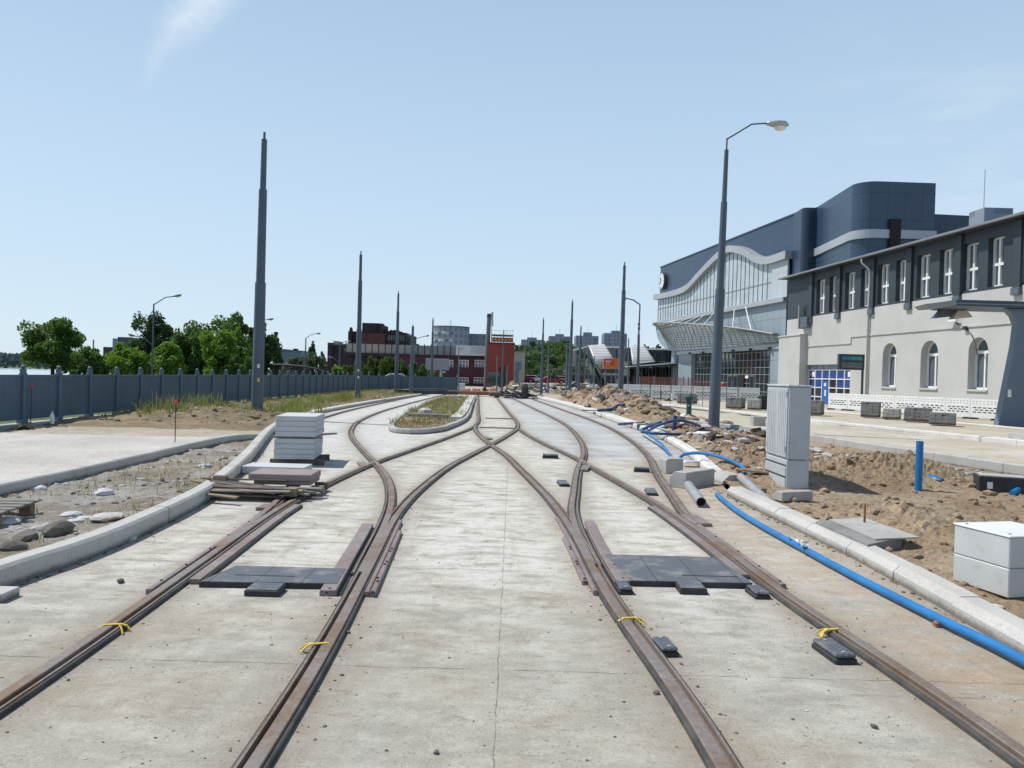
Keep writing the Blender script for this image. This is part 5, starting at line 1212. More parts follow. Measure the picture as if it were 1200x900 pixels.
# person at the station door
q = ap(847, 462, 74); q.z = .17
pn = thing('person', 'person in a red top standing at the dark doorway of the station hall', 'person', q)
def skin_mesh(name, nodes, edges, mat, parent, sub=1):
    me = bpy.data.meshes.new(name); me.from_pydata([q+Vector(n[:3]) for n in nodes], edges, []); o = bpy.data.objects.new(name, me); C.objects.link(o)
    md = o.modifiers.new('skin', 'SKIN'); md.use_smooth_shade = True
    for i, n in enumerate(nodes): me.skin_vertices[0].data[i].radius = (n[3], n[3]*(n[4] if len(n) > 4 else 1))
    me.skin_vertices[0].data[0].use_root = True
    o.modifiers.new('sub', 'SUBSURF').levels = sub; o.modifiers['sub'].render_levels = sub; me.materials.append(M(mat)); o.parent = parent; o.matrix_parent_inverse = WM[parent.name].inverted(); WM[o.name] = Matrix(); return o
nodes = [(0, 0, .92, .13), (0, 0, 1.12, .13), (0, 0, 1.36, .15), (0, 0, 1.48, .06), (0, -.02, 1.62, .095), (-.19, 0, 1.38, .06), (-.27, -.02, 1.12, .045), (-.22, -.16, .93, .035), (.19, 0, 1.38, .06), (.28, 0, 1.12, .045), (.27, -.08, .88, .035), (-.10, 0, .84, .09), (-.11, -.03, .46, .065), (-.12, .02, .07, .05), (-.12, -.12, .03, .045), (.10, 0, .84, .09), (.11, 0, .46, .065), (.12, .04, .07, .05), (.12, -.1, .03, .045)]
edges = [(0, 1), (1, 2), (2, 3), (3, 4), (2, 5), (5, 6), (6, 7), (2, 8), (8, 9), (9, 10), (0, 11), (11, 12), (12, 13), (13, 14), (0, 15), (15, 16), (16, 17), (17, 18)]
skin_mesh('body', nodes, edges, 'skin', pn)
skin_mesh('shirt', [(0, 0, .95, .155), (0, 0, 1.15, .155), (0, 0, 1.37, .165), (-.2, 0, 1.37, .08), (-.26, -.01, 1.18, .065), (.2, 0, 1.37, .08), (.27, 0, 1.18, .065)], [(0, 1), (1, 2), (2, 3), (3, 4), (2, 5), (5, 6)], 'shirt_red', pn)
skin_mesh('trousers', [(0, 0, .92, .145), (-.10, 0, .82, .105), (-.11, -.03, .46, .085), (-.12, .02, .12, .075), (.10, 0, .82, .105), (.11, 0, .46, .085), (.12, .04, .12, .075)], [(0, 1), (1, 2), (2, 3), (0, 4), (4, 5), (5, 6)], 'trouser', pn)
skin_mesh('hair', [(0, .03, 1.63, .10), (0, .02, 1.69, .085)], [(0, 1)], 'hair_dark', pn)
# ================================================================== FENCE
FP = [(-13.35, 16.0+1.655*i) for i in range(29)]
bend = poly2([(-13.35, 62.4), (-12.6, 67.5), (-10.6, 72.5), (-7.9, 76.3), (-5.0, 78.4)], .3)
s_ = 0
for a_, b_ in zip(bend, bend[1:]):
    s_ += math.dist(a_, b_)
    if s_ > 1.655: FP.append(b_); s_ = 0
fence = thing('balustrade', 'long dark blue-grey slatted fence with capped posts along the river side', 'fence', (*FP[0], 0))
zb = .10
pl_ = MB(); pl_.sweep([(x, y) for x, y in FP], [(-.28, -.3), (-.28, zb), (.28, zb), (.28, -.3)]); pl_.build('plinth', 'plinth', fence)
for i, (x, y) in enumerate(FP):
    nx = FP[min(i+1, len(FP)-1)]; an = math.atan2(nx[1]-y, nx[0]-x) if i < len(FP)-1 else math.atan2(y-FP[i-1][1], x-FP[i-1][0])
    m = rz((x, y, 0), an); a = MB(); a.rbox(-.062, .062, -.062, .062, zb, 1.60, .008, m); a.rbox(-.10, .10, -.10, .10, zb+.001, zb+.12, .01, m); a.rbox(-.077, .077, -.077, .077, 1.43, 1.47, .006, m)
    p = a.build('post', 'fence_paint', fence)
    a = MB(); a.lathe((x, y, 1.60), [(.03, 0), (.06, .02), (.068, .05), (.05, .085), (.02, .10)], 8); a.build('cap', 'fence_paint', p, smooth=True)
    if i < len(FP)-1:
        L = math.dist((x, y), nx); a = MB(); a.box(.064, L-.064, -.004, .004, zb+.1, 1.38, m)
        k = 13 if i < 26 else 6
        for j in range(k): u = .07+(L-.2)*j/(k-1); a.box(u, u+.085, -.007, .007, zb+.1, 1.385, m)
        a.build('slat_panel', 'fence_panel', fence)
        a = MB(); a.rbox(.064, L-.064, -.03, .03, 1.386, 1.43, .006, m); a.build('top_rail', 'fence_paint', fence)
# ================================================================== TRACTION MASTS AND LAMPS
def mast(label, b, tp, w, stages=3, z=0.0, depth=None, mat='mast_paint', group='stepped tram masts'):
    if depth is None: x, y = gp(*b)
    else: p = ap(*b, depth); x, y, z = p.x, p.y, p.z
    tpz = ap(*tp, y); h = tpz.z; lx = tpz.x-x; r = w*y/900/2
    t = thing('traction_mast', label, 'mast', (x, y, z), 0, group); H_ = h-z
    seg = [(0, .475, 1.0), (.475, .80, .76), (.80, .975, .52)] if stages == 3 else [(0, .62, 1.0), (.62, .97, .72)]
    for i, (f0, f1, k) in enumerate(seg):
        a = MB(); p0 = Vector((x+lx*f0, y, z+H_*f0-(.1 if i == 0 else .02))); p1 = Vector((x+lx*f1, y, z+H_*f1))
        a.cyl(p0, p1, r*k*1.04, r*k*.94, n=12); a.build('tube', mat, t, smooth=True)
    a = MB(); a.cyl((x+lx*.97, y, z+H_*.97), (x+lx, y, h), r*.22, n=8); a.build('tip', mat, t)
    a = MB(); a.lathe((x, y, z-.05), [(r*1.9, 0), (r*1.9, .10), (r*1.05, .11)], 8); a.build('base_plate', mat, t)
    return t, x, y, r
mt, x, y, r = mast('tallest stepped grey mast, standing beside the fence at the left', (301, 490), (310, 155), 13)
for py, mtn in ((429, 'sign_white'), (445, 'yellow_tape')):
    q = ap(303, py, y-r-.02); a = MB(); a.box(q.x-.045, q.x+.045, q.y-.012, q.y-.004, q.z-.07, q.z+.07); a.build('sticker', mtn, mt)
mt, x, y, r = mast('stepped mast left of the kerb where the far left track begins to curve', (419, 469), (423, 294), 6.5)
for py in (434, 442): q = ap(420, py, y-r-.02); a = MB(); a.box(q.x-.05, q.x+.05, q.y-.012, q.y-.004, q.z-.07, q.z+.07); a.build('sticker', 'sign_white', mt)
mast('mast in front of the left end of the brick factory and conifers', (464, 462), (467, 341), 4.6)
mast('shorter mast just right of the one before the conifers', (481.5, 463.5), (484, 380), 4.2, 2)
mast('mast standing in front of the grey billboard', (505.5, 458), (507.5, 372), 3.4)
mast('mast in front of the red tower with scaffolding', (588, 462), (590.5, 386), 2.6)
mast('mast left of the far soil heaps, before the wooded hill', (634, 466.5), (637, 372), 3.4)
mast('tall stepped mast between the wooded hill and the footbridge', (667, 468.5), (671, 351), 4.4)
mast('mast in front of the left stair of the footbridge', (677.5, 464), (681, 381), 3.4)
mast('thick mast beside the red poster and the white slabs', (726.5, 475), (732, 307), 6.6)
for b, tp, w, lab in (((736, 460), (736.7, 395), 2, 'thin mast right behind the thick mast by the red poster'), ((582, 459), (582.5, 416), 1.7, 'thin dark post before the red tower, left one'), ((594, 456), (594.5, 428), 1.7, 'thin dark post before the red tower, right one'), ((642, 460), (643, 404), 2.0, 'thin mast in front of the wooded hill'), ((663.5, 463), (664.5, 402), 2.0, 'thin mast hidden behind the tall mast near the hill'), ((537.5, 458), (537.5, 405), 1.4, 'thin pole in front of the maroon building'), ((696, 462), (696.6, 416), 1.8, 'thin post under the left cover of the footbridge')):
    mast(lab, b, tp, w, 2, mat='far_pole', group='thin far masts')
def lamp(label, base, neck, arms, w, depth=None, mat='lamp_paint', zbase=None, group='street lamps'):
    """neck: pixel of the arm root; arms: list of (elbow px, head start px, head end px)"""
    if depth is None: x, y = gp(*base); z = 0.0
    else: p = ap(*base, depth); x, y, z = p.x, p.y, p.z if zbase is None else zbase
    n = ap(*neck, y); r = w*y/900/2; t = thing('street_lamp', label, 'street lamp', (x, y, z), 0, group)
    return t, x, y, z, n, r
def lamp_arm(t, root, elbow, h0, h1, y, r, mat='lamp_paint', hd=.16):
    a = MB(); a.tube([root, elbow, h0], r, 8); a.build('arm', mat, t, smooth='all')
    d = (h1-h0); L = d.length; d.normalize(); upv = Vector((0, 0, 1)); a = MB()
    v = []; prof = [(0, .35), (.12, .6), (.5, 1.0), (.8, .95), (1.0, .25)]; n = 10
    for f_, k in prof:
        c = h0+d*L*f_
        for i in range(n):
            an = 2*math.pi*i/n; v.append(c+Vector((0, math.cos(an)*hd*k, 0))+upv*(math.sin(an)*hd*.55*k))
    K = len(prof); a.add(v, [(i*n+k, i*n+(k+1) % n, (i+1)*n+(k+1) % n, (i+1)*n+k) for i in range(K-1) for k in range(n)]+[tuple(range(n))[::-1], tuple(range((K-1)*n, K*n))])
    hdm = a.build('lamp_head', 'galv' if hd > .2 else mat, t, smooth='all')
    a = MB(); c = h0+d*L*.62; vv = []
    for z_, k in ((-.40, 1.0), (-.75, .75), (-.92, .3)):
        for i in range(10):
            an = 2*math.pi*i/10; vv.append(c+d*(L*.28*k*math.cos(an))+Vector((0, hd*.8*k*math.sin(an), hd*z_)))
    a.add(vv, [(i*10+k, i*10+(k+1) % 10, (i+1)*10+(k+1) % 10, (i+1)*10+k) for i in range(2) for k in range(10)]+[tuple(range(20, 30))]); a.build('lens', 'lamp_glass', hdm, smooth='all')
# tall stepped lamp at the right
x, y = gp(836, 505); tp = ap(852, 163, y); lx = tp.x-x; Hh = tp.z
t = thing('street_lamp', 'tall stepped lamp post with curved arm, standing between road and soil heaps', 'street lamp', (x, y, 0))
for py0, py1, w0, w1 in ((505, 339, 13.2, 10.5), (339, 237, 8.8, 7.4), (237, 175.5, 5.8, 4.8), (175.5, 162, 1.9, 1.9)):
    f0 = ap(836, py0, y).z/Hh; f1 = ap(850, py1, y).z/Hh; a = MB(); a.cyl((x+lx*f0, y, Hh*f0-.03), (x+lx*f1, y, Hh*f1), w0*y/1800, w1*y/1800, n=12); a.build('tube', 'mast_paint', t, smooth=True)
a = MB(); a.lathe((x, y, -.05), [(.36, 0), (.36, .1), (.22, .12)], 8); a.build('base_plate', 'mast_paint', t)
lamp_arm(t, ap(852, 163, y), ap(881, 145.5, y), ap(898, 144.5, y), ap(924, 146.5, y), y, .028, 'mast_paint', .24)
# lamp near the footbridge
x, y = gp(747, 466); n = ap(750, 357, y); t = thing('street_lamp', 'dark slim lamp with an arm reaching left, between poster and station hall', 'street lamp', (x, y, 0))
a = MB(); q = ap(748.5, 392, y); a.cyl((x, y, 0), q, 2.0*y/900, 1.5*y/900, n=10); a.build('shaft', 'lamp_paint', t, smooth=True); a = MB(); a.cyl(q, n, 1.0*y/900, .8*y/900, n=10); a.build('shaft', 'lamp_paint', t, smooth=True)
for py in (380, 385): a = MB(); q = ap(748.8, py, y); a.cyl(q-Vector((0, 0, .12)), q+Vector((0, 0, .12)), 1.5*y/900, n=10); a.build('collar', 'lamp_paint', t)
lamp_arm(t, n, ap(742, 351.5, y), ap(736, 350, y), ap(730, 349.5, y), y, .06, 'lamp_paint', .22)
# lamps beyond the fence
def side_lamp(label, base, neck, arms, Y, w=2.2):
    n = ap(*neck, Y); p = ap(*base, Y); t = thing('street_lamp', label, 'street lamp', (p.x, Y, -1.2), 0, 'lamps beyond the fence')
    a = MB(); a.cyl((p.x, Y, -1.2), n, w*Y/1800*1.2, w*Y/1800*.8, n=8); a.build('shaft', 'lamp_paint', t, smooth=True)
    for root, el, s0, s1 in arms: lamp_arm(t, ap(*root, Y), ap(*el, Y), ap(*s0, Y), ap(*s1, Y), Y, .05, 'lamp_paint', .2)
side_lamp('double-armed lamp rising in front of the left tree group beyond the fence', (178, 440), (180.3, 356), [((180.3, 357), (194, 348.5), (202, 347.5), (213, 345.5)), ((179.2, 405), (170, 397), (159, 394), (150, 391.5))], 78)
side_lamp('lamp mostly hidden behind the tallest mast, its heads showing either side', (299.5, 440), (301, 378), [((301, 379), (306, 376), (312.5, 374.5), (321, 373.5)), ((300, 417), (290, 410.5), (284, 407.5), (277, 406))], 97)
side_lamp('lamp over the truss bridge between the tree group and the brick factory', (357, 445), (358.5, 396), [((358.5, 396.5), (364, 392.5), (369.5, 391), (376, 390.5))], 125, 1.7)
side_lamp('lamp in front of the dark slab building left of the brick factory', (397.5, 446), (398.3, 403), [((398.3, 404), (402, 401), (406, 400), (411, 399)), ((397.5, 425), (393, 421), (389, 418.5), (385, 417.5))], 140, 1.6)
side_lamp('double-armed lamp in front of the long parapet, beside the shorter mast', (485.3, 452), (486.3, 397), [((486.3, 397.5), (483.5, 394.5), (482, 393.5), (478.5, 391)), ((486.3, 397.5), (494, 395), (498, 394), (503, 393))], 118, 1.5)
# ================================================================== FAR BUILDINGS
def fbox(o, px0, px1, pyt, Y, dep, zb=-4.2, pyb=None, mx=None):
    p0, p1 = ap(px0, pyt, Y), ap(px1, pyt, Y); z0 = zb if pyb is None else ap((px0+px1)/2, pyb, Y).z
    o.box(p0.x, p1.x, Y, Y+dep, z0, max(p0.z, p1.z) if mx else (p0.z+p1.z)/2); return o
def bld(label, name, cat, px, Y, group=None): return thing(name, label, cat, (ap(px, 440, Y).x, Y, -4.2), 0, group)
def part(nm, mt, par, px0, px1, pyt, Y, dep, pyb=None, zb=-4.2): return fbox(MB(), px0, px1, pyt, Y, dep, zb, pyb).build(nm, mt, par)
# tower blocks on the hill
for i, (x0, x1, yt, cx0, cx1, cyt, lab) in enumerate([(611, 636, 398, 618, 629, 395.5, 'leftmost and lowest of the four tower blocks above the wooded hill'), (643.5, 668, 394, 651, 661, 391.5, 'second tower block from the left above the wooded hill'), (675, 701.5, 393.5, 684, 694, 389.5, 'tower block standing behind the left cover of the footbridge'), (708, 735, 390.5, 717, 728, 387.5, 'rightmost tower block, directly above the red poster')]):
    Y = 560; t = bld(lab, 'tower_block', 'tower block', x0, Y, 'tower blocks'); part('wall', 'block_wall_far', t, x0, x1, yt, Y, 16); part('lift_house', 'block_wall_far', t, cx0, cx1, cyt, Y+3, 8, pyb=yt+1)
    part('wing', 'block_wall_far', t, x0+8, x1-5, yt+.8, Y-2.5, 2.4)
    a = MB(); q = ap((cx0+cx1)/2, cyt, Y+5); a.cyl(q, q+Vector((0, 0, 4)), .12, n=4); a.build('aerial', 'iron', t)
# round block and its neighbour
Y = 330; t = bld('rounded grey block of flats rising behind the long parapet', 'apartment_block', 'apartment block', 526, Y); p0, p1 = ap(504.5, 384.5, Y), ap(549, 384.5, Y); cx, rr = (p0.x+p1.x)/2, (p1.x-p0.x)/2
zt = ap(526, 383, Y).z; a = MB(); a.prism([(cx+rr*math.cos(k*math.pi/12), Y+8+rr*.8*math.sin(k*math.pi/12)) for k in range(24)], -4, zt); a.build('wall', 'round_wall_haze', t)
a = MB(); a.prism([(cx+rr*1.01*math.cos(k*math.pi/12), Y+8+rr*.81*math.sin(k*math.pi/12)) for k in range(24)], zt+.01, zt+.6); a.build('roof', 'chimney_grey', t)
for k in range(7):
    for j in range(3): 
        an = math.pi*1.1+k*.22; c = (cx+rr*1.0*math.cos(an), Y+8+rr*.8*math.sin(an)); a = MB(); z = zt-3.2-j*3.2; a.rbox(-1.0, 1.0, -.9, .1, z, z+1.1, .05, rz((*c, 0), an+math.pi/2+math.pi)); a.build('balcony', 'silver_band' if (k+j) % 3 else 'chimney_grey', t)
q = ap(527, 383, Y); a = MB(); a.cyl((q.x, Y+5, zt), (q.x, Y+5, zt+3.5), .12, n=4); a.build('aerial', 'iron', t)
Y = 345; t = bld('low grey block of flats between the rounded block and the chimney', 'apartment_block', 'apartment block', 558, Y); part('wall', 'block_wall_far', t, 548, 569, 392, Y, 14); part('roof', 'chimney_grey', t, 547.6, 569.4, 391.2, Y-.3, 15, pyb=392)
# brick factory
Y = 185; t = bld('dark brick factory with stepped roofs behind the first masts', 'factory', 'building', 430, Y)
part('wall', 'dark_brick', t, 408, 476, 389, Y, 20); part('stair_tower', 'dark_brick', t, 424.5, 444, 378.5, Y-1, 14); part('front_bay', 'red_brick', t, 424, 450, 390.5, Y-3, 2.9); part('chimney', 'dark_brick', t, 444.5, 448, 379, Y-2, 3, pyb=392)
part('pilaster', 'dark_brick', t, 409.5, 412.5, 385, Y-1, 1); part('stack', 'dark_brick', t, 410, 411.8, 383.5, Y-1.5, 1.2, pyb=390)
part('gable', 'dark_brick', t, 444, 462, 387.5, Y-.6, 16)
for i, (px, yt) in enumerate(((452, 386), (458, 386.5), (462, 386.5), (466, 387), (469.5, 388.5), (472.5, 391), (476, 394))): part('roof_stack', 'dark_brick', t, px-1.0, px+1.2, yt, Y+1+i*.1, 2, pyb=395)
part('end_wall', 'dark_brick', t, 476, 480, 400, Y, 20)
for k in range(8): part('window', 'dark_glass', t, 452.5+k*2.8, 454+k*2.8, 393, Y-.7 if k < 4 else Y-.1, .05, pyb=399)
t = bld('dark slab building with a pale roof edge, left of the brick factory', 'office_block', 'building', 396, 170); part('wall', 'dark_brick', t, 384, 408, 404, 170, 20); part('roof_edge', 'blue_grey_wall', t, 383.8, 408, 402.6, 169.8, 20, pyb=404.2); part('roof_house', 'galv', t, 390.5, 395, 399.5, 172, 6, pyb=402.8); part('corner_bay', 'dark_brick', t, 384, 389, 401.5, 169, 3)
for k in range(5): part('window', 'dark_glass', t, 387+k*4, 389.2+k*4, 408, 169.9, .05, pyb=414)
t = bld('grey-blue house with a chimney above the truss bridge', 'town_house', 'building', 338, 220); part('wall', 'blue_grey_wall', t, 326, 353, 411.5, 220, 15); part('roof', 'chimney_grey', t, 325.6, 353.4, 410.4, 219.7, 16, pyb=411.6); part('chimney', 'dark_brick', t, 343.5, 347.5, 408.5, 224, 2, pyb=412)
part('gable', 'blue_grey_wall', t, 326, 333, 408.8, 221, 10)
t = bld('dark slender chimney beside the tall mast, behind the right tree group', 'factory_chimney', 'chimney', 323.5, 200); q = ap(323.5, 389.5, 200); a = MB(); a.cyl((q.x, 200, -4), (q.x, 200, q.z), .5, .42, n=10); a.build('shaft', 'dark_brick', t, smooth=True); a = MB(); a.lathe((q.x, 200, q.z-.5), [(.5, 0), (.56, .2), (.56, .6)], 10); a.build('rim', 'dark_brick', t)
t = bld('dark flat-roofed building half hidden behind the left trees', 'warehouse', 'building', 140, 165); part('wall', 'dark_brick', t, 121, 160, 407, 165, 16); part('tower', 'anthracite', t, 138, 152, 395, 164, 10); part('bay', 'blue_grey_wall', t, 132, 138, 396.5, 163.8, 8); part('mast', 'iron', t, 108.8, 109.5, 398, 168, .3)
# long parapet / viaduct and maroon building below
Y = 128; vd = bld('long railway viaduct with a pale panel parapet', 'viaduct', 'viaduct', 490, Y)
part('wall', 'dark_brick', vd, 405, 578, 416.2, Y, 8)
p0, p1 = ap(406, 404.5, Y), ap(536, 404.5, Y); zt, zb_ = ap(490, 404.8, Y).z, ap(490, 415.2, Y).z
n_ = 17; dx = (p1.x-p0.x)/n_
for i in range(n_): 
    a = MB(); a.box(p0.x+i*dx+.06, p0.x+(i+1)*dx-.06, Y-.3, Y-.2, zb_, zt); a.build('parapet_panel', 'parapet', vd); a = MB(); a.box(p0.x+i*dx-.06, p0.x+i*dx+.06, Y-.36, Y-.18, zb_-.2, zt+.25); a.build('parapet_post', 'iron', vd)
a = MB(); a.box(p0.x, ap(578, 410, Y).x, Y-.5, Y-.05, zb_-.55, zb_-.01); a.build('ledge', 'dark_brick', vd)
for px in (417, 440, 462, 486): part('pier', 'anthracite', vd, px-1.5, px+1.5, 418, Y-.8, .7)
Y = 122; t = bld('maroon two-storey building with white windows under the viaduct', 'brick_building', 'building', 520, Y)
part('wall', 'maroon_wall', t, 468, 572, 417.2, Y, 5); part('cornice', 'dark_brick', t, 467.5, 572.5, 416.4, Y-.3, 5.4, pyb=417.6)
for row, (y0, y1) in enumerate(((422, 430.5), (442.5, 449.5))):
    for px in ((525.5, 543.5, 562) if row == 0 else (524, 543.5, 561)):
        w = part('window', 'window_glass', t, px-5.6, px+5.6, y0, Y-.12, .1, pyb=y1)
        for k in (-5.6, -1.9, 1.6, 5.2): part('frame_bar', 'frame_white', w, px+k, px+k+.5, y0, Y-.18, .055, pyb=y1)
        part('frame_bar', 'frame_white', w, px-5.6, px+5.7, y0-.2, Y-.185, .05, pyb=y0+.4); part('frame_bar', 'frame_white', w, px-5.6, px+5.7, (y0+y1)/2-.3, Y-.19, .05, pyb=(y0+y1)/2+.2)
part('door', 'dark_glass', t, 578-7, 578-1, 432, Y-.1, .09)
# banner on the parapet
Y = 120; t = bld('white banner with faint blue lettering hanging on the viaduct parapet', 'banner', 'banner', 552, Y); part('cloth', 'banner', t, 534.5, 571, 405, Y, .08, pyb=416.6)
for i in range(5):
    w = part('text_line', 'banner_ink', t, 551+(i % 2), 568-(i*1.7) % 4, 407+i*1.7, Y-.02, .015, pyb=407.6+i*1.7)
part('logo', 'banner_ink', t, 537.5, 544, 407.5, Y-.02, .015, pyb=408.6); part('logo', 'banner_ink', t, 537.5, 542, 409.6, Y-.02, .015, pyb=410.3)
# red tower with scaffold
Y = 116; t = bld('red square tower with orange scaffolding on its roof', 'red_tower', 'tower', 588, Y); part('wall', 'tower_red', t, 571.5, 603, 402.5, Y, 7); part('roof_slab', 'anthracite', t, 571, 603.5, 401.2, Y-.3, 7.6, pyb=402.4)
part('lower_wall', 'dark_glass', t, 571.5, 594, 436, Y-.06, .05); part('dark_bay', 'dark_brick', t, 586, 592, 430, Y-.4, .35)
for py in (392, 395.5, 398.5): part('scaffold_deck', 'scaffold_orange', t, 576, 601.5, py, Y+1, 4, pyb=py+.9)
for i in range(6): part('scaffold_sheet', 'scaffold_orange', t, 576.5+i*4.2, 580+i*4.2, 396, Y+.9, .08, pyb=400.5)
for i in range(8):
    px = 576+i*3.6; part('scaffold_pole', 'galv', t, px, px+.4, 387-(i % 2)*1.5 if i > 4 else 389+(i % 3), Y+.95, .1, pyb=401.5)
part('rail', 'galv', t, 576, 601.5, 387.4, Y+1, .06, pyb=387.8)
t = bld('tall grey steel chimney with a ladder cage, left of the red tower', 'chimney', 'chimney', 573, 119); q0, q1 = ap(570.8, 367.5, 119), ap(576.2, 367.5, 119); r = (q1.x-q0.x)/2; cx = (q0.x+q1.x)/2
a = MB(); a.cyl((cx-.4, 119, -4), (cx, 119, q0.z), r, r*.95, n=14); a.build('shaft', 'chimney_grey', t, smooth=True)
a = MB(); a.cyl((cx, 119, q0.z-.5), (cx, 119, q0.z-.2), r*1.1, n=14); a.build('rim', 'anthracite', t)
a = MB()
for py in (368, 372, 376, 380): p = ap(577.2, py, 118.3); a.rbox(p.x-.18, p.x+.12, 118.1, 118.5, p.z-.3, p.z+.3, .03)
a.box(cx+r+.0, cx+r+.1, 118.25, 118.35, 4, q0.z); a.build('ladder', 'galv', t)
t = bld('pale grey windowless building right of the red tower, with graffiti', 'workshop', 'building', 608, 140); part('wall', 'parapet', t, 602, 615.5, 412, 140, 8); part('roof_edge', 'block_dark', t, 601.8, 615.8, 411.2, 139.8, 8.3, pyb=412); part('graffiti', 'blue_grey_wall', t, 604, 611, 424, 139.95, .04, pyb=434)
part('lower_door', 'blue_grey_wall', t, 603.5, 608, 434, 139.94, .05)
# billboard
Y = 105; q0, q1 = ap(499, 420, Y), ap(526, 434, Y); t = bld('blank grey billboard on a post before the maroon building', 'billboard', 'billboard', 512, Y); a = MB(); a.rbox(q0.x, q1.x, Y, Y+.3, q1.z, q0.z, .04); a.build('board', 'billboard', t); a = MB(); p = ap(516.4, 434, Y); a.cyl((p.x, Y+.15, -1), (p.x, Y+.15, p.z), .13, n=8); a.build('post', 'galv', t)
a = MB(); a.rbox(p.x+.2, p.x+.65, Y-.1, Y+.1, ap(516, 437, Y).z, ap(516, 435, Y).z, .02); a.build('spotlight', 'galv', t)
# iron truss bridge
Y = 112; t = bld('dark iron truss bridge beyond the fence', 'truss_bridge', 'bridge', 352, Y); TB_ = [(300, 427.5), (324, 427.5), (342, 428.3), (358, 429.8), (372, 432.5), (384, 436.5)]
a = MB(); a.tube([ap(px, py, Y) for px, py in TB_], .16, 6); a.build('top_chord', 'iron', t); a = MB(); a.tube([ap(px, 440.5, Y) for px in (298, 340, 386)], .14, 6); a.build('bottom_chord', 'iron', t)
for i in range(10):
    px = 303+i*8.6; tab = [(y, x) for x, y in TB_]; yt = lerp_tab(tab, px); a = MB(); a.cyl(ap(px, yt, Y), ap(px, 440.5, Y), .11, n=5); a.build('vertical', 'iron', t)
    if i < 9: a = MB(); a.cyl(ap(px, 440.5, Y), ap(px+8.6, lerp_tab(tab, px+8.6), Y), .07, n=5); a.build('diagonal', 'iron', t)
a = MB(); a.box(ap(298, 442, Y).x, ap(388, 442, Y).x, Y-.6, Y+4, ap(340, 446, Y).z, ap(340, 441.5, Y).z); a.build('deck', 'red_brick', t)
# ================================================================== FOOTBRIDGE AND PLATFORMS
Y = 104; t = bld('station footbridge with two sloping corrugated covers over its stairs', 'footbridge', 'footbridge', 730, Y)
def quadp(nm, mt, par, pix, Y, dep=.25):
    v = [ap(*p, Y) for p in pix]; n = len(v); a = MB(); a.add(v+[p+Vector((0, dep, 0)) for p in v], [tuple(range(n)), tuple(range(n, 2*n))[::-1]]+[(i, n+i, n+(i+1) % n, (i+1) % n) for i in range(n)]); 
    a.uv = [[(p.x, p.z) for p in (v if len(f) == n and i < 2 else v[:4])][:len(f)]+[(0, 0)]*max(0, len(f)-len(v)) for i, f in enumerate(a.f)]
    return a.build(nm, mt, par)
def cover(pix_top, pix_bot, nm='stair_cover'):
    """curved corrugated skin between an upper and a lower edge"""
    n = 10; m_ = 6; v = []
    for j in range(m_+1):
        u = j/m_
        for i in range(n+1):
            s = i/n; pt = [Vector(p) for p in pix_top]; pb = [Vector(p) for p in pix_bot]; A_ = pt[0].lerp(pt[1], s); B_ = pb[0].lerp(pb[1], s); p = A_.lerp(B_, u); q = ap(p.x, p.y, Y-2.5*math.sin(u*math.pi/2)); v.append(q)
    a = MB(); a.add(v, [(j*(n+1)+i, j*(n+1)+i+1, (j+1)*(n+1)+i+1, (j+1)*(n+1)+i) for j in range(m_) for i in range(n)]); a.uv = [[(v[k].x, v[k].z*1.0) for k in f] for f in a.f]
    o = a.build(nm, 'cover_sheet', t, smooth='all', fix=False); sl = o.modifiers.new('thickness', 'SOLIDIFY'); sl.thickness = .12; return o
cover([(689.5, 405.5), (708.5, 404.3)], [(698, 427), (719.5, 421.5)]); cover([(738.5, 406), (755.5, 406.5)], [(741, 427), (767.5, 424)])
quadp('glass_wall', 'dark_glass', t, [(711, 407), (740, 407.5), (742, 425), (717, 421)], Y+.6); quadp('glass_wall', 'dark_glass', t, [(758, 408.5), (792, 409), (792, 425), (766, 423)], Y+.6)
for x0, x1, yt in ((711, 733, 405.8), (758.5, 792, 408)): quadp('roof_strip', 'frame_white', t, [(x0, yt), (x1, yt+.5), (x1, yt+2.1), (x0, yt+1.6)], Y-.8, 2)
for k in range(9): quadp('mullion', 'mullion_dark', t, [(761+k*3.6, 410), (761.4+k*3.6, 410), (761.6+k*3.6, 424), (761.2+k*3.6, 424)], Y+.5, .08)
for (xa, ya), (xb, yb), w in (((686, 407), (712, 452), 1.6), ((691, 421), (707, 459), 1.2), ((699, 427), (718, 462), 1.4), ((745, 428), (760, 455), 1.4), ((755, 427), (766, 449), 1.2)):
    quadp('stair_stringer', 'lattice' if w > 1.3 else 'iron', t, [(xa, ya), (xa+w, ya), (xb+w, yb), (xb, yb)], Y-.6, .3)
for k in range(12): quadp('step', 'iron', t, [(691+k*1.9, 425+k*3.0), (697+k*1.9, 425+k*3.0), (697+k*1.9, 425.8+k*3.0), (691+k*1.9, 425.8+k*3.0)], Y+.2, 2)
quadp('stair_side', 'iron', t, [(689, 414), (696, 427), (713, 458), (705, 458)], Y+.8, .3); quadp('stair_side', 'iron', t, [(742, 428), (753, 427), (766, 450), (757, 452)], Y+.8, .3)
quadp('roof_edge', 'frame_white', t, [(672.5, 409), (689, 405), (689, 406.8), (672.5, 411)], Y, .6)
for px, yt, w in ((674.5, 411, 1.2), (679, 409, .9), (684.5, 408, 1.6), (689, 409, 1.3), (693.5, 413, .9), (704, 428, 1), (716, 424, 1), (725, 428, 1.2), (735, 428, 1.1), (757, 427, .9), (764, 427, 1.2), (773, 427, .9), (779, 427, 1)): quadp('column', 'far_pole', t, [(px, yt), (px+w, yt), (px+w+.3, 458), (px-.0, 458)], Y-.2, .3)
for y_ in (424, 437): quadp('cross_beam', 'far_pole', t, [(672, y_), (696, y_), (696, y_+.8), (672, y_+.8)], Y, .2)
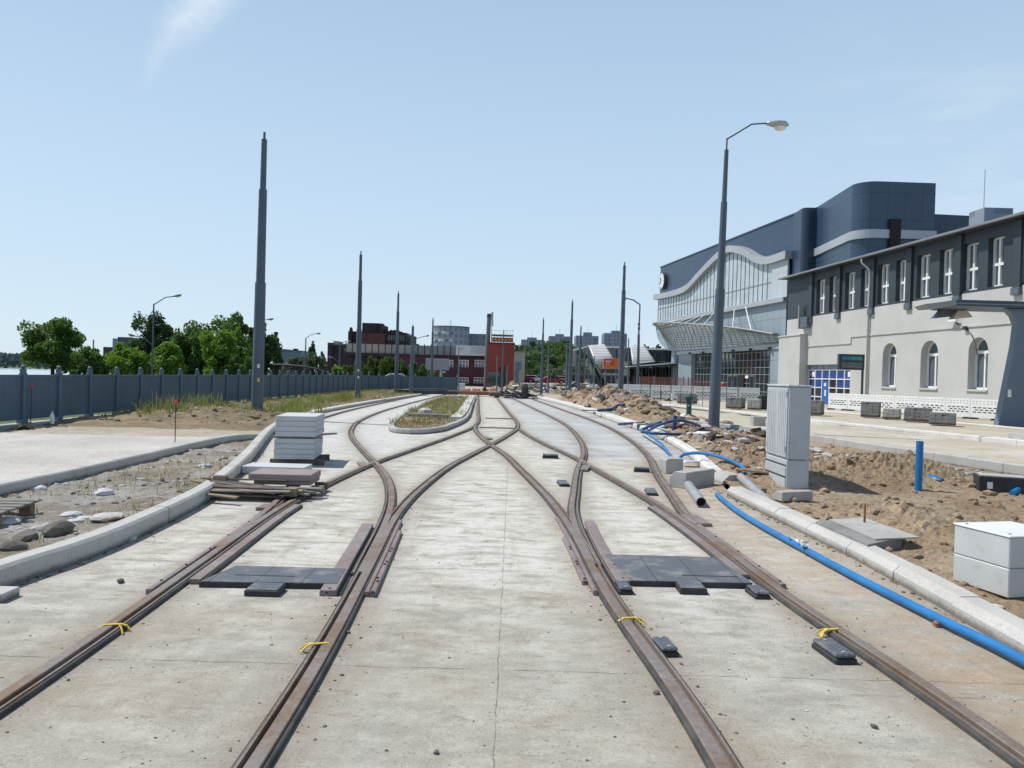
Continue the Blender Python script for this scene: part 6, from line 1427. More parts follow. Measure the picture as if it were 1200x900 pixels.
quadp('side_screen', 'parapet', t, [(671.5, 411), (676, 409.5), (676, 428), (671, 430)], Y+.9, .1)
t2 = bld('low dark platform canopy under the footbridge, beside the station hall', 'platform_canopy', 'canopy', 765, 100)
def qp2(nm, mt, pix, Y, dep): return quadp(nm, mt, t2, pix, Y, dep)
qp2('roof', 'frame_white', [(738, 429), (792, 424.5), (792, 426), (738, 430)], 99, 5); qp2('fascia', 'anthracite', [(738, 430.2), (792, 426.2), (792, 428.8), (738, 432)], 99.1, 4.8)
for k in range(6): qp2('post', 'anthracite', [(744+k*8, 431), (745+k*8, 431), (745+k*8, 458), (744+k*8, 458)], 100+.1*k, .3)
qp2('back_wall', 'door_dark', [(738, 432), (792, 430), (792, 446), (738, 447)], 104, .2)
for px0, px1, mt in ((741, 744, 'red_brick'), (746, 750, 'banner'), (752, 758, 'tower_red'), (759, 763, 'tower_red'), (765, 769, 'banner')): qp2('wall_panel', mt, [(px0, 441), (px1, 441), (px1, 451), (px0, 451)], 101+px0*.001, .1)
t3 = bld('flat green-grey platform shelter roof on posts, before the wooded hill', 'platform_shelter', 'shelter', 655, 130); quadp('roof', 'leaf_hill' if False else 'lattice', t3, [(641, 432.5), (664, 431.5), (664, 433.2), (641, 434)], 130, 4)
for k in range(4): quadp('post', 'far_pole', t3, [(645+k*5.5, 433.5), (645.7+k*5.5, 433.5), (645.7+k*5.5, 448), (645+k*5.5, 448)], 130.2, .25)
# red poster
Y = 96; t = bld('square red and orange poster on posts left of the thick mast', 'poster_board', 'poster', 714, Y); q0, q1 = ap(707.5, 420.2, Y), ap(725, 432.3, Y); a = MB(); a.rbox(q0.x, q1.x, Y, Y+.2, q1.z, q0.z, .03); a.build('board', 'sign_orange', t); w_ = (q1.x-q0.x); h_ = q0.z-q1.z
a = MB(); a.box(q0.x+.02, q0.x+w_*.7, Y-.02, Y-.005, q1.z+h_*.35, q0.z-.02); a.build('red_field', 'sign_red', t)
for k, (u0, u1, z) in enumerate(((.12, .55, .74), (.12, .48, .66), (.15, .4, .44))): a = MB(); a.box(q0.x+w_*u0, q0.x+w_*u1, Y-.035, Y-.022, q1.z+h_*z, q1.z+h_*(z+.05)); a.build('text_line', 'sign_white', t)
for px in (710, 722): a = MB(); p = ap(px, 432, Y); a.cyl((p.x, Y+.1, 0), (p.x, Y+.1, p.z), .1, n=6); a.build('post', 'far_pole', t)
a = MB(); a.box(q0.x-.3, q1.x+.3, Y+.3, Y+.5, q1.z-.55, q1.z-.05); a.build('dark_sill', 'anthracite', t)
# orange safety mesh
def mesh_fence(label, x0, y0, x1, y1, h):
    t = thing('safety_fence', label, 'fence', (x0, y0, .17), 0, 'orange mesh fences'); f = Fr((x0, y0), (x1, y1)); n = int(f.L/2)+1
    for i in range(n+1): a = MB(); s = f.L*i/n; a.cyl(f(s, 0, .1), f(s, 0, h+.25), .04, n=5); a.build('stake', 'iron', t)
    a = MB()
    for k in range(16): z = .2+(h-.2)*k/15; a.box(0, f.L, -.012, .012, z, z+.045, f.m)
    a.build('netting', 'safety_mesh', t)
mesh_fence('faded orange safety mesh below the platform canopy', 14.4, 88, 19.2, 86, 2.0); mesh_fence('faded orange safety mesh in front of the hall column', 16.6, 78, 21.0, 80, 1.9)
# wire fence with thin stakes in the forecourt
t = thing('stake_fence', 'row of thin dark stakes with wire before the white barriers', 'fence', (9.5, 52.5, .17)); f = Fr((9.0, 53.5), (13.6, 46.0))
for i in range(10): a = MB(); s = f.L*i/9; a.cyl(f(s, 0, .1), f(s, 0, 1.5), .018, n=5); a.build('stake', 'iron', t)
for z in (.5, 1.3): a = MB(); a.box(0, f.L, -.008, .008, z, z+.016, f.m); a.build('wire', 'iron', t)
# white slabs standing beside the thick mast
x, y = gp(721, 474.5); 
for k, lab in enumerate(('front', 'rear')): a = MB(); a.rbox(x-.42, x+.1, y+.1+k*.45, y+.45+k*.45, 0, 1.25-.15*k, .02, rz((0, 0, 0), 0)); tag(a.build('white_block', 'kerb_white'), 'white upright insulation block left of the thick mast foot, %s one' % lab, 'block')
# long concrete blocks near road
for (px0, px1, y0, y1, Yd, mt, lab) in [(728, 752, 464, 471, 62, 'block_concrete', 'long low concrete trough right of the thick mast foot'), (734, 748, 458, 465, 66, 'block_dark', 'dark block stack behind the long concrete trough'), (748, 757, 458, 466, 66.5, 'stone_dark', 'darker block stack right of the slim lamp foot'), (757, 768, 459, 467, 63, 'stone_dark', 'dark grey block pile left of the white far barriers'), (613, 652, 449, 461, 100, 'block_concrete', 'grey concrete wall behind the far end of the white kerb'), (601, 613, 452, 459, 104, 'block_concrete', 'pale concrete wall beside the far sand heap'), (693, 703, 458, 466, 75, 'anthracite', 'black wrapped bundle on the far soil heaps')]:
    q0, q1 = ap(px0, y0, Yd), ap(px1, y1, Yd); a = MB(); a.rbox(q0.x, q1.x, Yd, Yd+.9, min(q1.z, .05), q0.z, .04); tag(a.build('block_wall', mt), lab, 'concrete block')
# red and white boards at the end of the line
for k, (px0, px1) in enumerate(((541, 552), (553.5, 563.5), (564.5, 573), (574, 583))):
    Yd = 86; q0, q1 = ap(px0, 455.3, Yd), ap(px1, 458.3, Yd); t = thing('traffic_barrier', 'red and white striped board ending the middle track, %s of four' % ('leftmost', 'second from left', 'third from left', 'rightmost')[k], 'barrier', (q0.x, Yd, 0), 0, 'striped barrier boards')
    a = MB(); a.box(q0.x, q1.x, Yd, Yd+.08, q1.z, q0.z); a.build('board', 'sign_white', t); n = 5; w = (q1.x-q0.x)/n
    for i in range(n): a = MB(); a.slabz([(q0.x+i*w, q1.z), (q0.x+i*w+w*.55, q1.z), (q0.x+i*w+w*.75, q0.z), (q0.x+i*w+w*.2, q0.z)], Yd-.02, Yd-.005); a.build('stripe', 'red_plastic', t)
    for x_ in (q0.x+.15, q1.x-.25): a = MB(); a.box(x_, x_+.1, Yd+.09, Yd+.17, -.1, q0.z); a.build('leg', 'iron', t)
q = ap(540.5, 449, 84); a = MB(); a.rbox(q.x-.35, q.x+.4, 84, 84.5, -.1, q.z, .03); tag(a.build('control_box', 'box_grey'), 'small pale control box at the far end of the fence', 'electrical box')
q = ap(568, 453.5, 78); a = MB(); a.lathe((q.x, 78, 0), [(.17, 0), (.17, q.z-.1), (.13, q.z)], 10); tag(a.build('barrel', 'black_rubber'), 'black barrel at the end of the middle track', 'barrel')
# machine and scrap at the end of the right track
x, y = gp(608, 467); t = thing('scrap_heap', 'heap of tangled dark scrap with a black drum at the end of the right track', 'scrap heap', (x, y, 0)); rnd = random.Random(5)
for i in range(46):
    c = Vector((x+rnd.gauss(.1, .75), y+rnd.gauss(0, .8), abs(rnd.gauss(.25, .28)))); a = MB(); L = rnd.uniform(.2, .9); w = rnd.uniform(.04, .14)
    a.box(-L/2, L/2, -w, w, -w*.5, w*.5, Matrix.Translation(c) @ Matrix.Rotation(rnd.uniform(0, 6), 4, 'Z') @ Matrix.Rotation(rnd.uniform(-.7, .7), 4, 'X') @ Matrix.Rotation(rnd.uniform(-.6, .6), 4, 'Y')); a.build('scrap_bar', ('debris_dark', 'dark_wood', 'iron', 'galv', 'debris_dark')[i % 5], t)
q = ap(615, 461, y); a = MB(); a.lathe((q.x, y, 0), [(.28, 0), (.30, .5), (.26, 1.0), (.15, 1.15)], 12); a.build('drum', 'debris_dark', t)
for i, (px, py, L, an, mt, lab) in enumerate([(597, 466.5, 3.2, .05, 'dark_wood', 'dark timber beam across the end of the right track'), (585, 465, 4.6, .02, 'rust', 'rusty beam across the end of the middle track'), (555, 464.5, 4.2, -.04, 'rust', 'rusty beam left of the middle track end'), (500, 463.5, 5.0, .03, 'iron', 'dark steel section across the far left track, lower one'), (507, 461, 4.0, -.02, 'iron', 'dark steel section across the far left track, upper one')]):
    x, y = gp(px, py); a = MB(); a.rbox(-L/2, L/2, -.25, .25, .12, .42, .03, rz((x, y, 0), an)); tag(a.build('beam', mt), lab, 'beam')
# dark platform edge and building materials under the footbridge
t = bld('long dark low platform building behind the footbridge stairs', 'platform_building', 'building', 700, 126); part('wall', 'anthracite', t, 664, 800, 441, 126, 4); part('roof', 'far_pole', t, 663, 801, 439.8, 125.5, 5, pyb=441)
for k in range(14): part('window', ('dark_glass', 'red_brick', 'parapet', 'dark_glass')[k % 4], t, 668+k*9, 673.5+k*9, 444, 125.9, .06, pyb=450)
for label, px, py, wx, wy, n, sd_, hh in (('jumble of building materials and timber below the left footbridge stair', 690, 461, 3.2, 3, 60, 6, .45), ('litter of pale slabs and boards in front of the wooded hill', 640, 459, 2.6, 3, 40, 7, .3), ('mixed building debris below the red poster', 712, 463, 2.2, 2.2, 44, 8, .4)):
    x, y = gp(px, py); t = thing('debris_pile', label, 'debris', (x, y, 0), 0, 'far piles of building materials'); rnd = random.Random(sd_)
    for i in range(n):
        c = Vector((x+rnd.gauss(0, wx*.5), y+rnd.gauss(0, wy*.5), abs(rnd.gauss(.2, hh)))); L = rnd.uniform(.3, 1.7); w = rnd.uniform(.04, .2); a = MB()
        a.box(-L/2, L/2, -w, w, -w*.6, w*.6, Matrix.Translation(c) @ Matrix.Rotation(rnd.uniform(0, 6), 4, 'Z') @ Matrix.Rotation(rnd.uniform(-.5, .5), 4, 'X') @ Matrix.Rotation(rnd.uniform(-.7, .7), 4, 'Y')); a.build('piece', ('debris_dark', 'kerb_white', 'block_dark', 'old_wood', 'banner', 'iron', 'red_brick', 'block_concrete')[rnd.randrange(8)], t)
o = MB(); o.box(1.5, 16, 133, 158, -.3, .5); struct(o.build('parking_area', 'site_ground'))
# ================================================================== PARKED CARS
def make_car(label, loc, ang, mat):
    t = thing('parked_car', label, 'car', loc, ang, 'parked cars'); prof = [(-2.1, .35), (2.05, .35), (2.12, .65), (2.0, .85), (1.1, .95), (.45, 1.42), (-1.1, 1.45), (-1.9, .98), (-2.12, .9)]
    a = MB(); a.slabz(prof, -.82, .82); o = a.build('body', mat, t, local=True); b = o.modifiers.new('bevel', 'BEVEL'); b.width = .07; b.segments = 2
    for s in (-1, 1):
        a = MB(); a.slabz([(.98, .98), (.42, 1.36), (-1.05, 1.38), (-1.7, 1.0)], s*.83, s*.84); a.build('side_window', 'dark_glass', t, local=True)
        for x in (-1.3, 1.3):
            a = MB(); a.cyl((x, s*.68, .32), (x, s*.85, .32), .32, n=16); w = a.build('wheel', 'black_rubber', t, local=True); a = MB(); a.cyl((x, s*.851, .32), (x, s*.858, .32), .2, n=10); a.build('rim', 'galv', w, local=True)
        a = MB(); a.rbox(2.03, 2.13, s*.45, s*.75, .62, .78, .02); a.build('headlight', 'lamp_glass', t, local=True)
    a = MB(); a.add([(1.12, -.68, .975), (1.12, .68, .975), (.5, .62, 1.43), (.5, -.62, 1.43)], [(0, 1, 2, 3)]); a.build('windscreen', 'dark_glass', t, local=True, fix=False)
    return t
q = ap(468, 452, 92); make_car('white car whose roof shows above the fence before the conifers', (q.x, 92, .16), 0, 'car_white')
for px, Yd, lab, mt, an in ((623, 150, 'white parked car left of the mast before the wooded hill', 'car_white', .2), (649, 140, 'red parked car under the platform shelter roof', 'car_red', .1), (633, 152, 'grey parked car right of the far sand heap', 'car_grey', .3), (659, 146, 'white parked car under the platform shelter, right of the red one', 'car_white', .0), (613, 148, 'red parked car nearest the windowless pale building', 'car_red', .2)):
    q = ap(px, 446, Yd); make_car(lab, (q.x, Yd, .5), an, mt)
# ================================================================== TREES
def leaf_cloud(o, centre, rad, n, size, rnd, clumps=26, flat=1.0, up=0.0, fill=.68):
    """many small leaf faces gathered in clumps over an uneven crown"""
    cs = []
    for _ in range(clumps):
        while True:
            v = Vector((rnd.uniform(-1, 1), rnd.uniform(-1, 1), rnd.uniform(-1, 1)))
            if .25 < v.length < 1: break
        v = v.normalized()*(v.length**.45); k = rnd.uniform(.72, 1.08)
        cs.append((Vector((v.x*rad[0]*k, v.y*rad[1]*k, v.z*rad[2]*k)), rnd.uniform(.16, .36)))
    V, Fc = o.v, o.f
    for i in range(int(n*1.5)):
        c, s = cs[rnd.randrange(len(cs))]
        d = Vector((rnd.gauss(0, 1), rnd.gauss(0, 1), rnd.gauss(0, .8))); d = d*(min(1, 1.55/max(.01, d.length)))*s
        p = centre+c*(1 if rnd.random() > .12 else rnd.uniform(.2, .9))+Vector((d.x*rad[0], d.y*rad[1], d.z*rad[2]))*fill
        sz = size*.8*rnd.uniform(.6, 1.35); a = Vector((rnd.gauss(0, 1), rnd.gauss(0, 1), rnd.gauss(0, 1))).normalized(); b = a.orthogonal().normalized(); b = (b*math.cos(rnd.random()*6)+a.cross(b)*math.sin(rnd.random()*6)); c2 = a.cross(b)
        k = len(V); V += [tuple(p-b*sz*.7), tuple(p+c2*sz*.45), tuple(p+b*sz*.8), tuple(p-c2*sz*.45)]; Fc.append([k, k+1, k+2, k+3]); o.uv.append([(0, 0)]*4)
def tree(label, name, base, H_, W_, mat, n=2600, size=.32, trunk=.28, seed=1, crown=(.30, 1.0), group=None, clumps=26, cat='tree', limbs=6, depth=None):
    rnd = random.Random(seed); b = Vector(base); t = thing(name, label, cat, b, 0, group)
    zc = H_*(crown[0]+crown[1])/2; rzv = H_*(crown[1]-crown[0])/2; rad = (W_/2*.86, (depth or W_)/2*.86, rzv*.86)
    a = MB(); lean = Vector((rnd.uniform(-.05, .05)*H_, rnd.uniform(-.03, .03)*H_, 0)); top = b+Vector((0, 0, zc))+lean
    a.tube([b-Vector((0, 0, .3)), b.lerp(top, .35)+Vector((rnd.uniform(-.1, .1), 0, 0)), b.lerp(top, .7), top], [trunk, trunk*.75, trunk*.5, trunk*.25], 7)
    for i in range(limbs):
        an = rnd.uniform(0, 6.28); q = b.lerp(top, rnd.uniform(.45, .85)); e = b+Vector((math.cos(an)*rad[0]*.75, math.sin(an)*rad[1]*.75, zc+rnd.uniform(-.3, .7)*rzv)); m = q.lerp(e, .5)+Vector((0, 0, .08*H_))
        a.tube([q, m, e], [trunk*.4, trunk*.25, trunk*.1], 5)
    a.build('trunk', 'bark', t, smooth='all', fix=False)
    o = MB(); leaf_cloud(o, b+Vector((0, 0, zc)), rad, n, size, rnd, clumps); o.build('crown', mat, t, fix=False); return t
def ptree(label, name, px0, px1, pyt, Y, mat, zb=-1.2, **kw):
    l, r_ = ap(px0, pyt, Y), ap(px1, pyt, Y); base = ((l.x+r_.x)/2, Y, zb); return tree(label, name, base, (l.z+r_.z)/2-zb, r_.x-l.x, mat, **kw)
gl = 'trees beyond the fence'
ptree('lone broad dark-leaved tree at the far left, beside the river', 'broadleaf_tree', 25, 103, 370, 95, 'leaf_mid', n=7000, size=.34, trunk=.3, seed=3, crown=(.18, 1.0), clumps=40, group=gl)
ptree('small bushy tree at the foot of the lone broad tree, right side', 'broadleaf_tree', 82, 122, 404, 92, 'leaf_mid', n=2400, size=.3, seed=4, crown=(.1, 1), group=gl)
ptree('rounded bright green tree in front of the dark flat-roofed building', 'broadleaf_tree', 121, 172, 401, 84, 'leaf_bright', n=5500, size=.27, seed=5, crown=(.12, 1), clumps=34, group=gl)
ptree('tall dark birch-like tree behind the double-armed lamp', 'broadleaf_tree', 146, 207, 363, 112, 'leaf_dark', n=4600, size=.36, seed=6, crown=(.15, 1), clumps=36, group=gl)
ptree('bright green tree right of the double-armed lamp foot', 'broadleaf_tree', 172, 218, 400, 86, 'leaf_bright', n=5500, size=.28, seed=7, crown=(.1, 1), clumps=34, group=gl)
ptree('dark dense tree in the middle of the group left of the tallest mast', 'broadleaf_tree', 196, 254, 381, 96, 'leaf_mid', n=7500, size=.33, seed=8, crown=(.08, 1), clumps=38, group=gl)
ptree('yellowish green tree directly left of the tallest mast', 'broadleaf_tree', 232, 288, 383, 90, 'leaf_bright', n=7000, size=.32, seed=9, crown=(.08, 1), clumps=36, group=gl)
ptree('tallest tree crown peeking behind the yellowish green tree', 'broadleaf_tree', 240, 300, 367, 118, 'leaf_mid', n=6500, size=.38, seed=10, crown=(.1, 1), clumps=34, group=gl)
ptree('dark tree behind the tallest mast, to its right', 'broadleaf_tree', 276, 330, 374, 108, 'leaf_dark', n=7000, size=.36, seed=12, crown=(.08, 1), clumps=34, group=gl)
ptree('low green bush behind the fence, left of the tallest mast', 'broadleaf_tree', 262, 300, 408, 88, 'leaf_mid', n=2200, size=.28, seed=13, crown=(.05, 1), group=gl)
ptree('dark tree filling the gap between the birch-like tree and the middle of the group', 'broadleaf_tree', 186, 226, 384, 122, 'leaf_dark', n=4200, size=.36, seed=14, crown=(.05, 1), clumps=32, group=gl)
ptree('mid green tree rising behind the dark dense tree in the group', 'broadleaf_tree', 216, 258, 377, 124, 'leaf_mid', n=4200, size=.36, seed=15, crown=(.05, 1), clumps=32, group=gl)
ptree('low pale green tree between the lone broad tree and the flat-roofed building', 'broadleaf_tree', 100, 134, 410, 104, 'leaf_mid', n=2400, size=.32, seed=16, crown=(.05, 1), group=gl)
ptree('green tree close to the tallest mast, behind the low bush', 'broadleaf_tree', 262, 296, 384, 100, 'leaf_bright', n=3600, size=.33, seed=17, crown=(.05, 1), clumps=30, group=gl)
gm = 'trees behind the truss bridge'
for i, (x0, x1, yt, Y, mt, lab) in enumerate([(330, 366, 416, 160, 'leaf_hill', 'grey-green tree behind the left half of the truss bridge'), (354, 386, 412, 158, 'leaf_hill', 'grey-green tree behind the right half of the truss bridge'), (361, 372, 398, 190, 'leaf_dark', 'slim pointed tree above the truss bridge'), (372, 386, 409, 170, 'leaf_dark', 'small dark tree left of the slab building'), (318, 332, 398, 165, 'leaf_dark', 'dark tree between tallest mast and grey-blue house'), (386, 408, 424, 100, 'leaf_bright', 'low bright tree before the dark slab building')]):
    ptree(lab, 'broadleaf_tree', x0, x1, yt, Y, mt, zb=-2, n=1700, size=.42, seed=30+i, crown=(.1, 1), group=gm, limbs=4)
gc = 'conifers before the viaduct'
cn = [(400, 420, 422, 97), (414, 428, 416, 96), (425, 441, 413.5, 95), (436, 450, 415, 96), (446, 462, 413, 94.5), (456, 470, 414, 95.5), (467, 480, 419, 95), (476, 492, 421, 94), (488, 502, 424, 95), (498, 514, 431, 96)]
cl_ = ['leftmost low conifer before the viaduct', 'conifer right behind the second mast foot', 'bright conifer just right of the second mast', 'conifer in the left middle of the hedge before the viaduct', 'tallest conifer left of the mast before the factory end', 'conifer directly left of the mast before the factory end', 'conifer right behind the mast before the factory end', 'conifer behind the shorter mast', 'rounded dark shrub tree left of the billboard', 'low dark shrub tree below the billboard']
for i, (x0, x1, yt, Y) in enumerate(cn):
    ptree(cl_[i], 'conifer_tree', x0, x1, yt, Y, 'leaf_conifer' if i < 7 else 'leaf_mid', zb=-.8, n=1700, size=.26, seed=60+i, crown=(.02, 1), clumps=22, group=gc, limbs=2, trunk=.14)
# wooded hill
hill = MB(); hv = []; nx, ny = 26, 14
for j in range(ny):
    for i in range(nx):
        x = -6+i*7.5; y = 215+j*22; z = -3+max(0, (j/(ny-1)))*17*math.exp(-((x-60)/95)**2)+1.5*fbm(x, y, .02, 3); hv.append((x, y, z))
hill.add(hv, [(j*nx+i, j*nx+i+1, (j+1)*nx+i+1, (j+1)*nx+i) for j in range(ny-1) for i in range(nx-1)]); struct(hill.build('hill', 'hill_green', smooth='all', fix=False))
rnd = random.Random(21); prot = []
for k in range(4):
    prot.append(tree('wooded hill tree', 'hill_tree', (0, 0, 0), 9.5, 9+k*.8, ('leaf_hill', 'leaf_mid', 'leaf_hill', 'leaf_dark')[k], n=900, size=.62, trunk=.25, seed=80+k, crown=(.05, 1), clumps=16, limbs=2, group='trees on the wooded hill'))
hl = [(604, 404, 190), (611, 409, 200), (618, 405.5, 215), (624, 402, 235), (630, 399, 260), (637, 401, 245), (644, 398.5, 270), (650, 399.5, 260), (657, 398, 280), (663, 402, 255), (669, 402, 240), (614, 420, 170), (622, 417, 180), (630, 414, 190), (638, 413, 195), (646, 414, 185), (654, 416, 180), (662, 416, 190), (670, 412, 210), (620, 430, 160), (632, 428, 162), (643, 427, 165), (655, 428, 168), (666, 428, 170)]
words = ['dense green tree on the wooded hill, %s' % w for w in ('at its far left edge by the red tower', 'left edge, below the first tower block', 'crest left of the first tower block', 'crest in front of the first tower block', 'crest right of the first tower block', 'crest left of the mast before the hill', 'crest under the second tower block, left', 'crest under the second tower block, middle', 'crest under the second tower block, right', 'crest left of the tall stepped mast', 'crest right of the tall stepped mast', 'middle row, leftmost', 'middle row, second from left', 'middle row, third from left', 'middle row, fourth from left', 'middle row, fifth from left', 'middle row, sixth from left', 'middle row, seventh from left', 'middle row, rightmost', 'front row, leftmost', 'front row, second from left', 'front row, middle', 'front row, second from right', 'front row, rightmost')]
for i, (px, py, Y) in enumerate(hl):
    p = ap(px, py, Y); s = rnd.uniform(.85, 1.2); sz = max(1.0, 7.5*Y/900*1.9/9)*s; loc = (p.x, Y, p.z-9.3*sz); o = prot[i % 4]
    if i < 4: o.location = loc; o.scale = (sz*1.15, sz*1.15, sz); o['label'] = words[i]
    else: copy_thing(o, loc, rnd.uniform(0, 6), words[i], (sz*1.15, sz*1.15, sz))
# far trees right of the footbridge and distant skyline
for i, (x0, x1, yt, Y) in enumerate([(735, 752, 403.5, 330), (748, 766, 402.5, 335), (762, 780, 403, 340), (774, 792, 404, 330)]):
    ptree('distant dark tree on the skyline right of the poster, %s of four' % ('leftmost', 'second', 'third', 'rightmost')[i], 'distant_tree', x0, x1, yt, Y, 'leaf_hill', zb=-2, n=700, size=1.0, seed=120+i, crown=(.3, 1), group='skyline trees', limbs=2)
a = MB(); rnd = random.Random(2)
for i in range(5200):
    x = rnd.uniform(-640, -250); y = rnd.uniform(640, 690); h = 10.5+4.5*fbm(x, 0, .02, 3)+1.5*fbm(x, 3, .12, 2); z = -4+h*rnd.random()**.6; s = rnd.uniform(1.2, 2.4); k = len(a.v); an = rnd.uniform(0, 6.28); a.v += [(x-s*math.cos(an), y-s*math.sin(an), z), (x, y, z-s*.6), (x+s*math.cos(an), y+s*math.sin(an), z+rnd.uniform(-.4, .4)), (x, y, z+s*.9)]; a.f.append([k, k+1, k+2, k+3]); a.uv.append([(0, 0)]*4)
tag(a.build('far_forest', 'leaf_far_haze', fix=False), 'hazy wooded shore on the far side of the river', 'forest', kind='stuff')
# ================================================================== GRASS, GRAVEL, SMALL STUFF
def blades(name, label, spots, mat, hmin, hmax, w=.008, seed=1):
    """spots: list of (x, y, z, count, spread)"""
    a = MB(); rnd = random.Random(seed)
    for x, y, z, n, sp in spots:
        for _ in range(n):
            bx, by = x+rnd.gauss(0, sp), y+rnd.gauss(0, sp); h = rnd.uniform(hmin, hmax); an = rnd.uniform(0, 6.28); lx, ly = rnd.gauss(0, .35)*h, rnd.gauss(0, .35)*h; dx, dy = w*math.cos(an), w*math.sin(an); k = len(a.v)
            a.v += [(bx-dx, by-dy, z-.02), (bx+dx, by+dy, z-.02), (bx+lx*.4+dx*.7, by+ly*.4+dy*.7, z+h*.6), (bx+lx*.4-dx*.7, by+ly*.4-dy*.7, z+h*.6), (bx+lx, by+ly, z+h)]
            a.f += [[k, k+1, k+2, k+3], [k+3, k+2, k+4]]; a.uv += [[(0, 0)]*4, [(0, 0)]*3]
    return tag(a.build(name, mat, fix=False), label, 'grass', kind='stuff')
rnd = random.Random(9); S1 = []; S2 = []; S3 = []
for _ in range(800):
    y = 24+50*rnd.random()**1.0; x = rnd.uniform(-13.0, lerp_tab(left, y)-.5)
    if not in_verge(x, y): continue
    g_ = fbm(x, y, .45, 3, 4)-.25*(y < 34)
    (S1 if g_ > .0 and rnd.random() < .6 else S2).append((x, y, h_verge(x, y), 12, .16+.004*y)) if g_ > -.45 else None
for x, y in ((-8.5, 29), (-8.2, 29.6), (-8.8, 30.3), (-8.4, 28.4), (-11.4, 25.5), (-12.2, 26), (-9.4, 31), (-8.6, 33), (-11.6, 28), (-9.5, 40), (-9.2, 41), (-9.8, 42)): S1.append((x, y, h_verge(x, y), 70, .28))
S4 = [(x+rnd.gauss(0, .5), y+rnd.gauss(0, .6), h_verge(x, y), 26, .16) for x, y in ((-8.5, 29), (-8.2, 29.8), (-8.8, 30.6), (-10.6, 26.2), (-11.6, 27), (-9.0, 32), (-8.6, 34), (-9.6, 38), (-9.4, 41), (-9.8, 43), (-9.2, 46), (-11.4, 25)) for _ in range(3)]
isl = []
for _ in range(420):
    y = 23+33*rnd.random(); x = rnd.uniform(-4.9, -1.7)
    if in_isl(x, y): (S1 if rnd.random() < .12+.012*(y-23) else S2).append((x, y, .12, 12, .12))
for _ in range(240):
    y = rnd.uniform(6, 18.5); x = rnd.uniform(-6.5, -4)
    if in_bed(x, y) and fbm(x, y, .5, 3, 8) > -.1: S3.append((x, y, h_bed(x, y), 5, .12))
blades('grass', 'green weeds growing on the verge and the island', S1, 'grass_green', .06, .30, .012, 1); blades('grass', 'taller green weeds around the mast feet on the verge', S4, 'grass_green', .25, .6, .016, 6); blades('grass', 'dry yellow grass on the verge and the island', S2, 'grass_dry', .05, .22, .012, 2); blades('grass', 'sparse weeds among the rubble between the two left kerbs', S3, 'grass_dry', .05, .2, .005, 3)
# rusty leaves and scraps on the island
a = MB(); rnd = random.Random(4)
def bits(name, label, mat, n, fxy, smin, smax, fz, flat=.6, seed=1):
    rnd = random.Random(seed); a = MB(); ico = bmesh.new(); bmesh.ops.create_icosphere(ico, subdivisions=1, radius=1); iv = [v.co.copy() for v in ico.verts]; ico.verts.index_update(); fi = [[v.index for v in f.verts] for f in ico.faces]; ico.free(); c = 0
    while c < n:
        q = fxy(rnd)
        if q is None: continue
        x, y = q; s = smin+(smax-smin)*rnd.random()**3; k = len(a.v); an = rnd.uniform(0, 6.28); sx, sy, sz = rnd.uniform(.6, 1.3), rnd.uniform(.6, 1.1), flat*rnd.uniform(.5, 1.1); z = fz(x, y)
        for p in iv:
            j = rnd.uniform(.75, 1.15); px_, py_ = p.x*sx*s*j, p.y*sy*s*j; a.v.append((x+px_*math.cos(an)-py_*math.sin(an), y+px_*math.sin(an)+py_*math.cos(an), z+p.z*sz*s*j+s*sz*.3))
        for f in fi: a.f.append([i+k for i in f]); a.uv.append([(0, 0)]*3)
        c += 1
    return tag(a.build(name, mat, fix=False), label, 'gravel', kind='stuff')
def on_bed(r):
    y = 2.6+15*r.random()**1.2; x = r.uniform(-6.6, -3.95); return (x, y) if in_bed(x, y) else None
bits('gravel', 'dark stones scattered over the rubble bed', 'stone_dark', 420, on_bed, .008, .055, h_bed, .6, 1); bits('gravel', 'pale concrete crumbs scattered over the rubble bed', 'stone_pale', 420, on_bed, .008, .07, h_bed, .45, 2)
def on_slab(r):
    y = 2.6+12*r.random()**1.6; x = r.uniform(-4, 3.4); return (x, y) if lerp_tab(left, y)+.05 < x < lerp_tab(right, y)-.05 else None
bits('gravel', 'fine dark grit strewn over the track concrete', 'stone_dark', 1500, on_slab, .003, .012, lambda x, y: 0, .6, 3); bits('gravel', 'fine pale grit strewn over the track concrete', 'stone_pale', 700, on_slab, .003, .012, lambda x, y: 0, .6, 4)
def by_rail(r):
    P_ = r.choice((LM, RM)); sd_ = r.choice((-1, 1)); y = r.uniform(2.8, 12); x = lerp_tab(P_, y)+sd_*G+r.choice((-1, 1))*abs(r.gauss(.14, .05)); return (x, y)
bits('gravel', 'grit gathered along the rails', 'stone_dark', 800, by_rail, .004, .017, lambda x, y: 0, .6, 5)
def by_kerb(r):
    y = r.uniform(3, 16); s = r.random() < .5; x = lerp_tab(KL, y)+abs(r.gauss(0, .05)) if s else lerp_tab(KR, min(y, 12))-abs(r.gauss(0, .05)); return (x, y)
bits('gravel', 'dirt crumbs along the foot of both kerbs', 'stone_dark', 900, by_kerb, .005, .028, lambda x, y: 0, .6, 6)
def on_earth(r):
    y = 3.5+26*r.random()**1.3; x = lerp_tab(right, y)+.25+r.random()*6; return (x, y) if in_earth(x, y) else None
bits('gravel', 'clods of brown earth scattered over the dug soil', 'brown_earth', 2200, on_earth, .012, .10, h_earth, .7, 7); bits('gravel', 'pale stones mixed into the dug soil', 'stone_pale', 160, on_earth, .01, .06, h_earth, .5, 8)
def on_far(r):
    y = 30+25*r.random(); x = lerp_tab(right, y)+.6+r.random()*4.5; return (x, y) if in_earth(x, y) else None
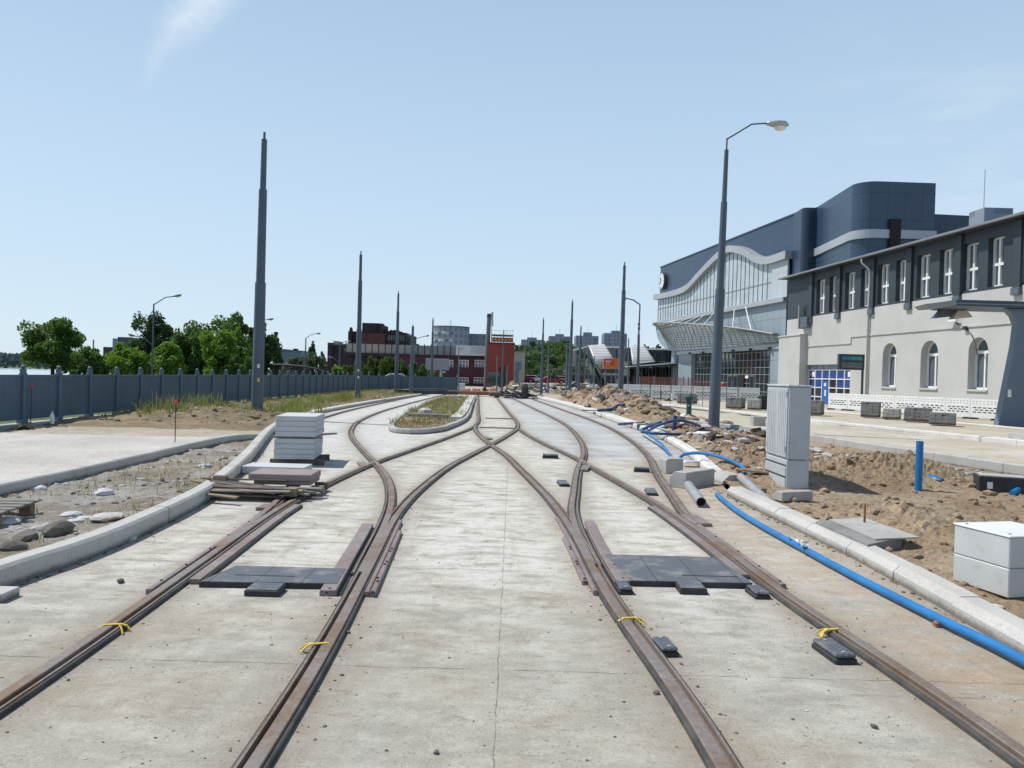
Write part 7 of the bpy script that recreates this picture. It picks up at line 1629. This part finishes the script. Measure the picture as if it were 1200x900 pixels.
bits('gravel', 'lumps of broken soil and stone on the far heaps', 'brown_earth', 650, on_far, .05, .32, h_earth, .7, 9); bits('gravel', 'rubble lumps mixed into the far heaps', 'stone_pale', 130, on_far, .05, .22, h_earth, .6, 10)
def on_near(r):
    y = 14+9*r.random(); x = lerp_tab(right, y)+.3+r.random()*3; return (x, y) if in_earth(x, y) else None
bits('gravel', 'broken bricks and stones by the loose kerb blocks', 'rust', 90, on_near, .03, .13, h_earth, .5, 11); bits('gravel', 'pale rubble by the loose kerb blocks', 'stone_pale', 220, on_near, .02, .18, h_earth, .4, 12)
def on_verge(r):
    y = 22.5+9*r.random(); x = r.uniform(-13, -7); return (x, y) if in_verge(x, y) else None
bits('gravel', 'soil lumps on the dug bank by the tallest mast', 'verge_soil', 420, on_verge, .02, .13, h_verge, .7, 13)
def on_island(r):
    y = 23+8*r.random(); x = r.uniform(-4.6, -1.9); return (x, y) if in_isl(x, y) else None
bits('gravel', 'rusty scraps and stones at the tip of the island', 'rust', 60, on_island, .02, .12, lambda x, y: .12, .4, 14)
bits('gravel', 'stones along the dug edge below the fence plinth', 'stone_pale', 120, lambda r: (-12.9+r.gauss(.25, .25), r.uniform(16, 23)), .02, .12, lambda x, y: -.02, .6, 15)
x, y = gp(502, 493); a = MB(); a.rbox(x-.75, x+.75, y-.1, y+.25, .12, .26, .02); tag(a.build('stone_block', 'block_dark'), 'grey stone block lying in the tip of the weedy island', 'stone block'); x, y = gp(498, 488); a = MB(); a.lathe((x, y, .1), [(.35, 0), (.3, .18), (.12, .26)], 6); tag(a.build('boulder', 'stone_pale', smooth=False), 'pale lump of rubble behind the block in the island', 'stone')
# sand heap far away
def heap(label, px0, px1, pyt, Y, mat, seed):
    l, r_ = ap(px0, 458, Y), ap(px1, 458, Y); cx, R = (l.x+r_.x)/2, (r_.x-l.x)/2; h = ap((px0+px1)/2, pyt, Y).z; n = 28; v = []
    for j in range(n+1):
        for i in range(n+1):
            u, w = i/n*2-1, j/n*2-1; d = math.hypot(u, w); z = max(0, 1-d)**.9*h*(1+.25*fbm(u*3+seed, w*3, 1, 3))-.1+.12*fbm(u*6, w*6+seed, 1, 3)*max(0, 1-d)*h; v.append((cx+u*R, Y+w*R*.7, z))
    a = MB(); a.add(v, [(j*(n+1)+i, j*(n+1)+i+1, (j+1)*(n+1)+i+1, (j+1)*(n+1)+i) for j in range(n) for i in range(n)]); tag(a.build('sand_heap', mat, fix=False), label, 'sand heap', 'far sand heaps')
heap('tall tan sand heap before the foot of the red tower', 587, 616, 445, 100, 'brown_earth', 1); heap('lower tan sand heap left of the mast before the red tower', 570, 592, 451, 98, 'brown_earth', 5); heap('low reddish spoil heap right of the grey concrete wall', 640, 662, 457, 82, 'brown_earth', 9); heap('low tan heap before the dark block pile on the forecourt', 745, 772, 462, 64, 'dry_sand', 12)
# ================================================================== CAMERA, LIGHT, SKY
cam = bpy.data.cameras.new('camera'); co = bpy.data.objects.new('camera', cam); C.objects.link(co)
cam.sensor_width = 36; cam.lens = 36*F/1200; cam.clip_start = .05; cam.clip_end = 9000
fw = Vector((0, math.cos(PITCH), -math.sin(PITCH))); up0 = Vector((0, math.sin(PITCH), math.cos(PITCH))); rt0 = Vector((1, 0, 0))
rt = rt0*math.cos(ROLL)+up0*math.sin(ROLL); up = up0*math.cos(ROLL)-rt0*math.sin(ROLL)
co.matrix_world = Matrix(((rt.x, up.x, -fw.x, 0), (rt.y, up.y, -fw.y, 0), (rt.z, up.z, -fw.z, HC), (0, 0, 0, 1)))
bpy.context.scene.camera = co
EL = math.radians(57); SD = Vector((-.92, .32, 0)).normalized()
sun = bpy.data.lights.new('sun', 'SUN'); so = bpy.data.objects.new('sun', sun); C.objects.link(so)
sun.energy = 4.6; sun.angle = math.radians(.53); sun.color = (1.0, .955, .88)
d = Vector((SD.x*math.cos(EL), SD.y*math.cos(EL), math.sin(EL))); so.rotation_euler = d.to_track_quat('Z', 'Y').to_euler()
wd = bpy.data.worlds.new('World'); bpy.context.scene.world = wd; wd.use_nodes = True
N = NT(wd.node_tree); bg = [n for n in wd.node_tree.nodes if n.type == 'BACKGROUND'][0]
sky = N.n('ShaderNodeTexSky'); sky.sky_type = 'NISHITA'; sky.sun_disc = False; sky.sun_elevation = EL
sky.sun_rotation = math.atan2(SD.x, SD.y) % (2*math.pi); sky.altitude = 0; sky.air_density = 1.0; sky.dust_density = .4; sky.ozone_density = 1.6
tc = N.n('ShaderNodeTexCoord'); gen = tc.outputs['Generated']
# thin high streak cloud
def dirv(px, py):
    a = ap(px, py, 1.0)-Vector((0, 0, HC)); return a.normalized()
p0, p1 = dirv(262, -40), dirv(140, 128)
ax = (p1-p0).normalized(); nm = p0.cross(p1).normalized()
def dot(v):
    x = N.n('ShaderNodeVectorMath', operation='DOT_PRODUCT'); N.l(gen, x.inputs[0]); x.inputs[1].default_value = v; return x.outputs['Value']
across, along = dot(nm), dot(ax)
mp = N.n('ShaderNodeMapping'); N.l(gen, mp.inputs[0]); mp.inputs['Scale'].default_value = (22, 22, 22)
nz = N.noise(mp.outputs[0], 1.0, 6, .65); nz2 = N.noise(mp.outputs[0], .35, 4, .6)
ac = N.math('ADD', across, N.math('MULTIPLY', N.math('SUBTRACT', nz2, .5), .05))
a0, a1 = p0.dot(ax), p1.dot(ax)
tt = N.smooth(along, a0, a1, 1, 0)
wid = N.math('MULTIPLY_ADD', tt, .034, .008)
prof = N.math('SUBTRACT', 1.0, N.math('DIVIDE', N.math('ABSOLUTE', ac), wid), clamp=True)
front = N.math('GREATER_THAN', dot(Vector((0, 1, 0))), .2)
cl = N.math('MULTIPLY', N.math('MULTIPLY', N.math('POWER', prof, 1.2), tt), N.math('MULTIPLY', N.smooth(nz, .3, .7, .45, 1.0), .8))
cl = N.math('MULTIPLY', cl, front)
# faint cirrus at the right
p2 = dirv(1110, 180); c2 = N.n('ShaderNodeVectorMath', operation='DISTANCE'); N.l(gen, c2.inputs[0]); c2.inputs[1].default_value = p2
mp3 = N.n('ShaderNodeMapping'); N.l(gen, mp3.inputs[0]); mp3.inputs['Scale'].default_value = (3, 3, 16)
ci = N.math('MULTIPLY', N.smooth(c2.outputs['Value'], .02, .26, 1, 0), N.smooth(N.noise(mp3.outputs[0], 1.6, 5, .6), .45, .75, 0, .16))
SKYTINT = (1.0, 1.0, 1.0)
elev = N.math('ARCSINE', dot(Vector((0, 0, 1))))
grad = N.ramp(N.smooth(elev, -.05, 1.2), [(0.0, (6.9, 8.5, 9.9)), (.10, (6.2, 8.0, 9.8)), (.30, (4.9, 6.8, 8.9)), (.45, (4.2, 6.1, 8.1)), (.62, (2.0, 3.3, 5.4)), (1.0, (.5, 1.1, 2.6))])
col = N.mix(.8, N.mix(1.0, sky.outputs[0], SKYTINT, 'MULTIPLY'), grad)
col = N.mix(N.math('ADD', cl, ci, clamp=True), col, (9.3, 9.7, 10.2))
N.l(col, bg.inputs['Color']); bg.inputs['Strength'].default_value = .1
sc = bpy.context.scene; sc.view_settings.view_transform = 'Standard'; sc.view_settings.look = 'None'; sc.view_settings.exposure = 0; sc.view_settings.gamma = 1
sc.render.engine = 'CYCLES'; sc.render.resolution_x = 1024; sc.render.resolution_y = 768
